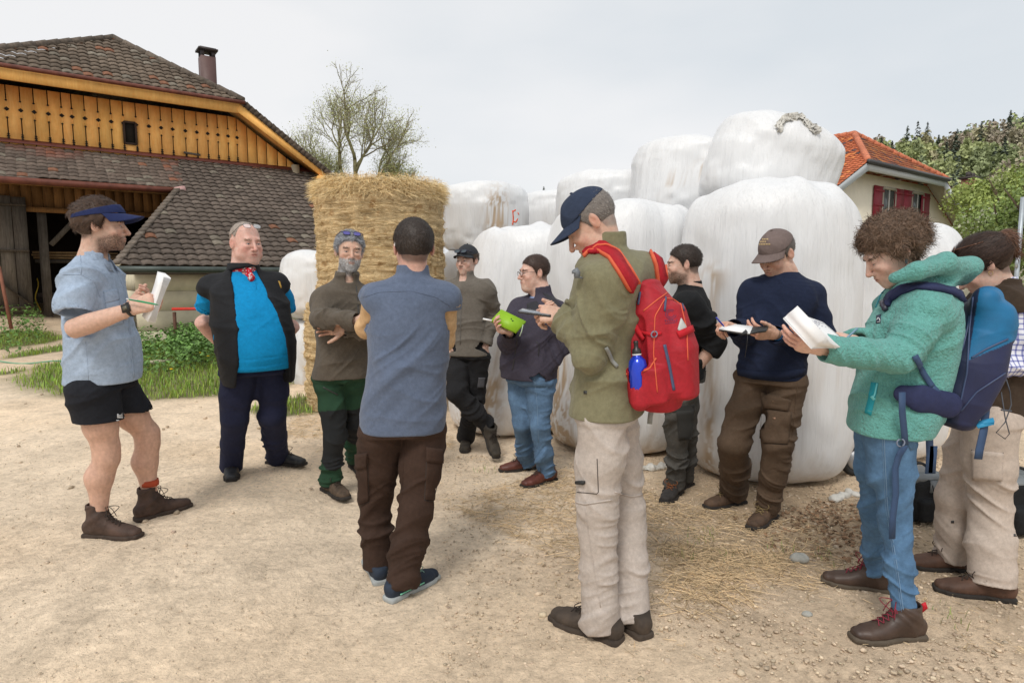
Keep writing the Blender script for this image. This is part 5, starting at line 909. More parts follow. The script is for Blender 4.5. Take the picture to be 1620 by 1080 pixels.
def person(p, label):
    """body root: head with neck, forearms with hands, bare legs and a core under the clothes - one mesh"""
    mb = MB(); hc = p['head']; T, Ti, R = make_frame(hc, p['hdir'], p.get('hpitch', 0), p.get('hroll', 0), p.get('hs', 1.05))
    f = head_field(p); nb = Ti(p['neck']); nr = p.get('neckr', .056) / p.get('hs', 1.05)
    top = vec(0, .026, -.035)
    f.cone(top, nb, nr * .98, nr * 1.08, .03); f.cone(nb, nb + (nb - top) * .5, nr * 1.08, nr * 1.5, .04)
    V, Q = f.mesh(p.get('hres', .0024), 1); Nh = vnorm(V, Q); mb.add(T(V), Q, 0, skin_col(V, p))
    for s in (-1, 1):          # eyeballs
        g = p.get('gaze', (0, 0)); gd = unit(vec(g[0], -1, g[1])); th = np.linspace(0, math.pi, 13); ph = np.arange(20) * 2 * math.pi / 20
        u = unit(np.cross(gd, (0, 0, 1))); v = np.cross(gd, u)
        E = np.array([gd * math.cos(t) + math.sin(t) * (math.cos(q) * u + math.sin(q) * v) for t in th for q in ph]); t = np.repeat(th, 20)
        c = np.where(t[:, None] < .20, .005, np.where(t[:, None] < .50, np.array(p.get('iris', (.06, .04, .03))), np.array([.42, .40, .385])))
        mb.add(T(E * .0124 + vec(s * .031, -.0782, -.001)), np.array([(i * 20 + j, i * 20 + (j + 1) % 20, i * 20 + 20 + (j + 1) % 20, i * 20 + 20 + j) for i in range(12) for j in range(20)]), 1, c)
    for h in p.get('hands', []): hand(mb, h, p)
    for (pts, rs) in p.get('bare', []):
        g = F(); g.chain(pts, rs, .05); Vb, Qb = g.mesh(.006, 1); c = np.tile(np.array(p.get('skin', (.54, .35, .27))) * np.array([.95, .92, .90]), (len(Vb), 1))
        c = c * (.85 + .3 * fbm(Vb * np.array([90, 90, 40]), 2, 8))[:, None]; mb.add(Vb, Qb, 0, c)
    core = F(); core.chain([p['neck'] - vec(0, 0, .03), p['hip']], [.06, .075], .05); V2, Q2 = core.mesh(.02, 1); mb.add(V2, Q2, 0, p.get('skin', (.54, .35, .27)))
    o = mb.build('person', [SKIN, EYE], None, org=p['org'], label=label, category='person')
    rr = np.random.default_rng(11); hb = MB(); ax = np.abs(V[:, 0])     # brows, beard
    w = np.exp(-(((ax - .034) / .017) ** 4 + ((V[:, 2] - .0215 + .12 * np.abs(ax - .036)) / .0040) ** 4)) * (V[:, 1] < -.06) + 1e-12
    fuzz_on(hb, V, Nh, w, 300, .007, .0008, p.get('brow', np.array(p.get('hcol', (.05, .03, .02))) * .9), (0, -.2, .1), rr, T)
    if p.get('beard'):
        n, Lb, cb, a = p['beard']; x, y, z = V.T
        w = sstep(-.030, -.056, z + .35 * (y + .06) * (y > -.06)) * (y < .004) * sstep(-.150, -.120, z) * (1 - np.exp(-((x / .02) ** 4 + ((z + .0635) / .009) ** 4)))
        w = np.maximum(w, 1.3 * np.exp(-((x / .028) ** 4 + ((z + .0495) / .0060) ** 4)) * (y < -.085)) if a != 'm' else np.exp(-((x / .026) ** 4 + ((z + .0500) / .0052) ** 4)) * (y < -.085)
        fuzz_on(hb, V, Nh, w + 1e-12, n, Lb, .0008, cb, (0, -.1, -1), rr, T)
    hb.build('facial_hair' if p.get('beard') else 'eyebrows', HAIRM, o)
    if p.get('hair'): hair(o, T, p)
    return o, T, R
def hand(mb, h, p):
    """h: side 'L'/'R', wrist, dir (towards the fingers), back (normal of the back of the hand), elbow, curls, thumb, s"""
    s = h.get('s', 1.0); ex = unit(h['dir']); bk = np.asarray(h['back'], float); ez = unit(bk - ex * (bk @ ex)); ey = np.cross(ez, ex)
    m = 1 if h['side'] == 'R' else -1; R = np.stack([ex, ey, ez], 1) * s; wr = np.asarray(h['wrist'], float)
    T = lambda V: wr + np.asarray(V) @ R.T; Ti = lambda P: (np.asarray(P) - wr) @ np.linalg.inv(R).T
    f = F(); q = lambda x, y, z: vec(x, y * m, z)
    f.loft([(q(.0, 0, 0), (0, 1, 0), (0, 0, 1), .026, .019), (q(.025, 0, 0), (0, 1, 0), (0, 0, 1), .034, .018), (q(.065, -.002, .002), (0, 1, 0), (0, 0, 1), .041, .0155), (q(.088, -.002, .002), (0, 1, 0), (0, 0, 1), .040, .012)], 2.6, .01, cap=.012)
    f.cone(q(.015, .018, -.008), q(.05, .030, -.010), .016, .013, .015)
    cu = h.get('curls', [(30, 35, 20)] * 4)
    for i, (y, L, r) in enumerate([(.029, (.044, .025, .020), .0088), (.0095, (.049, .029, .021), .0090), (-.0105, (.045, .027, .021), .0086), (-.029, (.036, .020, .018), .0076)]):
        a = 0; P = q(.088 - abs(i - 1) * .004, y, .002); spread = (1.5 - i) * h.get('spread', 3)
        f.cone(q(.05, y * .8, .003), P, .0095, r * 1.06, .012)
        pts = [P]; 
        for l, c in zip(L, cu[i]):
            a += math.radians(c); P = P + q(math.cos(a) * l * math.cos(math.radians(spread)), math.sin(math.radians(spread)) * l, -math.sin(a) * l); pts.append(P)
        f.chain(pts, [r, r * .98, r * .92, r * .74], .003)
    t = h.get('thumb', (45, 35, 15)); P = q(.022, .030, -.010); d = unit(q(math.cos(math.radians(t[0])), math.sin(math.radians(t[0])), -math.tan(math.radians(t[1])) * .8)); tg = q(1, 0, -.1)
    P1 = P + d * .040; d2 = unit(d + unit(tg) * t[2] / 40.); P2 = P1 + d2 * .030; d3 = unit(d2 + unit(tg) * t[2] / 60.); P3 = P2 + d3 * .024
    f.chain([P, P1, P2, P3], [.0145, .0115, .0105, .0082], .006)
    e = Ti(h['elbow']); Lf = np.linalg.norm(e); en = h.get('fr', (.026, .040)); d = e / Lf
    ax = unit(vec(0, 1, 0) - d * d[1]); ay = unit(np.cross(d, ax))
    f.loft([(vec(0, 0, 0), ax, ay, en[0], .020), (e * .35, ax, ay, lerp(en[0], en[1], .5), lerp(.02, en[1], .5)), (e * .75, ax, ay, en[1], en[1]), (e, ax, ay, en[1] * .95, en[1] * .95)], 2, .012, cap=.03)
    V, Q = f.mesh(h.get('res', .0027), 1); base = np.array(p.get('skin', (.54, .35, .27))); c = np.tile(base, (len(V), 1))
    k = np.clip(sstep(.075, .11, V[:, 0]), 0, 1) * .5; c = lerp(c, base * np.array([1.0, .80, .78]), k[:, None]); c = c * (.9 + .2 * fbm(V * 120, 2, 4))[:, None]
    mb.add(T(V), Q, 0, c)

# --- clothes
def spine(p, t, fs=0):
    a = lerp(p.get('ahip', p['a']), p.get('ash', p['a']), min(max(t, 0), 1)); c = lerp(p['hip'], p['neck'], t) + fwd(a) * fs
    return c, left(a), fwd(a)
def torso(f, p, prof, off=0, k=.03, n=2.4, cap=.03, op='u'):
    st = []; A = np.array([list(q) + [0] * (4 - len(q)) for q in prof], float); m = len(A)
    for t in np.linspace(0, m - 1, max(2, 4 * (m - 1) + 1)):          # smooth curve through the stations
        i = min(int(t), m - 2); u = t - i; p0, p1, p2, p3 = A[max(i - 1, 0)], A[i], A[i + 1], A[min(i + 2, m - 1)]
        q = .5 * (2 * p1 + (p2 - p0) * u + (2 * p0 - 5 * p1 + 4 * p2 - p3) * u * u + (3 * p1 - p0 - 3 * p2 + p3) * u ** 3)
        c, lf, fw = spine(p, q[0], q[3]); st.append((c, lf, fw, q[1] + off, q[2] + off))
    return f.loft(st, n, k, op, cap)
def sleeve(f, p, s, r, k=.03, stop=1.0, cuffr=None):
    S, E, Wr = p['sh' + s], p['el' + s], p['wr' + s]; end = lerp(E, Wr, stop) if stop > 0 else lerp(S, E, 1 + stop)
    if stop > 0:
        d = unit(Wr - E); ds = unit(E - S); f.chain([S, lerp(S, E, .5), E, lerp(E, end, .45), end], [r[0], r[1], r[2], lerp(r[2], r[3], .45), r[3]], k)
    else: d = unit(E - S); f.chain([S, lerp(S, end, .5), end], [r[0], r[1], r[2]], k)
    return end, d
def shirt(p, parent, mat, name='jacket', prof=None, off=0, arms=None, res=.007, seed=0, fold=1.0, stops=(1, 1), collar=None, hem=None, cap=.03, extra=None, sholder=.060, col=None, n=2.4, cuffhole=True, shz=-.055, nk=None):
    f = F(); prof = prof or p['prof']; torso(f, p, prof, off, cap=cap, n=n); r = arms or (.068, .056, .050, .040)
    nk_ = p['neck'] - vec(0, 0, .02)
    for s in 'LR':
        f.cone(nk_ - vec(0, 0, .035) + (p['sh' + s] - nk_) * .10, lerp(nk_ - vec(0, 0, .035), p['sh' + s], .9), sholder * .84 + off, r[0] * .93 + off * .5, .06)
    f.cone(p['shL'], p['shR'], r[0] * .90 + off, r[0] * .90 + off, .06)
    ends = []
    for s, sp in zip('LR', stops):
        if sp is None: continue
        e, d = sleeve(f, p, s, [x + off for x in r], stop=sp); ends.append((e, d, (r[3] if sp > 0 else r[2]) + off))
    if hem is not None: f.cut(p['hip'] + vec(0, 0, hem), (0, 0, -1))
    for e, d, rr_ in ends:
        f.box(e + d * (rr_ * .5 + .006), (rr_ + .02, rr_ + .02, rr_ * .5 + .006), frame(d), .002, .006, 's')
        if cuffhole: f.cone(e - d * .03, e + d * .02, rr_ - .009, rr_ - .007, .002, 's')
    if collar:           # (radius, height, thickness, front drop, lean)
        cr, ch, ct, dz, ln = collar[:5]; ct = max(ct, .013); up = unit(lerp(vec(0, 0, 1), p['head'] - p['neck'], .35)); c0 = p['neck'] - vec(0, 0, .03) + fwd(p['a']) * .005
        R_ = (left(p.get('ash', p['a'])), fwd(p.get('ash', p['a']))); c1 = c0 + up * (ch + .03) + fwd(p['a']) * ln
        f.loft([(c0, *R_, cr * 1.12, cr * 1.15), (c1, *R_, cr, cr * 1.05)], 2, .02, cap=.006)
        f.loft([(c0 + up * .012, *R_, cr - ct, cr * 1.05 - ct), (c1 + up * .05, *R_, cr - ct + .006, cr * 1.05 - ct + .006)], 2, .003, 's', cap=.004)
        if dz: f.box(c1 + fwd(p['a']) * (cr + .01), (.028 if len(collar) < 6 else collar[5], .06, dz), np.stack([left(p['a']), fwd(p['a']), vec(0, 0, 1)], 1), .006, .012, 's')
    if extra: extra(f)
    V, Q = f.mesh(res, 2); regs = []
    hip, nb = p['hip'], p['neck']; a = .010 * fold; lf = left(p['a'])
    regs.append((hip, nb, .30, a * 1.15, 8.5, 5.0)); regs.append((hip - vec(0, 0, .05), hip + vec(0, 0, .22), .28, a * .7, 16, 4))
    for s in 'LR':
        S, E, Wr = p['sh' + s], p['el' + s], p['wr' + s]; regs.append((lerp(S, E, .2), lerp(E, Wr, .3), r[1] * 1.6, a, 13, 5)); regs.append((lerp(S, E, .8), lerp(E, Wr, .9), r[2] * 1.7, a, 20, 6))
    V = folds(V, Q, regs, seed, p['neck'] + vec(0, 0, .02), None if hem is None else p['hip'][2] + hem)
    o = mk(name, (V, Q), mat, parent, col=col(V) if callable(col) else col); return o, (V, Q)
def frame(d):
    d = unit(d); u = unit(np.cross(d, (.2, .3, .9))); return np.stack([u, np.cross(d, u), d], 1)
def trousers(p, parent, mat, r=(.100, .092, .072, .066, .062), res=.0075, seed=0, fold=1.0, hemdrop=.02, name='trousers', waist=None, hemz=None, top=.10, belly=None, stack=1.0, nn=2.2, col=None):
    f = F(); hp = waist or (.165, .115); c, lf, fw = spine(p, 0)
    st = [(c - vec(0, 0, .04), lf, fw, hp[0] * 1.02, hp[1] * 1.05), (c + vec(0, 0, .02), lf, fw, hp[0] * .96, hp[1] * .96), (c + vec(0, 0, top), lf, fw, hp[0] * .84, hp[1] * .84)]
    f.loft(st, nn, .02, cap=.02); regs = []
    for s in 'LR':
        H, K, A = p['hp' + s], p['kn' + s], p['an' + s]; end = A - unit(A - K) * 0 + vec(0, 0, -hemdrop) if hemz is None else lerp(H, K, hemz)
        if hemz is None: f.chain([H, lerp(H, K, .5), K, lerp(K, end, .5), end], list(r), .03)
        else: f.chain([H, end], [r[0], r[1]], .03)
        d = unit(end - (K if hemz is None else H)); f.box(end + d * .08, (.11, .11, .08), frame(d), .002, .006, 's') if hemz is None else f.cut(end, vec(0, 0, -1))
        rr_ = r[-1] if hemz is None else r[1]; f.cone(end - d * .02, end + d * .02, rr_ - .010, rr_ - .008, .002, 's')
        a = .009 * fold; regs += [(H, lerp(H, K, .7), .16, a, 9, 5), (lerp(H, K, .75), lerp(K, A, .5), .12, a * 1.2, 17, 5), (lerp(K, A, .55), A, .11, a * 1.3 * stack, 24, 5)]
    regs.append((c - vec(0, 0, .12), c, .22, .007 * fold, 10, 6))
    V, Q = f.mesh(res, 2); V = folds(V, Q, regs, seed + 3); return mk(name, (V, Q), mat, parent, col=col(V) if callable(col) else col), (V, Q)
def boot(parent, ank, toe, kind='boot', s=1.0, mats=None, shaft=.10, tilt=0, lace=True, lacec=(.03, .02, .015), z0=None, name='boot', solec=None, yaw=0, roll=0, wide=1.0):
    """foot: ankle above the ground point, toe direction given by the ground vector"""
    d = unit(vec(toe[0] - ank[0], toe[1] - ank[1], 0)); ly = np.cross((0, 0, 1), d); up = vec(0, 0, 1)
    d, up = rodr(d, ly, -tilt), rodr(up, ly, -tilt)           # positive tilt lifts the toe
    R = np.stack([d, ly, up], 1) * s; o0 = vec(ank[0], ank[1], float(gz(ank[0], ank[1])) if z0 is None else z0)
    T = lambda V: o0 + np.asarray(V) @ R.T; w = wide; Y_, Z_ = (0, 1, 0), (0, 0, 1)
    f = F(); f.loft([((-.062, 0, .042), Y_, Z_, .033 * w, .040), ((-.02, 0, .052), Y_, Z_, .037 * w, .050), ((.05, .001, .045), Y_, Z_, .040 * w, .043), ((.11, .003, .036), Y_, Z_, .047 * w, .034), ((.155, .003, .031), Y_, Z_, .045 * w, .029), ((.185, .001, .028), Y_, Z_, .034 * w, .024)], 2.4, .02, cap=.028)
    f.cone((-.015, 0, .06), (-.018, 0, .06 + shaft), .045, .047, .03)
    f.cone((.03, 0, .075), (-.0, 0, .10), .036, .040, .03)
    e_ = vec(-.018, 0, .06 + shaft); f.box(e_ + vec(0, 0, .05), (.09, .09, .05), None, .004, .006, 's'); f.cone(e_ - vec(0, 0, .03), e_ + vec(0, 0, .03), .037, .037, .002, 's')
    f.box((.06, 0, -.10), (.3, .2, .112), None, .004, .004, 's')
    V, Q = f.mesh(.0042 if s < 2 else .006, 1); V = folds(V, Q, [((-.02, 0, .02), (-.02, 0, .2), .09, .003, 30, 8), ((.02, 0, .05), (.1, 0, .05), .08, .003, 28, 8)], 4)
    o = mk(name, (T(V), Q), mats[0], parent)
    g = F(); g.loft([((-.060, 0, .008), Y_, Z_, .040 * w, .016), ((-.01, 0, .009), Y_, Z_, .040 * w, .015), ((.05, .001, .009), Y_, Z_, .041 * w, .014), ((.11, .003, .009), Y_, Z_, .052 * w, .014), ((.16, .003, .010), Y_, Z_, .049 * w, .014), ((.192, .001, .012), Y_, Z_, .036 * w, .013)], 4, .004, cap=.028)
    for i in range(12): g.box((-.075 + i * .025, 0, -.003), (.003, .07, .004), None, .0, .0, 's')
    g.box((0.02, 0, -.01), (.012, .1, .016), None, .004, .004, 's')
    V, Q = g.mesh(.0042, 0); so = mk('sole', (T(V), Q), mats[1], o)
    if lace:
        mb = MB()
        rows = [(.118, .072), (.098, .082), (.078, .092), (.060, .103), (.044, .118)] + ([(.034, .135), (.030, .152)] if shaft > .08 else [])
        for i, (x, z) in enumerate(rows):
            j = rows[min(i + 1, len(rows) - 1)]
            for sg in (-1, 1): mb.tube([T((x, sg * .021, z - .004)), T(((x + j[0]) / 2, 0, (z + j[1]) / 2 + .004)), T((j[0], -sg * .021, j[1] - .004))], .0021 * s, 5)
        x, z = rows[-1]
        for sg in (-1, 1):
            a = np.linspace(0, 1, 9); mb.tube([T((x + .01 + .035 * math.sin(q * 3.0), sg * (.004 + .04 * math.sin(q * 3.14)), z + .004 - .05 * q * q)) for q in a], .0020 * s, 5)
            mb.tube([T((x + .01 + .025 * q, sg * (.004 + .03 * q), z + .004 - .06 * q * q)) for q in a], .0018 * s, 5)
        mb.build('laces', plain('lace_%.2f_%.2f' % (lacec[0], lacec[1]), lacec, .8), o)
    return o
def cap_hat(parent, T, mat, brimmat=None, tilt=0, brim=.075, name='cap', visor=False, up=0, drop=0, sides=.0):
    vt = .014 if visor else 0
    """baseball cap: panelled crown, stitched brim; visor=True keeps the band only"""
    f = F(); th = .010 + vt
    def cr(X, Y, Z):
        q = np.sqrt((X / (.0755 + th)) ** 2 + ((Y - .012) / (.097 + th)) ** 2 + ((Z - .034) / (.088 + th)) ** 2); d = (q - 1) * .085
        d = np.maximum(d, -(d + .006)); return np.maximum(d, (.046 + (Y + .02) * (-.20 if visor else .16 + sides) + drop) - Z)
    f.fn(cr, (-.12, -.135, -.03), (.12, .15, .16))
    if visor:
        f.fn(lambda X, Y, Z: -Z + (.084 + drop) + (Y + .02) * -.34, (-9, -9, -9), (9, 9, 9), .003, 's')
        
    V, Q = f.mesh(.003, 1); V = folds(V, Q, [((0, 0, 0), (0, 0, .13), .16, .0035, 14, 9)], 2)
    o = mk(name, (T(V), Q), mat, parent)
    # brim: curved plate
    nu, nv = 18, 8; P = []
    for lay in (0, 1):
        for j in range(nv + 1):
            for i in range(nu + 1):
                a = (i / nu - .5) * math.radians(152); rx, ry = .079 + vt, .103 + vt * .9; zb0 = .062 if visor else .050; s_ = j / nv
                x = math.sin(a) * rx; y = .012 - math.cos(a) * ry; ext = brim * (math.cos(a * .98) ** .55 if abs(a) < 1.55 else 0)
                x2 = x * (1 + .10 * s_); y2 = y - ext * s_; z = zb0 + drop + (y + .09) * .12 + up * s_ - .016 * s_ - 2.2 * x2 * x2 * (.6 + .8 * s_) * 1.6
                P.append((x2, y2, z - lay * .004))
    P = np.array(P); w = nu + 1; n0 = w * (nv + 1); Fq = []
    for j in range(nv):
        for i in range(nu): Fq += [(j * w + i, j * w + i + 1, (j + 1) * w + i + 1, (j + 1) * w + i), tuple(n0 + k for k in (j * w + i, (j + 1) * w + i, (j + 1) * w + i + 1, j * w + i + 1))]
    rim = list(range(w)) + [j * w + nu for j in range(1, nv + 1)] + [nv * w + i for i in range(nu - 1, -1, -1)] + [j * w for j in range(nv - 1, 0, -1)]
    Fq += [(rim[i], n0 + rim[i], n0 + rim[(i + 1) % len(rim)], rim[(i + 1) % len(rim)]) for i in range(len(rim))]
    b = MB(); b.add(T(P), Fq); b.build('brim', brimmat or mat, o)
    if not visor:
        b = MB(); b.lathe([(.001, .008), (.006, .006), (.008, 0)], T((0, .012, .130)), None, 10); b.build('button', mat, o)
    return o
def glasses(parent, T, pos='eyes', fc=(.02, .02, .02), r=(.021, .015), lens=None, name='glasses', tint=False):
    mb = MB(); lm = MB()
    if pos == 'eyes': O = vec(0, -.110, .000); U = vec(0, 0, 1); Fw = vec(0, -1, 0)
    else: O = vec(0, -.072, .104) if pos == 'top' else np.array(pos); U = unit(vec(0, .70, .70)); Fw = unit(vec(0, -.70, .70))
    for s in (-1, 1):
        a = np.linspace(0, 2 * math.pi, 21)[:-1]; c = O + vec(s * .030, 0, 0) - Fw * .004
        pts = [c + vec(math.copysign(abs(math.cos(q)) ** .75, math.cos(q)) * r[0], 0, 0) + U * math.copysign(abs(math.sin(q)) ** .75, math.sin(q)) * r[1] for q in a]
        mb.tube(T(pts), .0014 if not tint else .0022, 5, closed=True)
        lm.add(T([c] + pts), [(0, i + 1, (i + 1) % 20 + 1) for i in range(20)]); lm.add(T([c - Fw * .0012] + [q - Fw * .0012 for q in pts]), [(0, (i + 1) % 20 + 1, i + 1) for i in range(20)])
        e = c + vec(s * r[0], 0, 0) + U * .006; bk = vec(s * .077, .0, .006) if pos == 'eyes' else vec(s * .080, .015, .045 if pos == 'top' else O[2] - .02)
        mb.tube(T([e, e + vec(s * .012, .004, 0), bk, bk + vec(0, .035, -.012)]), .0015 if not tint else .0024, 5)
    mb.tube(T([O + vec(-.011, 0, 0) + U * .004, O + U * .007 + Fw * .002, O + vec(.011, 0, 0) + U * .004]), .0014, 5)
    o = mb.build(name, plain('frame_%.2f%.2f' % (fc[0], fc[1]), fc, .3, 0), parent)
    m, t, b = nodes('lens') if lens is None else nodes('lens_tint'); b.inputs['Base Color'].default_value = (*(lens or (.8, .85, .9)), 1); b.inputs['Roughness'].default_value = .05
    b.inputs['Alpha'].default_value = .22 if lens is None else .9; lm.build('lens', m, o); return o
def ankle(px, py, Y=None):
    g = gnd(px, py); return g
def C(r, g, b, k=.95): return tuple(((x / 255 + .055) / 1.055) ** 2.4 * k if x > 10 else x / 255 / 12.92 for x in (r, g, b))
def base(d, Y):
    """fill in shoulders and hips from the neck, hip and facing"""
    p = dict(d); p['Y'] = Y; q = lambda k: at(p[k][0], p[k][1], Y + (p[k][2] if len(p[k]) > 2 else 0))
    for k in ('head', 'neck', 'hip', 'elL', 'elR', 'wrL', 'wrR', 'knL', 'knR'):
        if k in p: p[k] = q(k)
    lf = left(p.get('ash', p['a'])); lh = left(p.get('ahip', p['a'])); sw = p.get('sw', .165); hw = p.get('hw_', .088)
    for s, m in (('L', 1), ('R', -1)):
        p['sh' + s] = q('sh' + s) if 'sh' + s in p else p['neck'] + lf * sw * m - vec(0, 0, p.get('sd', .095))
        p['hp' + s] = q('hp' + s) if 'hp' + s in p else p['hip'] + lh * hw * m - vec(0, 0, .04)
        ax, ay, tx, ty = p['ft' + s][:4]; A = gnd(ax, ay); p['g' + s] = A; p['t' + s] = gnd(tx, ty); p['an' + s] = A + vec(0, 0, p.get('anz', .10))
    p['org'] = (p['gL'] + p['gR']) / 2
    return p
def boots(o, p, mats, **kw):
    tl = kw.pop('tilts', (0, 0)); z = kw.pop('zs', (None, None)); sh = kw.pop('hide', '')
    for s, t, zz in zip('LR', tl, z):
        if s in sh: continue
        boot(o, p['g' + s], p['t' + s], mats=mats, tilt=t, z0=zz, **kw)
def pocket(t, b, mat, body, flap, th=.010):
    m = MB(); patch(m, b, body, th, 10, 8); o = m.build('cargo_pocket', mat, t)
    if flap: m = MB(); patch(m, b, flap, th + .007, 10, 4); m.build('flap', mat, o)
    dk = plain('pocket_shade', (.05, .04, .035), 1); m = MB(); q = [np.array(x, float) for x in body]; c = sum(q) / 4; ring = [c + (x - c) * 1.03 for x in q]; line(m, b, [ring[3], ring[0]], .003, .0015, n=12); line(m, b, [ring[3], ring[2], ring[1]], .003, .0015, n=20); m.build('edge_shade', dk, o)  # dark outline painted in place of shade round the pocket edge

SOLE = plain('sole_dark', (.022, .018, .015), .9, .3, 30, bmp=.002)
BRN = plain('boot_brown', (.060, .034, .024), .75, .45, 14, bmp=.002, bs=90)
WHITEP = plain('paper', (.80, .80, .80), .8, .03)

def person_visor():
    p = base(dict(a=12, head=(160, 357), neck=(146, 412), hip=(158, 598), elR=(117, 520, -.26), wrR=(210, 488, -.26), elL=(176, 512, .16), wrL=(206, 484, -.10),
        knR=(168, 712, -.05), knL=(233, 690, .22), ftR=(160, 848, 228, 851), ftL=(240, 817, 300, 800), hdir=22, hpitch=2, hs=1.08, band=1, sw=.17, hw_=.10, anz=.13,
        hair='rec', hth=.017, hcol=(.055, .030, .018), hlen=.026, hup=.3, strands=4200, hnoise=.007, hfreq=45, stubble=(.65, (.14, .085, .06)), beard=(2400, .004, (.06, .036, .024), 'b'), skin=(.58, .37, .28), iris=(.05, .04, .03), gaze=(0, -.05),
        flow=lambda P: np.stack([P[:, 0] * 2, .8 + P[:, 1] * 2, .35 - (P[:, 2] < .06) * 1.1], 1)), 3.36)
    r = p['wrR']; 
    p['hands'] = [dict(side='R', wrist=r, dir=(.93, .05, .36), back=(-.25, -.95, .25), elbow=p['elR'], curls=[(55, 60, 35), (60, 65, 35), (65, 65, 35), (68, 65, 35)], thumb=(25, 40, 10), s=1.08, fr=(.029, .047)),
                  dict(side='L', wrist=p['wrL'], dir=(.9, -.05, .30), back=(.2, .75, -.5), elbow=p['elL'], curls=[(45, 40, 25)] * 4, thumb=(30, 20, 20), s=1.05, fr=(.028, .045))]
    p['bare'] = [([p['hp' + s], lerp(p['hp' + s], p['kn' + s], .6), p['kn' + s] + vec(0, 0, .02), p['kn' + s] - vec(0, 0, .05), lerp(p['kn' + s], p['an' + s], .42) + vec(-.022, 0, 0), p['an' + s]], [.086, .073, .056, .052, .060, .038]) for s in 'LR']
    o, T, R = person(p, 'bearded man in navy visor, pale denim shirt and black shorts at the far left')
    prof = [(-.10, .205, .170, .01), (.1, .205, .168, .02), (.4, .195, .158, .015), (.7, .195, .142, .0), (.88, .165, .115, -.01), (.99, .085, .075, 0)]
    den = cloth('denim_shirt', C(160, 176, 196), .9, .10, .0035, 12, 700, .0005, spec=.15)
    so, SQ = shirt(p, o, den, 'shirt', prof, 0, (.070, .080, .082, .08), .0058, 3, 1.0, (-.30, -.30), (.070, .045, .007, .05, .01, .035), hem=-.015, sholder=.062, cap=.02)
    b = bvh(*SQ); pm = MB(); dk = C(135, 150, 172); dk2 = C(175, 188, 205)
    patch(pm, b, [(163, 461), (186, 457), (189, 474), (166, 480)], .003); patch(pm, b, [(166, 480), (189, 474), (196, 512), (172, 518)], .002)
    line(pm, b, [(126, 377), (128, 434)], .004, .0015); line(pm, b, [(99, 434), (128, 434), (150, 446), (158, 470)], .004, .0015, n=24); line(pm, b, [(133, 520), (137, 560), (140, 600)], .003, .001)
    line(pm, b, [(182, 424), (196, 455), (204, 500), (208, 560), (213, 605)], .014, .002, n=24)
    pm.build('pocket', den, so)
    cl = MB(); patch(cl, b, [(124, 376), (140, 392), (164, 417), (150, 413)], .006, 10, 4); 
    lp = MB()
    for sg, aa in ((1, 0), (-1, 0)):
        nb = p['neck'] + vec(0, 0, .02); lf, fw = left(p['a']), fwd(p['a'])
        P = [nb - lf * sg * .0 - fw * .062, nb + lf * sg * .05 - fw * .03, nb + lf * sg * .066 + fw * .03, nb + lf * sg * .03 + fw * .085 - vec(0, 0, .02)]
        Q = [x + (x - nb) * .38 + vec(0, 0, -.045 if i < 3 else -.06) for i, x in enumerate(P)]; P = [x + vec(0, 0, .03 if i < 3 else .0) for i, x in enumerate(P)]
        g = lp; V = [];
        for i in range(3):
            for k in range(4): t = k / 4; V += [lerp(P[i], P[i + 1], t), lerp(Q[i], Q[i + 1], t)]
        V += [P[3], Q[3]]; V = np.array(V); nn = len(V) // 2; off = unit(vec(0, 0, 1)) * .003; VV = np.concatenate([V, V - (V - nb) * .04])
        Fq = [(2 * i, 2 * i + 1, 2 * i + 3, 2 * i + 2) for i in range(nn - 1)] + [(2 * nn + 2 * i, 2 * nn + 2 * i + 2, 2 * nn + 2 * i + 3, 2 * nn + 2 * i + 1) for i in range(nn - 1)]
        Fq += [(2 * i + 1, 2 * nn + 2 * i + 1, 2 * nn + 2 * i + 3, 2 * i + 3) for i in range(nn - 1)] + [(2 * i, 2 * i + 2, 2 * nn + 2 * i + 2, 2 * nn + 2 * i) for i in range(nn - 1)] + [(2 * nn - 2, 2 * nn - 1, 4 * nn - 1, 4 * nn - 2)]
        g.add(VV, Fq)
    lp.build('collar', den, so)
    blk = cloth('black_shorts', C(34, 36, 42), .9, .15, .004, 14, 800, .0004, spec=.2)
    t, TQ = trousers(p, o, blk, (.122, .118), .0065, 5, .9, name='shorts', hemz=.52, waist=(.175, .14)); b = bvh(*TQ)
    lg = MB(); 
    for (q) in ([(187, 653), (196, 653), (196, 655), (187, 655)], [(186, 656), (194, 656), (194, 658), (186, 658)], [(187, 659), (197, 659), (197, 661), (187, 661)], [(184, 664), (197, 664), (197, 665.4), (184, 665.4)], [(185.4, 654), (187.4, 654), (187.4, 661), (185.4, 661)]): patch(lg, b, q, .0012, 3, 2)
    if lg.n: lg.build('white_logo', plain('white_print', (.7, .7, .7), .7), t)
    boots(o, p, (BRN, plain('sole_brown', (.045, .030, .022), .9, .3, 30, bmp=.002)), shaft=.115, s=1.06)
    sk = MB(); A = p['anL'] + vec(0, 0, .06); sk.tube([A, A + vec(0, 0, .02), A + vec(0, 0, .035)], [.048, .049, .047], 16); sk.build('sock', plain('sock_red', C(170, 70, 40), .9), o)
    nv = cloth('navy_cap', C(34, 44, 84), .85, .12, .001, 30, 900, .0003)
    v = cap_hat(o, T, nv, brim=.080, name='visor', visor=True, up=.008, drop=.004)
    e = MB(); bb = bvh_of(v)
    for q in ([(194, 322), (198, 323), (201, 331), (198, 332)], [(198, 331), (204, 334), (203, 336), (197, 334)], [(193, 326), (199, 328), (199, 330), (194, 328)]): patch(e, bb, q, .0015, 3, 3)
    if e.n: e.build('emblem', plain('emblem_yellow', C(235, 185, 40), .6), v)
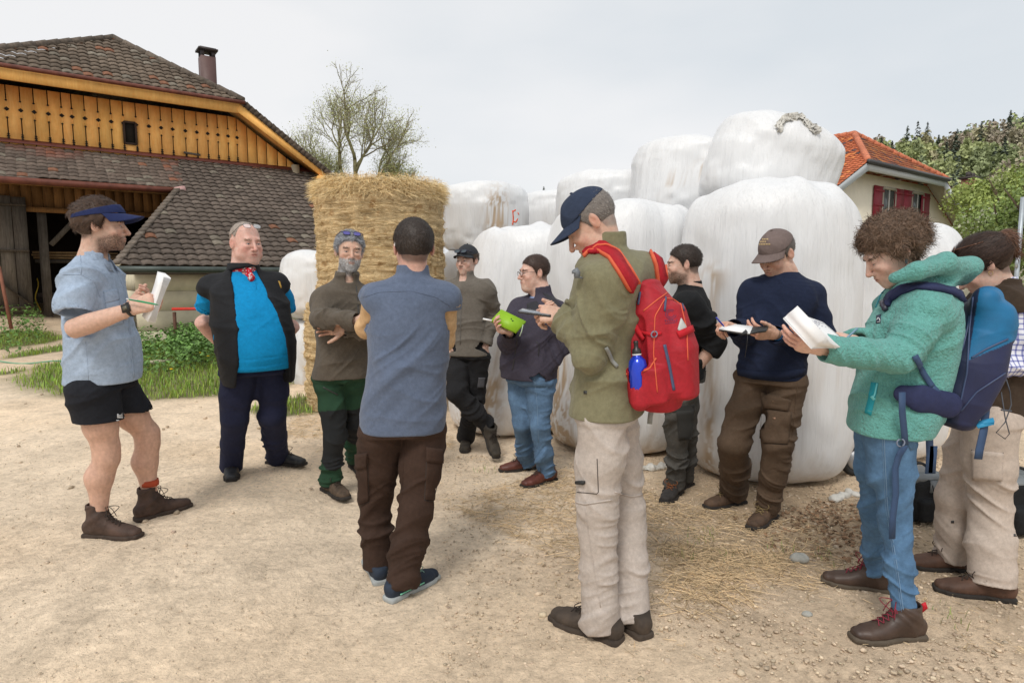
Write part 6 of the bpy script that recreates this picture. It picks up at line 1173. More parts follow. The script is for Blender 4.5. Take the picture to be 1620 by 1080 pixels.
    # watch
    w = MB(); d = unit(p['wrR'] - p['elR']); c = p['wrR'] - d * .012; Rf = frame(d); a = np.linspace(0, 2 * math.pi, 25)[:-1]
    w.tube([c + Rf[:, 0] * math.cos(q) * .031 + Rf[:, 1] * math.sin(q) * .031 for q in a], .0085, 6, closed=True)
    n = unit(vec(.15, -1, .3)); n = unit(n - d * (n @ d)); w.box(c + n * .034, (.019, .020, .006), np.stack([d, np.cross(n, d), n], 1)); wo = w.build('watch', plain('watch_black', (.015, .015, .015), .4), o)
    w = MB(); w.box(c + n * .041, (.011, .010, .0012), np.stack([d, np.cross(n, d), n], 1)); w.build('watch_face', plain('watch_face', (.10, .09, .06), .2), wo)
    # notes and pen
    h = p['wrR'] + unit(vec(.93, .05, .36)) * .10; nmb = MB(); u = unit(vec(.38, -.02, .9)); x = unit(vec(-.62, -.75, .15)); x = unit(x - u * (x @ u)); n = x
    for k in range(7): 
        P = h + vec(.005, .02, 0) + n * .0035 * (k - 3); pts = [P + u * s_ + n * (.03 * (s_ - .02) ** 2 * 20 * (k - 3) * .25) for s_ in (-.10, -.04, .03, .08, .14)]; nmb.ribbon(pts, n, .085, .0006)
    no = nmb.build('folded_notes', WHITEP, None, org=tuple(h), label='folded white notes held by the man in the navy visor', category='notes'); 
    pmb = MB(); pd = unit(vec(.97, -.1, -.17)); pc = h + vec(-.01, -.055, -.002); pmb.tube([pc - pd * .075, pc - pd * .07, pc + pd * .055, pc + pd * .078], [.003, .0048, .0045, .001], 8); 
    po = pmb.build('pen', plain('pen_green', C(20, 140, 90), .3), None, org=tuple(pc), label='green ballpoint pen in the fist of the man in the navy visor', category='pen')
    pmb = MB(); pmb.tube([pc - pd * .088, pc - pd * .074], .0028, 8); pmb.bar(pc - pd * .07 + vec(0, -.005, .004), pc - pd * .03 + vec(0, -.005, .004), .003, .0015); pmb.build('clip', plain('clip_white', (.7, .7, .7), .3), po)
def vest_cut(p, w0, w1, z0, z1, dx=0):
    """opening down the front"""
    lf, fw = left(p['a']), fwd(p['a'])
    def ex(f):
        c0 = lerp(p['hip'], p['neck'], z0) + fw * .30 + lf * dx; c1 = lerp(p['hip'], p['neck'], z1) + fw * .24 + lf * dx
        f.loft([(c0, lf, fw, w0, .27), (lerp(c0, c1, .5), lf, fw, lerp(w0, w1, .42), .25), (c1, lf, fw, w1, .22)], 6, .006, 's', cap=.02)
    return ex
def person_bald():
    p = base(dict(a=-52, head=(389, 384), neck=(385, 432), hip=(404, 578), shR=(336, 455, -.02), shL=(434, 451, .12), elR=(320, 508, .10), wrR=(362, 556, .36), elL=(463, 515, .28), wrL=(425, 556, .42),
        knR=(371, 660, -.05), knL=(432, 655, .05), ftR=(366, 748, 366, 762), ftL=(440, 733, 470, 738), hdir=-40, hpitch=6, hs=1.12, fat=1.2, jaw=1.15, neckr=.072, hw_=.105, anz=.10,
        hair='bald', hth=.003, hcol=(.30, .25, .21), hlen=.008, strands=900, hnoise=.001, skin=(.62, .37, .30), ruddy=1.5, mouth=.004, brow=(.30, .20, .14), iris=(.08, .1, .12)), 4.22)
    p['hands'] = [dict(side='R', wrist=p['wrR'], dir=(.8, .2, -.3), back=(0, 1, .2), elbow=p['elR'], curls=[(30, 30, 20)] * 4, fr=(.033, .056), res=.004),
                  dict(side='L', wrist=p['wrL'], dir=(-.8, .1, -.3), back=(0, 1, .2), elbow=p['elL'], curls=[(30, 30, 20)] * 4, fr=(.033, .056), res=.004)]
    o, T, R = person(p, 'bald heavy man in bright blue polo, open black vest and red neckerchief')
    prof = [(-.02, .215, .195, .05), (.15, .235, .225, .075), (.40, .240, .215, .07), (.68, .225, .165, .03), (.87, .19, .12, 0), (.99, .095, .085, 0)]
    blue = cloth('polo_blue', C(12, 138, 196), .85, .06, .0025, 10, 700, .0003, spec=.2)
    s1, SQ = shirt(p, o, blue, 'polo_shirt', prof, 0, (.062, .070, .076, .07), .008, 7, .55, (-.38, -.38), (.082, .035, .008, .04, .005, .03), hem=-.01, sholder=.065)
    b = bvh(*SQ); m = MB(); line(m, b, [(400, 432), (404, 447), (405, 458)], .006, .0015, n=8); m.build('placket', blue, s1)
    prof2 = [(-.16, .225, .190, .045), (.12, .247, .235, .07), (.40, .252, .228, .065), (.68, .238, .178, .03), (.87, .205, .135, 0), (.985, .12, .10, 0)]
    bl = cloth('vest_black', C(30, 31, 34), .8, .15, .003, 9, 800, .0003, spec=.25)
    vex = vest_cut(p, .175, .080, -.35, 1.05, -.015)
    def ex(f): vex(f)
    s2, VQ = shirt(p, o, bl, 'vest', prof2, 0, (.084, .088, .094, .1), .008, 12, .8, (-.88, -.88), (.100, .065, .014, 0, .0), hem=-.115, sholder=.072, extra=ex, cuffhole=True)
    b = bvh(*VQ); m = MB(); patch(m, b, [(440, 444), (443, 445), (446, 455), (444, 456)], .001, 2, 3)
    if m.n: m.build('badge', plain('badge_gold', C(190, 150, 60), .6), s2)
    navy = cloth('navy_trousers', C(38, 42, 66), .9, .12, .004, 10, 800, .0004)
    trousers(p, o, navy, (.118, .108, .088, .084, .082), .008, 8, 1.0, .055, waist=(.215, .185), top=.06)
    boots(o, p, (plain('shoe_black', (.022, .023, .026), .55, .4, 16, bmp=.0015, bs=70), SOLE), shaft=.03, s=1.08)
    # neckerchief
    f = F(); lf, fw = left(p['a']), fwd(p['a']); c = p['neck'] + vec(0, 0, .034)
    f.loft([(c - vec(0, 0, .024), lf, fw, .092, .104), (c + vec(0, 0, .012), lf, fw, .082, .094)], 2, .01, cap=.01)
    k = c + fw * .104 + lf * .01 - vec(0, 0, .012); f.ell(k, (.018, .018, .014), k=.01); f.cone(k, k + vec(.012, -.01, -.055), .012, .02, .008); f.cone(k, k + vec(-.02, 0, -.04), .010, .015, .008)
    V, Q = f.mesh(.004, 1); V = folds(V, Q, [(c - vec(0, 0, .1), c + vec(0, 0, .1), .15, .005, 20, 30)], 3)
    sp = (noise3(V * 110, 5) > .72)[:, None]; mk('neckerchief', (V, Q), vcol('bandana', .8, .1, 60), o, col=np.where(sp, .6, np.array(C(190, 20, 40))))
    glasses(o, T, 'top', (.05, .03, .03), (.023, .017))
def person_greyhair():
    p = base(dict(a=-62, head=(553, 398), neck=(548, 446), hip=(540, 588), shR=(516, 474, -.08), shL=(590, 474, .10), elR=(506, 505, -.22), wrR=(566, 508, -.30), elL=(600, 520, -.1), wrL=(545, 520, -.22),
        knR=(529, 690, -.06), knL=(563, 668, .12), ftR=(523, 778, 546, 794), ftL=(564, 742, 575, 752), hdir=-68, hpitch=3, hroll=-4, hs=1.07, neckr=.058, hw_=.085,
        hair='short', hth=.008, hcol=(.20, .21, .23), hlen=.018, hup=.6, strands=4500, hnoise=.008, hfreq=70, stubble=(.65, (.34, .32, .30)), beard=(5200, .010, (.50, .50, .50), 'b'), brow=(.04, .035, .03), skin=(.54, .34, .25), hrand=.8, grey=.25), 4.16)
    p['hands'] = [dict(side='R', wrist=p['wrR'], dir=(1, -.05, .1), back=(.1, -1, .1), elbow=p['elR'], curls=[(25, 30, 20)] * 4, res=.004), dict(side='L', wrist=p['wrL'], dir=(-1, .1, 0), back=(.1, 1, .1), elbow=p['elL'], curls=[(25, 30, 20)] * 4, res=.004)]
    o, T, R = person(p, 'grey-haired man with short white beard, brown fleece and green work trousers, arms crossed')
    prof = [(-.08, .188, .135, .01), (.2, .172, .130, .01), (.5, .178, .128, .01), (.75, .185, .120, 0), (.9, .155, .10, -.005), (.99, .08, .07, 0)]
    fl = cloth('brown_fleece', C(92, 84, 74), .95, .10, .003, 11, 600, .0006, sheen=.1)
    s1, SQ = shirt(p, o, fl, 'fleece_jacket', prof, .008, (.066, .062, .057, .047), .006, 21, 1.2, (1, 1), (.074, .070, .008, .07, .012, .022), hem=-.035)
    b = bvh(*SQ); m = MB(); line(m, b, [(563, 452), (566, 470), (567, 500)], .006, .002, n=8); m.build('zip', plain('zip_dark', (.03, .03, .03), .5), s1)
    def tc(V):
        kn = np.minimum(np.linalg.norm((V - p['knR']) * [1, 1, .55], axis=1), np.linalg.norm((V - p['knL']) * [1, 1, .55], axis=1)); g = np.array(C(42, 70, 52)); k = np.array(C(38, 40, 42))
        w = (kn + .03 * (noise3(V * 9, 2) - .5) < .135) | (V[:, 2] < p['anR'][2] + .01) & (V[:, 1] < p['knR'][1] + 9) & (V[:, 2] < .10)
        return np.where(w[:, None], k, g)
    t, TQ = trousers(p, o, vcol('green_trousers', .9, .15, 8, .001, 500, spec=.2), (.094, .088, .076, .073, .070), .007, 14, 1.2, .035, waist=(.165, .125), col=tc)
    b = bvh(*TQ); m = MB(); line(m, b, [(511, 612), (522, 618), (534, 624)], .008, .003, n=8); m.build('pocket_zip', plain('zip_dark', (.03, .03, .03), .5), t)
    boots(o, p, (plain('boot_hike', (.075, .050, .032), .85, .5, 18, bmp=.003, bs=60), SOLE), shaft=.06, s=1.06)
    glasses(o, T, (0, -.060, .112), (.02, .02, .05), (.022, .016), (.10, .09, .32), name='sunglasses', tint=True)
def person_fleecevest():
    p = base(dict(a=97, head=(654, 392), neck=(653, 440), hip=(638, 668), sw=.155, elL=(582, 516, .10), wrL=(630, 505, .30), elR=(694, 540, .08), wrR=(665, 520, .30),
        knL=(594, 790, .10), knR=(658, 800, -.05), ftL=(598, 912, 590, 893), ftR=(636, 940, 680, 918), hdir=108, hpitch=2, hs=1.07, neckr=.056, hw_=.10,
        hair='short', hth=.008, hcol=(.035, .025, .020), hlen=.012, hup=.25, strands=5000, hnoise=.002, skin=(.58, .34, .27), hrand=.4, grey=.05), 2.93)
    p['hands'] = [dict(side='L', wrist=p['wrL'], dir=(1, .1, .1), back=(0, 1, .2), elbow=p['elL'], curls=[(20, 30, 20)] * 4, res=.004, fr=(.028, .045)), dict(side='R', wrist=p['wrR'], dir=(-1, .1, 0), back=(0, 1, .2), elbow=p['elR'], curls=[(20, 30, 20)] * 4, res=.004, fr=(.028, .045))]
    o, T, R = person(p, 'dark-haired man seen from behind in blue-grey fleece vest and dark brown cargo trousers')
    prof = [(-.05, .190, .145, 0), (.12, .190, .145, 0), (.40, .178, .138, 0), (.68, .180, .130, 0), (.86, .160, .11, -.005), (.97, .09, .08, 0)]
    tan = cloth('tan_shirt', C(205, 170, 128), .9, .08, .003, 12, 800, .0003)
    shirt(p, o, tan, 'shirt', [(a_, b_ - .02, c_ - .02, d_) for a_, b_, c_, d_ in prof[1:]], 0, (.056, .056, .056, .05), .008, 3, 1.0, (.10, .10))
    bg_ = cloth('bluegrey_fleece', C(92, 104, 126), .95, .07, .003, 9, 600, .0006, fuzz=(220, .0015), sheen=.15)
    s1, SQ = shirt(p, o, bg_, 'fleece_vest', prof, .010, (.058, .060, .064, .07), .006, 33, 1.0, (-.84, -.84), (.074, .062, .010, 0, 0), hem=-.035, sholder=.060)
    b = bvh(*SQ); m = MB(); line(m, b, [(566, 473), (600, 462), (650, 460), (690, 470), (712, 484)], .004, .0015, n=30); m.build('seam', bg_, s1)
    br = cloth('brown_cord', C(62, 46, 38), .92, .12, .004, 10, 700, .0006)
    t, TQ = trousers(p, o, br, (.100, .092, .078, .075, .078), .0065, 15, 1.0, .045, waist=(.172, .14)); b = bvh(*TQ); pocket(t, b, br, [(676, 712), (697, 716), (694, 792), (672, 790)], [(674, 706), (698, 710), (697, 732), (674, 730)]); pocket(t, b, br, [(567, 725), (581, 722), (584, 792), (570, 798)], [(566, 718), (582, 715), (582, 738), (567, 742)]); m = MB(); line(m, b, [(640, 690), (638, 740), (636, 780)], .005, .002); m.build('seam', br, t)
    tr = plain('trainer_navy', C(34, 46, 62), .8, .2, 20, bmp=.001); boots(o, p, (tr, plain('sole_grey', C(160, 165, 165), .8, .15)), shaft=.02, s=1.05, lacec=(.2, .35, .3))
    m = MB()
    for s in 'LR':
        A, t_ = p['g' + s], p['t' + s]; d = unit(t_ - A); ly = vec(-d[1], d[0], 0)
        if s == 'R': ly = -ly if ly[1] > 0 else ly; m.ribbon([A + d * x - ly * 0 + ly * .047 + vec(0, 0, z) for x, z in ((.0, .085), (.02, .06), (.05, .04))], ly, .008, .003); m.ribbon([A + d * x + ly * .046 + vec(0, 0, .036) for x in (-.05, 0, .05, .1)], ly, .006, .003)
        else: m.ribbon([A - d * .068 + vec(0, 0, z) for z in (.03, .05, .08)], -d, .014, .004)
    each(m, 'shoe_stripe', plain('mint', C(130, 210, 180), .6), o)
    e = MB(); q = T(vec(-.078 * -1, .02, .01)) ; e.tube(T([vec(.079, .02, .026), vec(.083, .026, .010), vec(.081, .022, -.006)]), .0022, 6); e.build('earpiece', WHITEP, o)
def person_young():
    p = base(dict(a=-108, head=(739, 412), neck=(737, 440), hip=(741, 556), sw=.165, elL=(783, 500, .02), wrL=(768, 547, -.06), elR=(699, 500, .02), wrR=(706, 548, -.04),
        knR=(722, 622, -.16), knL=(752, 630, .02), ftL=(736, 706, 735, 716), ftR=(770, 672, 787, 690), hdir=-118, hpitch=3, hs=1.0, neckr=.05, hw_=.085, hair='short', hth=.009, hcol=(.06, .035, .02), hlen=.018, strands=1600, hnoise=.003,
        beard=(160, .004, (.10, .06, .04), 'm'), skin=(.59, .39, .31), ztop=lambda Y: .055, jaw=.93), 5.2)
    p['anR'] = at(772, 668, 5.12); p['gR'] = vec(p['anR'][0], p['anR'][1], 0); p['tR'] = p['gR'] + vec(.10, -.22, 0)
    p['hands'] = [dict(side='L', wrist=p['wrL'], dir=(-.15, -.1, -1), back=(.6, -.8, 0), elbow=p['elL'], curls=[(15, 15, 10)] * 4, res=.004, s=.95), dict(side='R', wrist=p['wrR'], dir=(.1, 0, -1), back=(-.6, -.8, 0), elbow=p['elR'], curls=[(15, 15, 10)] * 4, res=.004, s=.95)]
    o, T, R = person(p, 'young moustached man in dark cap and grey zip jacket leaning on bale with ankles crossed')
    prof = [(-.09, .184, .125, .01), (.25, .160, .115, .01), (.55, .172, .118, .005), (.78, .178, .110, 0), (.9, .15, .095, 0), (.99, .072, .065, 0)]
    g = F(); tsh = cloth('green_tshirt', C(60, 150, 110), .9)
    shirt(p, o, tsh, 't_shirt', [(.3, .14, .095, .01), (.7, .15, .095, .005), (.97, .065, .06, 0)], 0, (.05, .05, .05, .05), .009, 1, .3, (-.8, -.8))
    gj = cloth('grey_zip_jacket', C(108, 102, 94), .93, .08, .003, 11, 600, .0005)
    s1, SQ = shirt(p, o, gj, 'zip_jacket', prof, .006, (.064, .058, .053, .046), .0065, 41, 1.1, (.97, .97), (.068, .062, .008, .085, .010, .030), hem=-.03); b = bvh(*SQ)
    m = MB(); line(m, b, [(731, 470), (729, 500), (728, 545)], .007, .002, n=12); m.build('zip', plain('zip_grey', (.12, .11, .10), .5), s1)
    bk = cloth('black_work_trousers', C(34, 34, 36), .9, .15, .004, 11, 800, .0004); t, TQ = trousers(p, o, bk, (.098, .090, .078, .073, .070), .007, 43, 1.1, .03, waist=(.165, .12)); b = bvh(*TQ); m = MB()
    patch(m, b, [(757, 597), (767, 597), (765, 613), (755, 613)], .006); m.build('thigh_pocket', plain('grey_patch', C(80, 80, 84), .9), t)
    bm = plain('boot_worn', (.035, .028, .020), .85, .5, 16, bmp=.003, bs=60)
    boot(o, p['gL'], p['tL'], mats=(bm, SOLE), shaft=.07, s=1.03); boot(o, p['gR'], p['tR'], mats=(bm, SOLE), shaft=.07, s=1.03, tilt=-38, z0=p['anR'][2] - .125)
    cm = cloth('dark_cap', C(52, 54, 58), .9, .1, .001, 30); cap_hat(o, T, cm, brim=.058, up=.012)
    glasses(o, T, (0, -.098, .080), (.02, .02, .02), (.024, .017), (.05, .07, .08), name='sunglasses', tint=True)
def book(name, corners, th, mats, label, cat, pages=True):
    c = [np.array(x, float) for x in corners]; n = unit(np.cross(c[1] - c[0], c[3] - c[0])); mb = MB(); V = c + [x + n * th for x in c]; Fq = [(3, 2, 1, 0), (4, 5, 6, 7)] + [(i, (i + 1) % 4, (i + 1) % 4 + 4, i + 4) for i in range(4)]
    mb.add(V, Fq); o = mb.build(name, mats, None, smooth=False, org=tuple(sum(c) / 4), label=label, category=cat); return o, n
def person_specs():
    p = base(dict(a=-148, ahip=-128, head=(845, 431), neck=(857, 467), hip=(840, 592), sw=.17, shL=(873, 493, -.08), shR=(822, 489, .12), elL=(890, 545, -.10), wrL=(852, 590, -.13), elR=(800, 535, .02), wrR=(812, 528, -.28),
        knR=(826, 668, .02), knL=(854, 672, -.10), ftR=(834, 742, 795, 746), ftL=(864, 762, 838, 769), hdir=-160, hpitch=4, hs=1.02, fat=.6, neckr=.06, hw_=.085, hair='short', hth=.006, hcol=(.045, .025, .018), hlen=.012, hup=.35, strands=2600, hnoise=.002, skin=(.61, .39, .31)), 4.5)
    p['elR'] = at(806, 540, 4.42); p['wrR'] = at(806, 523, 4.20)
    p['hands'] = [dict(side='R', wrist=p['wrR'], dir=(-.75, -.35, .25), back=(-.25, .6, -.75), elbow=p['elR'], curls=[(38, 50, 30)] * 4, thumb=(40, 5, 20), res=.003, s=1.0), dict(side='L', wrist=p['wrL'], dir=(-.5, .3, -.9), back=(-.5, -.8, 0), elbow=p['elL'], curls=[(15, 15, 10)] * 4, res=.004)]
    o, T, R = person(p, 'stout man in glasses, dark grey fleece and blue jeans holding a bright green book')
    prof = [(-.08, .200, .162, .02), (.2, .192, .168, .03), (.5, .190, .160, .025), (.75, .190, .130, .01), (.9, .16, .10, 0), (.99, .08, .07, 0)]
    shirt(p, o, cloth('blue_check', C(140, 160, 200), .9), 'shirt', [(.5, .15, .12, .025), (.8, .15, .10, .01), (.98, .068, .066, 0)], 0, (.05,) * 4, .009, 1, .2, (-.8, -.8), (.060, .045, .006, .05, .01, .03))
    fm = cloth('charcoal_fleece', C(66, 62, 74), .93, .08, .003, 11, 600, .0005)
    s1, SQ = shirt(p, o, fm, 'fleece_jacket', prof, .006, (.070, .066, .058, .050), .006, 51, 1.1, (1, .93), (.076, .065, .010, .08, .012, .032), hem=-.02); b = bvh(*SQ)
    m = MB(); patch(m, b, [(834, 480), (849, 476), (862, 497), (833, 497)], .0025, 6, 6); patch(m, b, [(858, 462), (876, 470), (892, 487), (880, 492)], .002, 8, 4); m.build('shoulder_panel', plain('panel_black', C(42, 42, 48), .85), s1)
    m = MB(); line(m, b, [(826, 500), (818, 540), (811, 585)], .006, .002, n=12); line(m, b, [(848, 540), (853, 545), (852, 563)], .005, .002, n=8); each(m, 'zip', plain('zip_dark', (.03, .03, .03), .5), s1)
    m = MB(); line(m, b, [(838, 492.5), (851, 492.5)], .006, .0012, n=6, lift=.003)
    if m.n: m.build('chest_logo', plain('logo_orange', C(190, 130, 70), .7), s1)
    jn = cloth('jeans_mid', C(92, 120, 150), .9, .22, .004, 11, 700, .0004); t, TQ = trousers(p, o, jn, (.102, .092, .076, .071, .071), .0068, 53, 1.2, .04, waist=(.175, .145)); b = bvh(*TQ)
    m = MB(); line(m, b, [(845, 592), (850, 640), (852, 700)], .003, .001); line(m, b, [(838, 600), (848, 606), (858, 602)], .003, .001); m.build('seam', plain('denim_seam', C(110, 135, 160), .9), t)
    boots(o, p, (plain('boot_red_brown', (.105, .030, .020), .5, .4, 14, bmp=.0015, bs=70), SOLE), shaft=.05, s=1.06, lacec=(.05, .04, .03))
    glasses(o, T, 'eyes', (.04, .03, .03), (.022, .014))
    Yb = 4.16; cs = [at(776, 507, Yb), at(793, 489, Yb + .06), at(832, 508, Yb + .02), at(816, 525.5, Yb - .06)]
    gm = plain('book_green', C(140, 185, 20), .5, .04); bo, n = book('book', cs, .016, gm, 'bright lime green hardback book held by the man in glasses', 'book')
    m = MB(); nn = n if n[1] < 0 else -n; ctr = sum(cs) / 4; ex = unit(cs[1] - cs[0]); ey = unit(cs[3] - cs[0]); sh_ = .0165 if n[1] < 0 else .0005
    rr = np.random.default_rng(3)
    for i in range(26):
        a = (rr.random(2) - .5) * .055; m.box(ctr + n * (sh_ if n[1] < 0 else -.0005) + unit(cs[1] - cs[0]) * a[0] + unit(cs[3] - cs[0]) * a[1] + unit(cs[2] - cs[1]) * .0, (.006, .0035, .0006), np.stack([ex, ey, n], 1))
    m.build('cover_print', plain('print_dark_green', C(30, 80, 30), .6), bo)
    m = MB(); m.ribbon([cs[3] * .3 + cs[2] * .7 - n * .0, cs[3] * .35 + cs[2] * .65 + vec(-.005, 0, -.04), cs[3] * .4 + cs[2] * .6 + vec(-.015, 0, -.07)], (0, -1, 0), .006, .001); m.build('bookmark', plain('ribbon_pale', C(200, 220, 190), .7), bo)
    m = MB(); e = cs[0]; m.tube([e + vec(.01, -.01, .0), e + vec(-.05, -.01, .012)], .006, 8); m.build('pen', WHITEP, None, org=tuple(e), label='white pen tucked at the corner of the lime green book', category='pen')
def person_blacksweater():
    p = base(dict(a=160, head=(1081, 418), neck=(1093, 458), hip=(1082, 592), sw=.18, elL=(1132, 540, -.12), wrL=(1098, 588, -.10), elR=(1060, 545, .2), wrR=(1050, 580, .1),
        knL=(1072, 688, -.02), knR=(1086, 690, .14), ftL=(1068, 782, 1050, 797), ftR=(1082, 770, 1062, 778), hdir=172, hpitch=6, hs=1.03, neckr=.062, hw_=.085, hair='short', hth=.007, hcol=(.03, .02, .015), hlen=.013, hup=.4, strands=2800, hnoise=.002, stubble=(.6, (.08, .05, .035)), beard=(1200, .006, (.05, .03, .02), 'b'), skin=(.56, .36, .28)), 4.15)
    p['hands'] = [dict(side='L', wrist=p['wrL'], dir=(-.5, .1, -.9), back=(-.3, -1, 0), elbow=p['elL'], curls=[(30, 30, 20)] * 4, res=.0035, fr=(.029, .047)), dict(side='R', wrist=p['wrR'], dir=(-.5, 0, -.6), back=(0, 1, 0), elbow=p['elR'], curls=[(30, 30, 20)] * 4, res=.004)]
    o, T, R = person(p, 'dark-haired man in black sweater standing behind the red backpack, facing left')
    prof = [(-.06, .186, .135, .01), (.2, .175, .13, .01), (.5, .18, .132, .01), (.75, .19, .125, 0), (.9, .165, .105, 0), (.99, .08, .075, 0)]
    bl = cloth('black_sweater', C(28, 29, 31), .95, .12, .003, 12, 700, .0005)
    s1, SQ = shirt(p, o, bl, 'sweater', prof, .006, (.072, .066, .062, .056), .0068, 61, 1.2, (.35, .35), (.072, .060, .010, 0, .0), hem=-.02)
    gt = cloth('grey_work_trousers', C(78, 76, 72), .92, .14, .004, 11, 700, .0005); t, TQ = trousers(p, o, gt, (.096, .088, .076, .072, .070), .007, 63, 1.3, .035, waist=(.165, .125)); b = bvh(*TQ); m = MB()
    patch(m, b, [(1070, 650), (1096, 648), (1094, 694), (1074, 696)], .008); patch(m, b, [(1056, 642), (1098, 640), (1098, 650), (1056, 652)], .004); m.build('cargo_pocket', plain('dark_patch', C(48, 48, 46), .9), t)
    boots(o, p, (plain('boot_charcoal', (.030, .026, .024), .85, .4, 18, bmp=.003, bs=60), SOLE), shaft=.06, s=1.05, lacec=(.25, .08, .02))
    m = MB(); d = unit(p['wrL'] - p['elL']); c = p['wrL'] - d * .03; Rf = frame(d); m.tube([c + Rf[:, 0] * math.cos(q) * .030 + Rf[:, 1] * math.sin(q) * .030 for q in np.linspace(0, 6.283, 21)[:-1]], .007, 5, closed=True); m.build('watch', plain('watch_black', (.015, .015, .015), .4), o)
def person_navysweater():
    p = base(dict(a=-126, head=(1229, 402), neck=(1243, 434), hip=(1220, 592), shL=(1283, 468, .0), shR=(1195, 463, .08), elL=(1306, 534, -.08), wrL=(1226, 529, -.34), elR=(1182, 530, .02), wrR=(1160, 518, -.30),
        knR=(1160, 700, .0), knL=(1230, 702, -.10), ftR=(1160, 797, 1108, 806), ftL=(1214, 822, 1176, 845), hdir=-152, hpitch=27, hs=1.10, neckr=.054, hw_=.10, anz=.11, hair='short', hth=.006, hcol=(.10, .085, .075), hlen=.006, strands=1200, hnoise=.001, skin=(.57, .35, .26), eyes=.0022, ztop=lambda Y: .055, stubble=(.3, (.2, .13, .1))), 3.74)
    p['hands'] = [dict(side='L', wrist=p['wrL'], dir=(-.95, -.15, .12), back=(.15, -.75, -.62), elbow=p['elL'], curls=[(32, 40, 25)] * 4, thumb=(28, -5, 12), res=.0027, s=1.03), dict(side='R', wrist=p['wrR'], dir=(-.75, -.45, .20), back=(.2, .35, .9), elbow=p['elR'], curls=[(50, 55, 30), (58, 60, 30), (64, 60, 30), (66, 60, 30)], thumb=(30, 30, 15), res=.0027, s=1.0)]
    o, T, R = person(p, 'man in grey-brown cap and navy sweater looking down and writing in a small notebook')
    prof = [(-.02, .180, .135, .01), (.03, .185, .14, .01), (.2, .180, .142, .01), (.5, .185, .140, .01), (.75, .195, .130, 0), (.9, .165, .108, 0), (.99, .078, .072, 0)]
    nv = cloth('navy_sweater', C(30, 38, 60), .95, .10, .003, 11, 500, .0006)
    s1, SQ = shirt(p, o, nv, 'sweater', prof, .006, (.072, .066, .058, .046), .006, 71, 1.1, (1, .97), (.066, .012, .006, 0, .0), hem=-.02); b = bvh(*SQ)
    m = MB(); line(m, b, [(1167, 588), (1200, 594), (1240, 594), (1274, 588)], .045, .004, n=24); m.build('waistband', nv, s1)
    br = cloth('brown_outdoor', C(88, 72, 58), .92, .12, .004, 10, 700, .0005); t, TQ = trousers(p, o, br, (.105, .096, .084, .080, .076), .0062, 73, 1.3, .03, waist=(.185, .14)); b = bvh(*TQ); pocket(t, b, br, [(1205, 645), (1252, 652), (1246, 702), (1204, 700)], [(1203, 620), (1250, 632), (1246, 650), (1205, 644)]); m = MB(); line(m, b, [(1262, 606), (1256, 660), (1250, 720)], .004, .002); m.build('seam', br, t); m = MB()
    for c in ((1226, 634), (1226, 662)): patch(m, b, [(c[0] - 2.5, c[1] - 2), (c[0] + 2.5, c[1] - 2), (c[0] + 2.5, c[1] + 2), (c[0] - 2.5, c[1] + 2)], .014, 2, 2)
    each(m, 'snap_button', plain('snap', C(140, 110, 90), .4, 0, metal=.6), t)
    boots(o, p, (plain('boot_tan', (.085, .050, .030), .8, .4, 16, bmp=.0025, bs=70), SOLE), shaft=.05, s=1.08, lacec=(.25, .18, .08))
    cm = cloth('taupe_cap', C(112, 98, 94), .9, .08, .001, 30, 900); v = cap_hat(o, T, cm, brim=.074, up=.004, drop=-.008, sides=.05); bb = bvh_of(v); m = MB()
    for i, (x0, x1, y) in enumerate(((1198, 1215, 378.5), (1197, 1212, 382.5), (1196, 1218, 386.5))):
        k = x0
        while k < x1: patch(m, bb, [(k, y - 1.3), (k + 1.7, y - 1.2), (k + 1.7, y + 1.1), (k, y + 1.2)], .001, 1, 1); k += 2.6
    patch(m, bb, [(1192, 384), (1195, 376), (1196.5, 379), (1194.5, 387)], .001, 2, 2)
    if m.n: m.build('embroidery', plain('embroidery', C(190, 165, 120), .8), v)
    m = MB(); d = unit(p['wrL'] - p['elL']); c = p['wrL'] - d * .02; Rf = frame(d); m.tube([c + Rf[:, 0] * math.cos(q) * .033 + Rf[:, 1] * math.sin(q) * .030 for q in np.linspace(0, 6.283, 21)[:-1]], .004, 5, closed=True); m.build('wristband', plain('band_blue', C(20, 90, 140), .6), o)
    Y = p['Y']; cs = [at(1137, 521, Y - .42), at(1186, 528.5, Y - .52), at(1191, 517, Y - .42), at(1150, 512, Y - .32)]
    bo, n = book('notebook', cs, .004, WHITEP, 'small open notebook of the man in the taupe cap', 'notebook')
    m = MB(); cs2 = [at(1172, 528, Y - .53), at(1212, 522, Y - .46), at(1216, 515.5, Y - .38), at(1184, 517, Y - .42)]; c = [x - vec(0, 0, .004) for x in cs] ; 
    m.add([x - vec(0, 0, .003) for x in cs] + [x - vec(0, 0, .008) for x in cs], [(3, 2, 1, 0), (4, 5, 6, 7)] + [(i, (i + 1) % 4, (i + 1) % 4 + 4, i + 4) for i in range(4)]); m.add(cs2 + [x - vec(0, 0, .010) for x in cs2], [(3, 2, 1, 0), (4, 5, 6, 7)] + [(i, (i + 1) % 4, (i + 1) % 4 + 4, i + 4) for i in range(4)])
    m.tube([cs[1] + vec(-.01, 0, 0), cs[1] + vec(-.012, 0, -.05), cs[1] + vec(-.02, 0, -.12)], .0015, 5); m.build('cover', plain('cover_black', (.02, .02, .02), .5), bo)
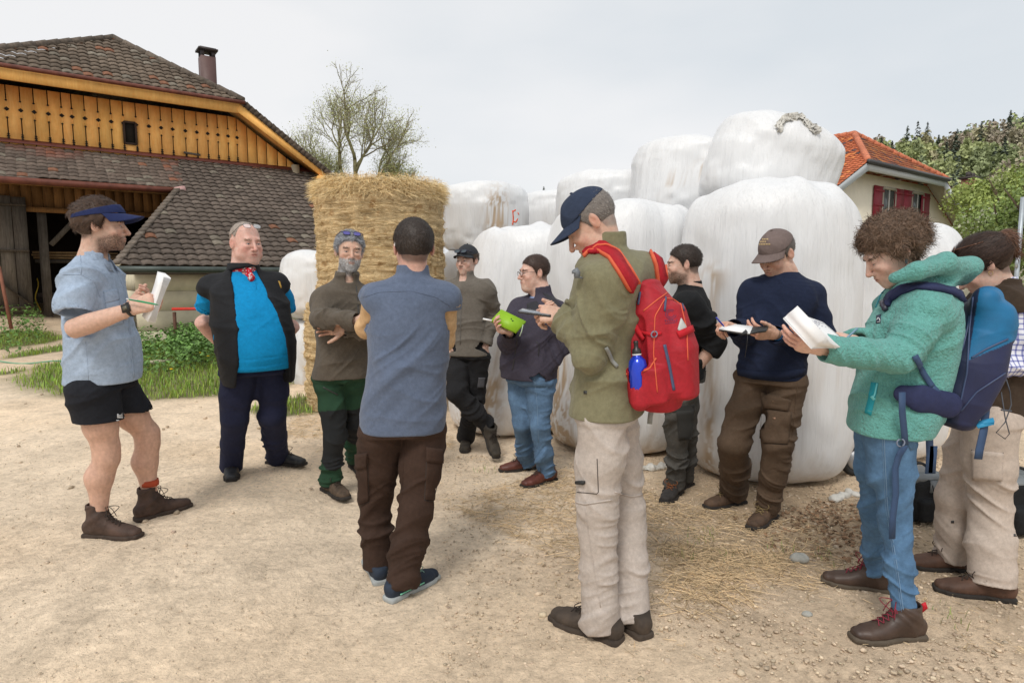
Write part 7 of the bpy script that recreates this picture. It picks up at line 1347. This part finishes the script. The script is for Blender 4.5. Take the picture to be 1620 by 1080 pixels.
    hc = p['wrR'] + unit(vec(-.75, -.45, .2)) * .09; m = MB(); a, e = at(1133, 502, Y - .46), at(1146, 517, Y - .44); m.tube([a, lerp(a, e, .05), lerp(a, e, .85), e], [.003, .0046, .0045, .0012], 8); m.build('pen', plain('pen_blue', C(50, 60, 170), .3), None, org=tuple(a), label='blue pen of the man in the taupe cap, writing in his notebook', category='pen')
def person_tall():
    p = base(dict(a=152, ahip=158, head=(935, 353), neck=(961, 400), hip=(962, 640), sw=.165, shL=(960, 446, -.17), shR=(1016, 434, .14), elL=(931, 558, -.16), wrL=(893, 500, -.02), elR=(952, 555, .24), wrR=(898, 504, .10),
        knL=(944, 800, -.08), knR=(990, 800, .10), ftL=(950, 1006, 893, 984), ftR=(1000, 994, 975, 975), hdir=174, hpitch=40, hs=1.06, neckr=.058, hw_=.095, hair='short', hth=.006, hcol=(.16, .14, .125), hlen=.007, strands=2600, hnoise=.001, grey=.1, skin=(.58, .37, .28), nose=1.5, ruddy=1.4, eyes=.002, ztop=None), 2.56)
    del p['ztop']
    p['hands'] = [dict(side='L', wrist=p['wrL'] + vec(0, 0, 0), dir=(-.95, .12, .10), back=(.25, -.75, .60), elbow=p['elL'], curls=[(48, 62, 35), (55, 65, 35), (60, 65, 35), (62, 65, 35)], thumb=(25, 20, 14), res=.0026, s=1.0), dict(side='R', wrist=p['wrR'], dir=(-.9, -.35, -.05), back=(-.1, .5, -.85), elbow=p['elR'], curls=[(62, 60, 30)] * 4, res=.0035, s=1.0)]
    o, T, R = person(p, 'tall man in navy cap, olive fleece and beige trousers wearing the red backpack')
    prof = [(-.12, .212, .150, .005), (.0, .198, .142, .005), (.3, .170, .130, 0), (.6, .180, .132, -.01), (.8, .182, .12, -.01), (.92, .15, .10, 0), (.99, .08, .075, 0)]
    ol = cloth('olive_fleece', C(122, 118, 92), .95, .06, .003, 8, 600, .0006, sheen=.1)
    s1, SQ = shirt(p, o, ol, 'fleece_jacket', prof, .004, (.068, .062, .057, .042), .0055, 81, 1.15, (1, .97), (.074, .080, .010, .03, .0), hem=-.035, sholder=.066); b = bvh(*SQ)
    m = MB(); patch(m, b, [(924, 618), (928.5, 618), (928.5, 623), (924, 623)], .003, 2, 2); m.build('snap_button', plain('snap_dark', (.03, .03, .03), .4), s1)
    bg_ = cloth('beige_trousers', C(186, 176, 168), .92, .05, .002, 7, 700, .0004); t, TQ = trousers(p, o, bg_, (.103, .095, .081, .079, .083), .0056, 83, .85, .055, waist=(.172, .128), stack=1.0); tb = bvh(*TQ); pocket(t, tb, bg_, [(896, 722), (944, 726), (946, 780), (898, 776)], [(893, 700), (950, 708), (944, 738), (895, 724)], .013)
    m = MB(); line(m, tb, [(897, 790), (925, 797), (968, 790)], .006, .004, n=20); line(m, tb, [(972, 778), (1000, 785), (1034, 778)], .006, .004, n=20); line(m, tb, [(925, 800), (935, 870), (950, 960)], .003, .002, n=20); line(m, tb, [(912, 660), (906, 700)], .003, .002); each(m, 'seam', bg_, t)
    m = MB(); patch(m, tb, [(914, 760), (926, 760), (926, 765), (914, 765)], .014, 3, 2); patch(m, tb, [(905, 729), (922, 731), (918, 735), (907, 733)], .013, 3, 2); each(m, 'pocket_tab', plain('tab_black', (.02, .02, .02), .7), t)
    boots(o, p, (plain('boot_muddy', (.050, .036, .026), .8, .55, 12, bmp=.003, bs=50), plain('sole_muddy', (.050, .036, .026), .9, .4, 20, bmp=.003)), shaft=.03, s=1.12, wide=1.05)
    cm = cloth('slate_cap', C(48, 58, 78), .9, .07, .001, 30, 900); cap_hat(o, T, cm, brim=.078, up=.004, sides=.0)
    # phone
    c = p['wrL'] + vec(-.115, .02, .012); R3 = np.stack([unit(vec(-.95, .2, .12)), unit(vec(.2, .97, .1)), unit(vec(.1, -.1, 1))], 1); f = F(); f.box(c, (.068, .036, .005), R3, .004)
    V, Q = f.mesh(.002, 0); ph = mk('phone', (V, Q), plain('phone_black', (.02, .02, .025), .25), None, org=tuple(c), label='dark smartphone held flat by the tall man in the navy cap', category='phone'); m = MB(); m.box(c + R3[:, 2] * .0055, (.060, .032, .0005), R3); m.build('screen', plain('screen', (.25, .28, .32), .08), ph)
    c = at(913, 440, 2.36); cm_ = MB(); cm_.tube([c, c + vec(.0, 0, .02), c + vec(-.008, 0, .035)], [.010, .013, .010], 8); cm_.box(c + vec(-.008, -.004, .022), (.012, .006, .006)); cm_.tube([c + vec(.02, 0, 0), c + vec(-.012, 0, .01)], .004, 6); cm_.build('clip_device', plain('clip_grey', C(110, 115, 120), .5), o)
    return p, b, s1
def red_backpack(p, jb):
    a = 148; lat = left(a); bk = -fwd(a); up = unit(vec(0, 0, 1) + bk * -.10); bk = unit(bk - up * (bk @ up)); R = np.stack([lat, bk, up], 1); c = at(1040, 546, 2.49)
    W = lambda u, v, w: c + lat * u + bk * w + up * v
    def pix(P): d = P - CO; y = d[1] * cP - d[2] * sP; z = d[1] * sP + d[2] * cP; return W0 / 2 + FPX * d[0] / y, H0 / 2 - FPX * z / y
    f = F(); f.loft([(W(0, -.235, .0), lat, bk, .10, .075), (W(0, -.17, .005), lat, bk, .138, .105), (W(0, 0, .0), lat, bk, .142, .100), (W(0, .14, -.005), lat, bk, .128, .085), (W(0, .235, -.02), lat, bk, .085, .045)], 2.6, .02, cap=.03)
    f.loft([(W(-.01, -.19, .10), lat, bk, .085, .045), (W(-.01, -.02, .105), lat, bk, .098, .045), (W(-.01, .13, .07), lat, bk, .070, .035)], 2.6, .012, cap=.03)
    f.loft([(W(.125, -.20, -.01), lat, bk, .035, .080), (W(.135, -.08, -.01), lat, bk, .045, .075)], 2.3, .012, cap=.02)
    f.cone(W(.145, -.085, -.03), W(.150, -.20, -.03), .041, .038, .012); f.cone(W(.150, -.135, -.03), W(.152, .1, -.03), .036, .038, .003, 's')
    V, Q = f.mesh(.0045, 1); V = folds(V, Q, [(W(0, -.3, 0), W(0, .3, 0), .30, .007, 12, 9)], 5)
    rd = cloth('red_nylon', C(166, 24, 38), .66, .10, .002, 16, 900, .0003, spec=.4); o = mk('backpack', (V, Q), rd, None, org=tuple(W(0, 0, -.1)), label='red hiking backpack with blue bottle on the back of the tall man', category='backpack'); b = bvh(V, Q)
    dk = plain('trim_slate', C(70, 80, 110), .6); orr = plain('piping_orange', C(215, 95, 60), .7); rr_ = cloth('red_web', C(190, 30, 42), .7, .05, .001, 20)
    m = MB(); line(m, b, [(1051, 545), (1058, 575), (1066, 617)], .012, .003, n=16); line(m, b, [(1013, 462), (1010, 482)], .008, .004, n=5); line(m, b, [(1053, 470), (1051, 492)], .008, .004, n=5); line(m, b, [(1076, 470), (1082, 492)], .006, .004, n=5); each(m, 'zip', dk, o)
    m = MB(); line(m, b, [(1040, 620), (1034, 560), (1036, 500), (1052, 472), (1075, 474), (1086, 520), (1088, 570)], .004, .003, n=50); line(m, b, [(1018, 492), (1040, 474), (1060, 460)], .004, .003, n=20); line(m, b, [(978, 586), (1000, 594), (1028, 583), (1038, 566)], .006, .004, n=20); each(m, 'piping', orr, o)
    m = MB()
    line(m, b, [(996, 500), (1008, 520), (1020, 537)], .020, .006, n=10, lift=.004); line(m, b, [(1012, 524), (1035, 530), (1046, 526)], .012, .004, n=10, lift=.002); line(m, b, [(1072, 530), (1094, 520)], .026, .006, n=8, lift=.004)
    P = [W(-.135, .06, .03) + vec(.015, -.05, 0), W(-.135, .0, .03) + vec(.018, -.05, 0), W(-.135, -.09, .03) + vec(.024, -.05, 0)]; m.ribbon(P, (-.2, -1, 0), .022, .003); each(m, 'compression_strap', rr_, o)
    m = MB()
    for cx, cy in ((1001, 504), (1035, 529)):
        h = hitpx(b, cx, cy)
        if h: m.tube([h[0] + h[1] * .012 + lat * 0 + (vec(1, 0, .3) * math.cos(q) + vec(-.2, 0, 1) * math.sin(q)) * .011 for q in np.linspace(0, 6.283, 13)[:-1]], .0028, 5, closed=True)
    m.build('buckle', plain('buckle_grey', C(120, 130, 150), .4), o)
    m = MB(); hcx, hcy = 1061, 497
    for r_ in (8.5, 5.5): line(m, b, [(hcx + math.cos(q) * r_, hcy + math.sin(q) * r_ * .9) for q in np.linspace(.2, 5.4, 14)], .0025, .0008, n=28)
    for i, x in enumerate(np.linspace(1052, 1070, 7)): line(m, b, [(x, 505 + (i % 2)), (x + .8, 509)], .003, .0008, n=3)
    line(m, b, [(1052, 512), (1070, 510)], .002, .0008, n=5); m.build('logo', plain('logo_slate', C(95, 45, 80), .7), o)
    m = MB(); patch(m, b, [(1077, 503), (1090, 524), (1078, 531), (1072, 520)], .003, 4, 4); m.build('reflector', plain('reflector', C(190, 190, 185), .4), o)
    m = MB(); m.tube([W(-.03, .235, -.03), W(-.02, .275, -.045), W(.02, .275, -.045), W(.03, .235, -.03)], .007, 6); m.tube([W(.01, .250, -.075), W(.012, .272, -.08)], .012, 8); m.build('grab_handle', plain('handle_grey', C(90, 95, 105), .6), o)
    for pts in ([(932, 402), (940, 394), (952, 393), (970, 405), (985, 428), (1001, 455)], [(1024, 388), (1035, 400), (1042, 420), (1046, 450)]):
        m = MB(); line(m, jb, pts, .058, .014, n=26, lift=.001); s_ = m.build('shoulder_strap', cloth('red_strap', C(170, 30, 42), .75, .08, .001, 25), o); m = MB()
        for off in (-9.5, 9.5): line(m, jb, [(x + off * .75, y + off * -.55 if len(pts) > 4 else y) for x, y in pts], .007, .016, n=26)
        if m.n: m.build('piping', orr, s_)
    gw = plain('webbing_grey', C(140, 142, 138), .8); m = MB(); line(m, jb, [(958, 548), (966, 568), (976, 580)], .014, .003, n=8, lift=.006); m.build('webbing', gw, o)
    m = MB(); q = W(.13, -.15, -.09); m.ribbon([q, q + vec(-.05, -.03, -.02), q + vec(-.075, -.03, -.08), q + vec(-.08, -.02, -.16), q + vec(-.06, -.01, -.165)], (-.3, -1, 0), .022, .002); m.ribbon([q + vec(0, 0, -.01), q + vec(-.03, -.03, -.04), q + vec(-.045, -.03, -.09), q + vec(-.05, -.02, -.135)], (-.3, -1, 0), .022, .002)
    m.ribbon([W(.03, -.24, -.03), W(.03, -.28, -.04), W(.03, -.31, -.045)], (-.3, -1, 0), .02, .002); each(m, 'hip_strap', gw, o)
    Bc = W(.150, -.19, -.03); prof = [(.002, 0), (.031, .002), (.035, .012), (.035, .13), (.031, .148), (.020, .160), (.015, .166), (.015, .172)]
    m = MB(); m.lathe(prof, Bc, np.stack([lat, bk, up], 1), 28); bo = m.build('water_bottle', plain('bottle_blue', C(20, 60, 200), .22, .03, metal=.3, coat=.5), None, org=tuple(Bc), label='shiny blue metal bottle in the side pocket of the red backpack', category='bottle')
    m = MB(); m.lathe([(.017, .172), (.018, .176), (.016, .19), (.009, .196), (.008, .21), (.010, .214), (.009, .222)], Bc, np.stack([lat, bk, up], 1), 18); m.build('bottle_cap', plain('cap_black', (.02, .02, .02), .4), bo); m = MB(); m.lathe([(.0175, .168), (.0175, .173)], Bc, np.stack([lat, bk, up], 1), 18); m.build('ring', plain('ring_white', (.7, .7, .7), .4), bo)
def person_teal():
    p = base(dict(a=160, ahip=160, head=(1412, 398), neck=(1446, 447), hip=(1402, 660), sw=.145, shL=(1464, 492, -.14), shR=(1420, 488, .16), elL=(1424, 563, -.20), wrL=(1300, 552, -.24), elR=(1392, 572, .18), wrR=(1352, 538, .0),
        knL=(1416, 808, -.06), knR=(1386, 815, .16), ftL=(1428, 1008, 1350, 1012), ftR=(1382, 932, 1320, 922), hdir=168, hpitch=33, hs=1.08, neckr=.048, hw_=.085, anz=.12, jaw=.88,
        hair='curly', hth=.022, hcol=(.125, .078, .050), hlen=.050, hup=.10, strands=6500, hnoise=.018, hfreq=40, curl=.007, hrand=1.2, hw=.0011, skin=(.64, .42, .33), eyes=.002, nose=.8, brow=(.08, .05, .03)), 2.62)
    p['hands'] = [dict(side='L', wrist=p['wrL'], dir=(-.88, .0, .28), back=(-.2, -.72, -.55), elbow=p['elL'], curls=[(18, 28, 20)] * 4, thumb=(35, -8, 10), res=.0025, s=.95), dict(side='R', wrist=p['wrR'], dir=(-.75, -.35, .15), back=(.1, -.3, 1), elbow=p['elR'], curls=[(45, 50, 30), (52, 55, 30), (60, 55, 30), (62, 55, 30)], thumb=(30, 30, 15), res=.0028, s=.92)]
    o, T, R = person(p, 'curly-haired woman in teal fleece and blue jeans writing on a white pad')
    prof = [(-.16, .192, .142, -.008), (.08, .180, .172, -.022), (.35, .160, .175, -.035), (.62, .160, .170, -.035), (.82, .155, .14, -.03), (.93, .12, .11, -.01), (1.0, .08, .08, .0)]
    tf = cloth('teal_fleece', C(102, 164, 156), .97, .08, .002, 9, 300, .001, fuzz=(95, .012), sheen=.15)
    def ex(f):
        f.chain([at(1414, 440, 2.50), at(1452, 428, 2.46), at(1496, 420, 2.52), at(1534, 424, 2.62), at(1536, 422, 2.80)], [.018, .020, .032, .040, .038], .03); f.chain([at(1536, 422, 2.80), at(1480, 420, 2.86), at(1430, 440, 2.82)], [.042, .04, .03], .03)
        f.cone(at(1495, 436, 2.58), at(1520, 436, 2.74), .045, .045, .04)
    s1, SQ = shirt(p, o, tf, 'fleece_jacket', prof, .004, (.066, .062, .058, .046), .0055, 91, 1.0, (.99, .97), (.068, .045, .010, .05, .0, .02), hem=-.055, extra=ex, sholder=.062); b = bvh(*SQ)
    m = MB(); line(m, b, [(1384, 605), (1379, 630), (1373, 655)], .028, .002, n=14); m.build('pocket_lining', plain('aqua', C(20, 150, 165), .7), s1); m = MB(); line(m, b, [(1388, 606), (1384, 625), (1381, 628)], .006, .003, n=8); line(m, b, [(1379, 626), (1384, 632)], .012, .004, n=4); m.build('zip', plain('zip_aqua', C(120, 215, 220), .5), s1)
    m = MB(); patch(m, b, [(1387, 499), (1394, 497), (1393, 511), (1386, 512)], .002, 3, 3); m.build('chest_badge', plain('badge_dark', C(40, 50, 70), .7), s1)
    m = MB(); line(m, b, [(1387.5, 506), (1390, 502), (1393, 507)], .0025, .003, n=6); line(m, b, [(1388, 509.5), (1393, 508.8)], .002, .003, n=4)
    if m.n: m.build('badge_print', plain('white_print', (.7, .7, .7), .7), s1)
    m = MB(); line(m, b, [(1410, 448), (1394, 465), (1386, 486)], .008, .003, n=10); m.build('collar_zip', plain('aqua', C(20, 150, 165), .7), s1)
    jn = cloth('jeans_blue', C(86, 120, 154), .9, .25, .003, 10, 700, .0004); t, TQ = trousers(p, o, jn, (.104, .086, .062, .057, .047), .0056, 93, .8, .02, waist=(.155, .128), stack=1.3, top=.06); tb = bvh(*TQ); m = MB()
    line(m, tb, [(1398, 664), (1400, 720), (1404, 800), (1420, 900), (1430, 970)], .0035, .0015, n=36); line(m, tb, [(1395, 664), (1397, 720), (1401, 800), (1417, 900), (1427, 970)], .0015, .0018, n=36, ); m.build('seam', plain('denim_stitch', C(112, 142, 172), .9), t)
    m = MB(); patch(m, tb, [(1418, 666), (1458, 664), (1461, 705), (1440, 712), (1424, 704)][:4], .003); m.build('back_pocket', jn, t); m = MB(); line(m, tb, [(1436, 664), (1450, 661), (1462, 658)], .035, .004, n=10); m.build('belt', plain('belt_dark', C(60, 52, 42), .7), t)
    bm = plain('boot_leather_brown', (.060, .036, .026), .5, .3, 14, bmp=.001, bs=80); boots(o, p, (bm, plain('sole_olive', (.085, .065, .045), .8, .2)), shaft=.085, s=1.05, lacec=(.22, .02, .04))
    m = MB(); A = p['gL'] + vec(.062, 0, .115); m.ribbon([A, A + vec(.02, -.004, .02), A + vec(.01, -.004, .04)], (0, -1, 0), .02, .004); m.build('heel_tab', plain('tab_red', C(200, 20, 40), .6), o)
    e = T(vec(.086, .0, -.034)); m = MB(); m.tube([e, e + vec(0, 0, -.012), e + vec(.002, 0, -.022)], [.003, .005, .002], 6); m.build('earring', plain('earring', C(60, 110, 130), .3), o)
    # pad
    Y = 2.62; cs = [at(1243, 500, Y - .34), at(1288, 548, Y - .42), at(1357, 556, Y - .16), at(1303, 510, Y - .04)]; n = unit(np.cross(cs[1] - cs[0], cs[3] - cs[0])); n = n if n[2] > 0 else -n; mb = MB(); rr = np.random.default_rng(5)
    nu = 10
    for k in range(9):
        V = []; j = (rr.random(2) - .5) * .004
        for i in range(nu + 1):
            t_ = i / nu; a_ = lerp(cs[0], cs[3], t_) + vec(*j, 0); b_ = lerp(cs[1], cs[2], t_) + vec(*j, 0); bend = n * (.010 * math.sin(t_ * math.pi) * (1 + k * .06) - k * .0016 + (.018 * (1 - t_) ** 4 * (k < 3) * (3 - k)))
            V += [a_ + bend, b_ + bend]
        V = np.array(V); V2 = V - n * .0012; nn = nu + 1; Fq = [(2 * i, 2 * i + 1, 2 * i + 3, 2 * i + 2) for i in range(nu)] + [(2 * nn + 2 * i, 2 * nn + 2 * i + 2, 2 * nn + 2 * i + 3, 2 * nn + 2 * i + 1) for i in range(nu)] + [(2 * i, 2 * i + 2, 2 * nn + 2 * i + 2, 2 * nn + 2 * i) for i in range(nu)] + [(2 * i + 1, 2 * nn + 2 * i + 1, 2 * nn + 2 * i + 3, 2 * i + 3) for i in range(nu)] + [(0, 2 * nn, 2 * nn + 1, 1), (2 * nu, 2 * nu + 1, 2 * nn + 2 * nu + 1, 2 * nn + 2 * nu)]
        mb.add(V, Fq)
    m, tt, bb_ = nodes('printed_page'); v = coords(tt); bb_.inputs['Roughness'].default_value = .8
    bb_.inputs['Base Color'].default_value = (.8, .8, .8, 1); pad = mb.build('notepad', m, None, smooth=False, org=tuple(cs[1]), label='thick white paper pad with handwriting held by the curly-haired woman', category='notepad')
    m = MB(); ex_, ey_ = unit(cs[3] - cs[0]), unit(cs[1] - cs[0]); L1, L2 = np.linalg.norm(cs[3] - cs[0]), np.linalg.norm(cs[1] - cs[0])
    for r in range(9):
        x = .05
        while x < .85:
            l = rr.uniform(.03, .10); tm = x + l / 2; c = cs[0] + ex_ * L1 * tm + ey_ * L2 * (.12 + r * .085) + n * (.010 * math.sin(tm * math.pi) + .0034 + .054 * (1 - tm) ** 4)
            if rr.random() < .8 and tm > .25: m.box(c, (l * L1 / 2, .0010, .0003), np.stack([ex_, np.cross(n, ex_), n], 1))
            x += l + .03
    m.build('handwriting', plain('ink', (.12, .12, .22), .7), pad)
    a, e = at(1357, 519, Y - .10), at(1338, 536, Y - .14); m = MB(); m.tube([a, lerp(a, e, .05), lerp(a, e, .85), e], [.003, .0042, .0042, .001], 8); m.build('pen', plain('pen_grey', C(120, 150, 170), .3), None, org=tuple(a), label='thin grey-blue pen in the hand of the curly-haired woman', category='pen')
    return p, b, tb
def blue_backpack(p, jb, tb):
    Y = 2.62; P = lambda x, y, d=0: at(x, y, Y + d); lat = left(165); bk = -fwd(165); f = F()
    st = [(P(1506, 660, -.02), .11, .065), (P(1512, 630, -.02), .14, .100), (P(1530, 585, -.02), .15, .112), (P(1548, 530, -.02), .145, .094), (P(1554, 490, -.02), .125, .075)]
    f.loft([(c, lat, unit(bk + vec(0, 0, .2)), a, b) for c, a, b in st], 2.5, .02, cap=.035)
    f.chain([P(1558, 474, -.10), P(1562, 474, .08)], [.050, .050], .04); f.cone(P(1574, 505, -.10), P(1574, 505, .06), .055, .055, .04); f.cone(P(1585, 528, -.08), P(1585, 528, .05), .03, .03, .03)
    V, Q = f.mesh(.0045, 1); V = folds(V, Q, [(P(1516, 700), P(1560, 440), .35, .009, 9, 8)], 9)
    pj = np.stack([V[:, 0], V[:, 2]], 1); d = V - CO; yy = d[:, 1] * cP - d[:, 2] * sP; px = W0 / 2 + FPX * d[:, 0] / yy; py = H0 / 2 - FPX * (d[:, 1] * sP + d[:, 2] * cP) / yy
    # blue panel: the lid and the upper side, split from the navy lower part along a slanted seam in the pack's own side plane
    top = (py < 535 + (1590 - px) * .35) & (py < 500 + (px - 1520) * 2.2) ; col = np.where(((py + .42 * px) < 1213)[:, None] & ((px - 1515) > (575 - py) * -.0 - 40)[:, None], np.array(C(22, 104, 150)), np.array(C(36, 42, 76)))
    edge = px - (1530 + (580 - py) * .16); col = np.where((edge < 0)[:, None], np.array(C(30, 38, 66)), col)
    nv = vcol('pack_fabric', .6, .12, 14, .0006, 700, spec=.4); o = mk('backpack', (V, Q), nv, None, col=col, org=tuple(P(1520, 600)), label='navy and bright blue backpack on the back of the woman in teal', category='backpack'); b = bvh(V, Q); m = MB(); line(m, b, [(1537, 566), (1560, 552), (1594, 536)], .006, .004, n=24); line(m, b, [(1520, 650), (1545, 620), (1590, 590)], .005, .003, n=24); line(m, b, [(1540, 470), (1534, 520), (1530, 590), (1516, 650)], .006, .004, n=30); each(m, 'seam', plain('zip_navy', C(60, 75, 110), .5), o)
    m = MB(); line(m, b, [(1535, 500), (1524, 545), (1510, 585)], .010, .003, n=16); m.build('zip', plain('zip_navy', C(60, 75, 110), .5), o)
    sm = cloth('navy_strap', C(44, 50, 84), .7, .08, .001, 20); m = MB()
    line(m, jb, [(1402, 486), (1408, 472), (1426, 460), (1455, 454), (1485, 457), (1510, 464), (1528, 476)], .045, .014, n=30, lift=.001); ss = m.build('shoulder_strap', sm, o)
    m = MB(); line(m, jb, [(1399, 480), (1404, 492)], .018, .016, n=4, lift=.004); m.build('buckle', plain('buckle_dark', (.03, .03, .05), .4), ss)
    m = MB(); line(m, jb, [(1446, 562), (1460, 590), (1474, 612)], .022, .003, n=12, lift=.006); line(m, jb, [(1474, 612), (1484, 622)], .022, .003, n=4, lift=.006); m.build('adjuster_strap', plain('web_blue', C(48, 72, 106), .7), o)
    f = F(); f.chain([P(1492, 638, -.13), P(1456, 630, -.18), P(1426, 622, -.18)], [.052, .050, .034], .02); V, Q = f.mesh(.005, 1)
    c0 = P(1450, 628, -.19); V = c0 + (V - c0) * np.array([1, .45, 1]); mk('hip_belt', (V, Q), sm, o)
    wb = plain('web_blue', C(48, 72, 106), .7); m = MB(); m.ribbon([P(1427, 620, -.24), P(1427, 650, -.245), P(1431, 690, -.20), P(1432, 704, -.19)], (0, -1, 0), .026, .002); m.ribbon([P(1432, 704, -.19), P(1422, 720, -.185), P(1416, 740, -.18), P(1417, 780, -.18), P(1412, 820, -.17), P(1411, 852, -.17)], (0, -1, 0), .026, .002)
    m.ribbon([P(1468, 660, -.10), P(1470, 690, -.10), P(1471, 720, -.10), P(1469, 748, -.10), P(1474, 748, -.10), P(1477, 705, -.10)], (0, -1, 0), .03, .002); m.ribbon([P(1560, 640, -.10), P(1556, 680, -.12), P(1549, 712, -.14), P(1547, 726, -.14)], (0, -1, .1), .032, .003); each(m, 'dangling_strap', wb, o)
    m = MB(); m.ribbon([P(1536, 672, -.10), P(1555, 668, -.12), P(1572, 664, -.13), P(1570, 668, -.13), P(1545, 674, -.12)], (0, -.8, .6), .020, .002); m.build('loop', plain('web_bright', C(40, 140, 185), .6), o)
    m = MB(); m.tube([P(1592, 600, -.08), P(1598, 620, -.1), P(1600, 640, -.1), P(1590, 668, -.1), P(1576, 684, -.1), P(1590, 694, -.1), P(1597, 686, -.1), P(1590, 660, -.1), P(1584, 620, -.1)], .0022, 5); m.tube([P(1584, 648, -.1), P(1600, 650, -.1)], .004, 5); m.build('elastic_cord', plain('cord_grey', C(80, 84, 92), .6), o)
    m = MB(); m.tube([P(1425, 700, -.22) + vec(math.cos(q) * .015, 0, math.sin(q) * .015) for q in np.linspace(0, 6.283, 13)[:-1]], .003, 5, closed=True); m.build('hip_buckle', plain('buckle_grey', C(120, 130, 150), .4), o)
def person_checked():
    p = base(dict(a=150, head=(1556, 420), neck=(1584, 458), hip=(1562, 650), sw=.15, shL=(1600, 490, -.12), shR=(1560, 490, .16), elL=(1612, 572, -.16), wrL=(1545, 585, -.2), elR=(1570, 570, .2), wrR=(1530, 560, .1),
        knL=(1566, 800, -.06), knR=(1512, 785, .12), ftL=(1568, 945, 1505, 936), ftR=(1512, 900, 1450, 896), hdir=148, hpitch=38, hs=1.08, neckr=.05, hw_=.09, anz=.10, hair='long', hth=.016, hcol=(.045, .025, .018), hlen=.05, hup=.15, strands=4200, hnoise=.003, hrand=.2, skin=(.60, .39, .31), jaw=.9,
        flow=lambda P: np.stack([P[:, 0] * -2, .8 + P[:, 1] * 2, .35 - P[:, 2] * 4], 1)), 2.98)
    p['hands'] = [dict(side='L', wrist=p['wrL'], dir=(-1, .0, .1), back=(0, -.6, .8), elbow=p['elL'], curls=[(40, 40, 20)] * 4, res=.004), dict(side='R', wrist=p['wrR'], dir=(-1, 0, .1), back=(0, -.2, .9), elbow=p['elR'], curls=[(40, 40, 20)] * 4, res=.004)]
    o, T, R = person(p, 'dark-haired woman with ponytail in checked shirt and brown fleece vest at right edge')
    f = F(); c = T(vec(0, .125, .045)); f.ell(c, (.035, .035, .045), k=.0); f.cone(c, c + vec(.045, .0, -.06), .032, .012, .02); V, Q = f.mesh(.004, 1); Nn = vnorm(V, Q); mb = MB(); mb.add(V, Q, 0, (.10, .045, .025)); rr = np.random.default_rng(4); fuzz_on(mb, V, Nn, np.ones(len(V)), 1400, .05, .0012, (.13, .060, .032), (.6, 0, -.8), rr, lambda x: x); mb.build('ponytail', HAIRM, o)
    prof = [(-.02, .175, .145, .01), (.1, .178, .148, .01), (.4, .165, .14, .01), (.7, .175, .14, .01), (.86, .15, .11, 0), (.98, .08, .08, 0)]
    m, t, bb = nodes('checked_cotton'); v = coords(t); cols = None
    mk_ = None
    for i, (ax, fr) in enumerate((('X', 62), ('Z', 62))):
        w = N(t, 'ShaderNodeTexWave', wave_type='BANDS', bands_direction='DIAGONAL' if 0 else ax); w.inputs['Scale'].default_value = 13.5; w.inputs['Distortion'].default_value = .6; w.inputs['Detail Scale'].default_value = .4; t.links.new(v, w.inputs['Vector'])
        r = ramp(t, w.outputs['Fac'], [(.74, (1, 1, 1)), (.84, (.36, .38, .62))]); mk_ = r if mk_ is None else mixc(t, 1, mk_, r, 'MULTIPLY')
    t.links.new(mixc(t, 1, mk_, (.74, .75, .82), 'MULTIPLY'), bb.inputs['Base Color']); bb.inputs['Roughness'].default_value = .9
    s0, _ = shirt(p, o, m, 'checked_shirt', [(a_, b_ - .02, c_ - .02, d_) for a_, b_, c_, d_ in prof[2:]], 0, (.068, .066, .062, .045), .0065, 5, 1.3, (1, 1), (.064, .060, .006, .04, 0, .02))
    bv = cloth('brown_vest', C(66, 54, 44), .95, .08, .003, 10, 600, .0008); shirt(p, o, bv, 'fleece_vest', prof, .008, (.080, .07, .07, .07), .0065, 101, 1.0, (-.88, -.88), (.078, .050, .010, 0, 0), hem=-.01, sholder=.062)
    bg_ = cloth('stone_trousers', C(190, 176, 164), .92, .05, .002, 7, 700, .0004); t_, TQ = trousers(p, o, bg_, (.122, .108, .090, .092, .095), .0062, 103, .9, .04, waist=(.175, .15)); b = bvh(*TQ); pocket(t_, b, bg_, [(1538, 712), (1586, 716), (1584, 760), (1540, 758)], None); m = MB()
    for c in ((1507, 825), (1606, 846), (1579, 720)): patch(m, b, [(c[0] - 2.5, c[1] - 2), (c[0] + 2.5, c[1] - 2), (c[0] + 2.5, c[1] + 2), (c[0] - 2.5, c[1] + 2)], .009 if c[1] < 800 else .003, 2, 2)
    each(m, 'snap_button', plain('snap_dark', (.03, .03, .03), .4), t_)
    boots(o, p, (plain('boot_suede', (.085, .042, .026), .7, .35, 14, bmp=.0015, bs=80), SOLE), shaft=.05, s=1.08, wide=1.05)
    glasses(o, T, (0, -.055, .118), (.12, .045, .02), (.026, .020), (.10, .06, .05), name='sunglasses', tint=True)
    e = T(vec(.088, .0, -.032)); mb = MB(); mb.tube([e + vec(math.cos(q) * .010, 0, math.sin(q) * .010 - .010) for q in np.linspace(0, 6.283, 13)[:-1]], .0012, 5, closed=True); mb.build('earring', plain('gold', (.5, .35, .12), .3, metal=1), o)
build_ground(); build_barn(); build_house(); build_hill(); build_bare_tree(); build_bales(); build_scatter(); build_bits()
for fn in (person_visor, person_bald, person_greyhair, person_fleecevest, person_young, person_specs, person_blacksweater, person_navysweater): fn()
P7, b7, _ = person_tall(); red_backpack(P7, b7)
P10, b10, tb10 = person_teal(); blue_backpack(P10, b10, tb10); person_checked()
for o in list(SC.objects):
    if '_o' in o: del o['_o']
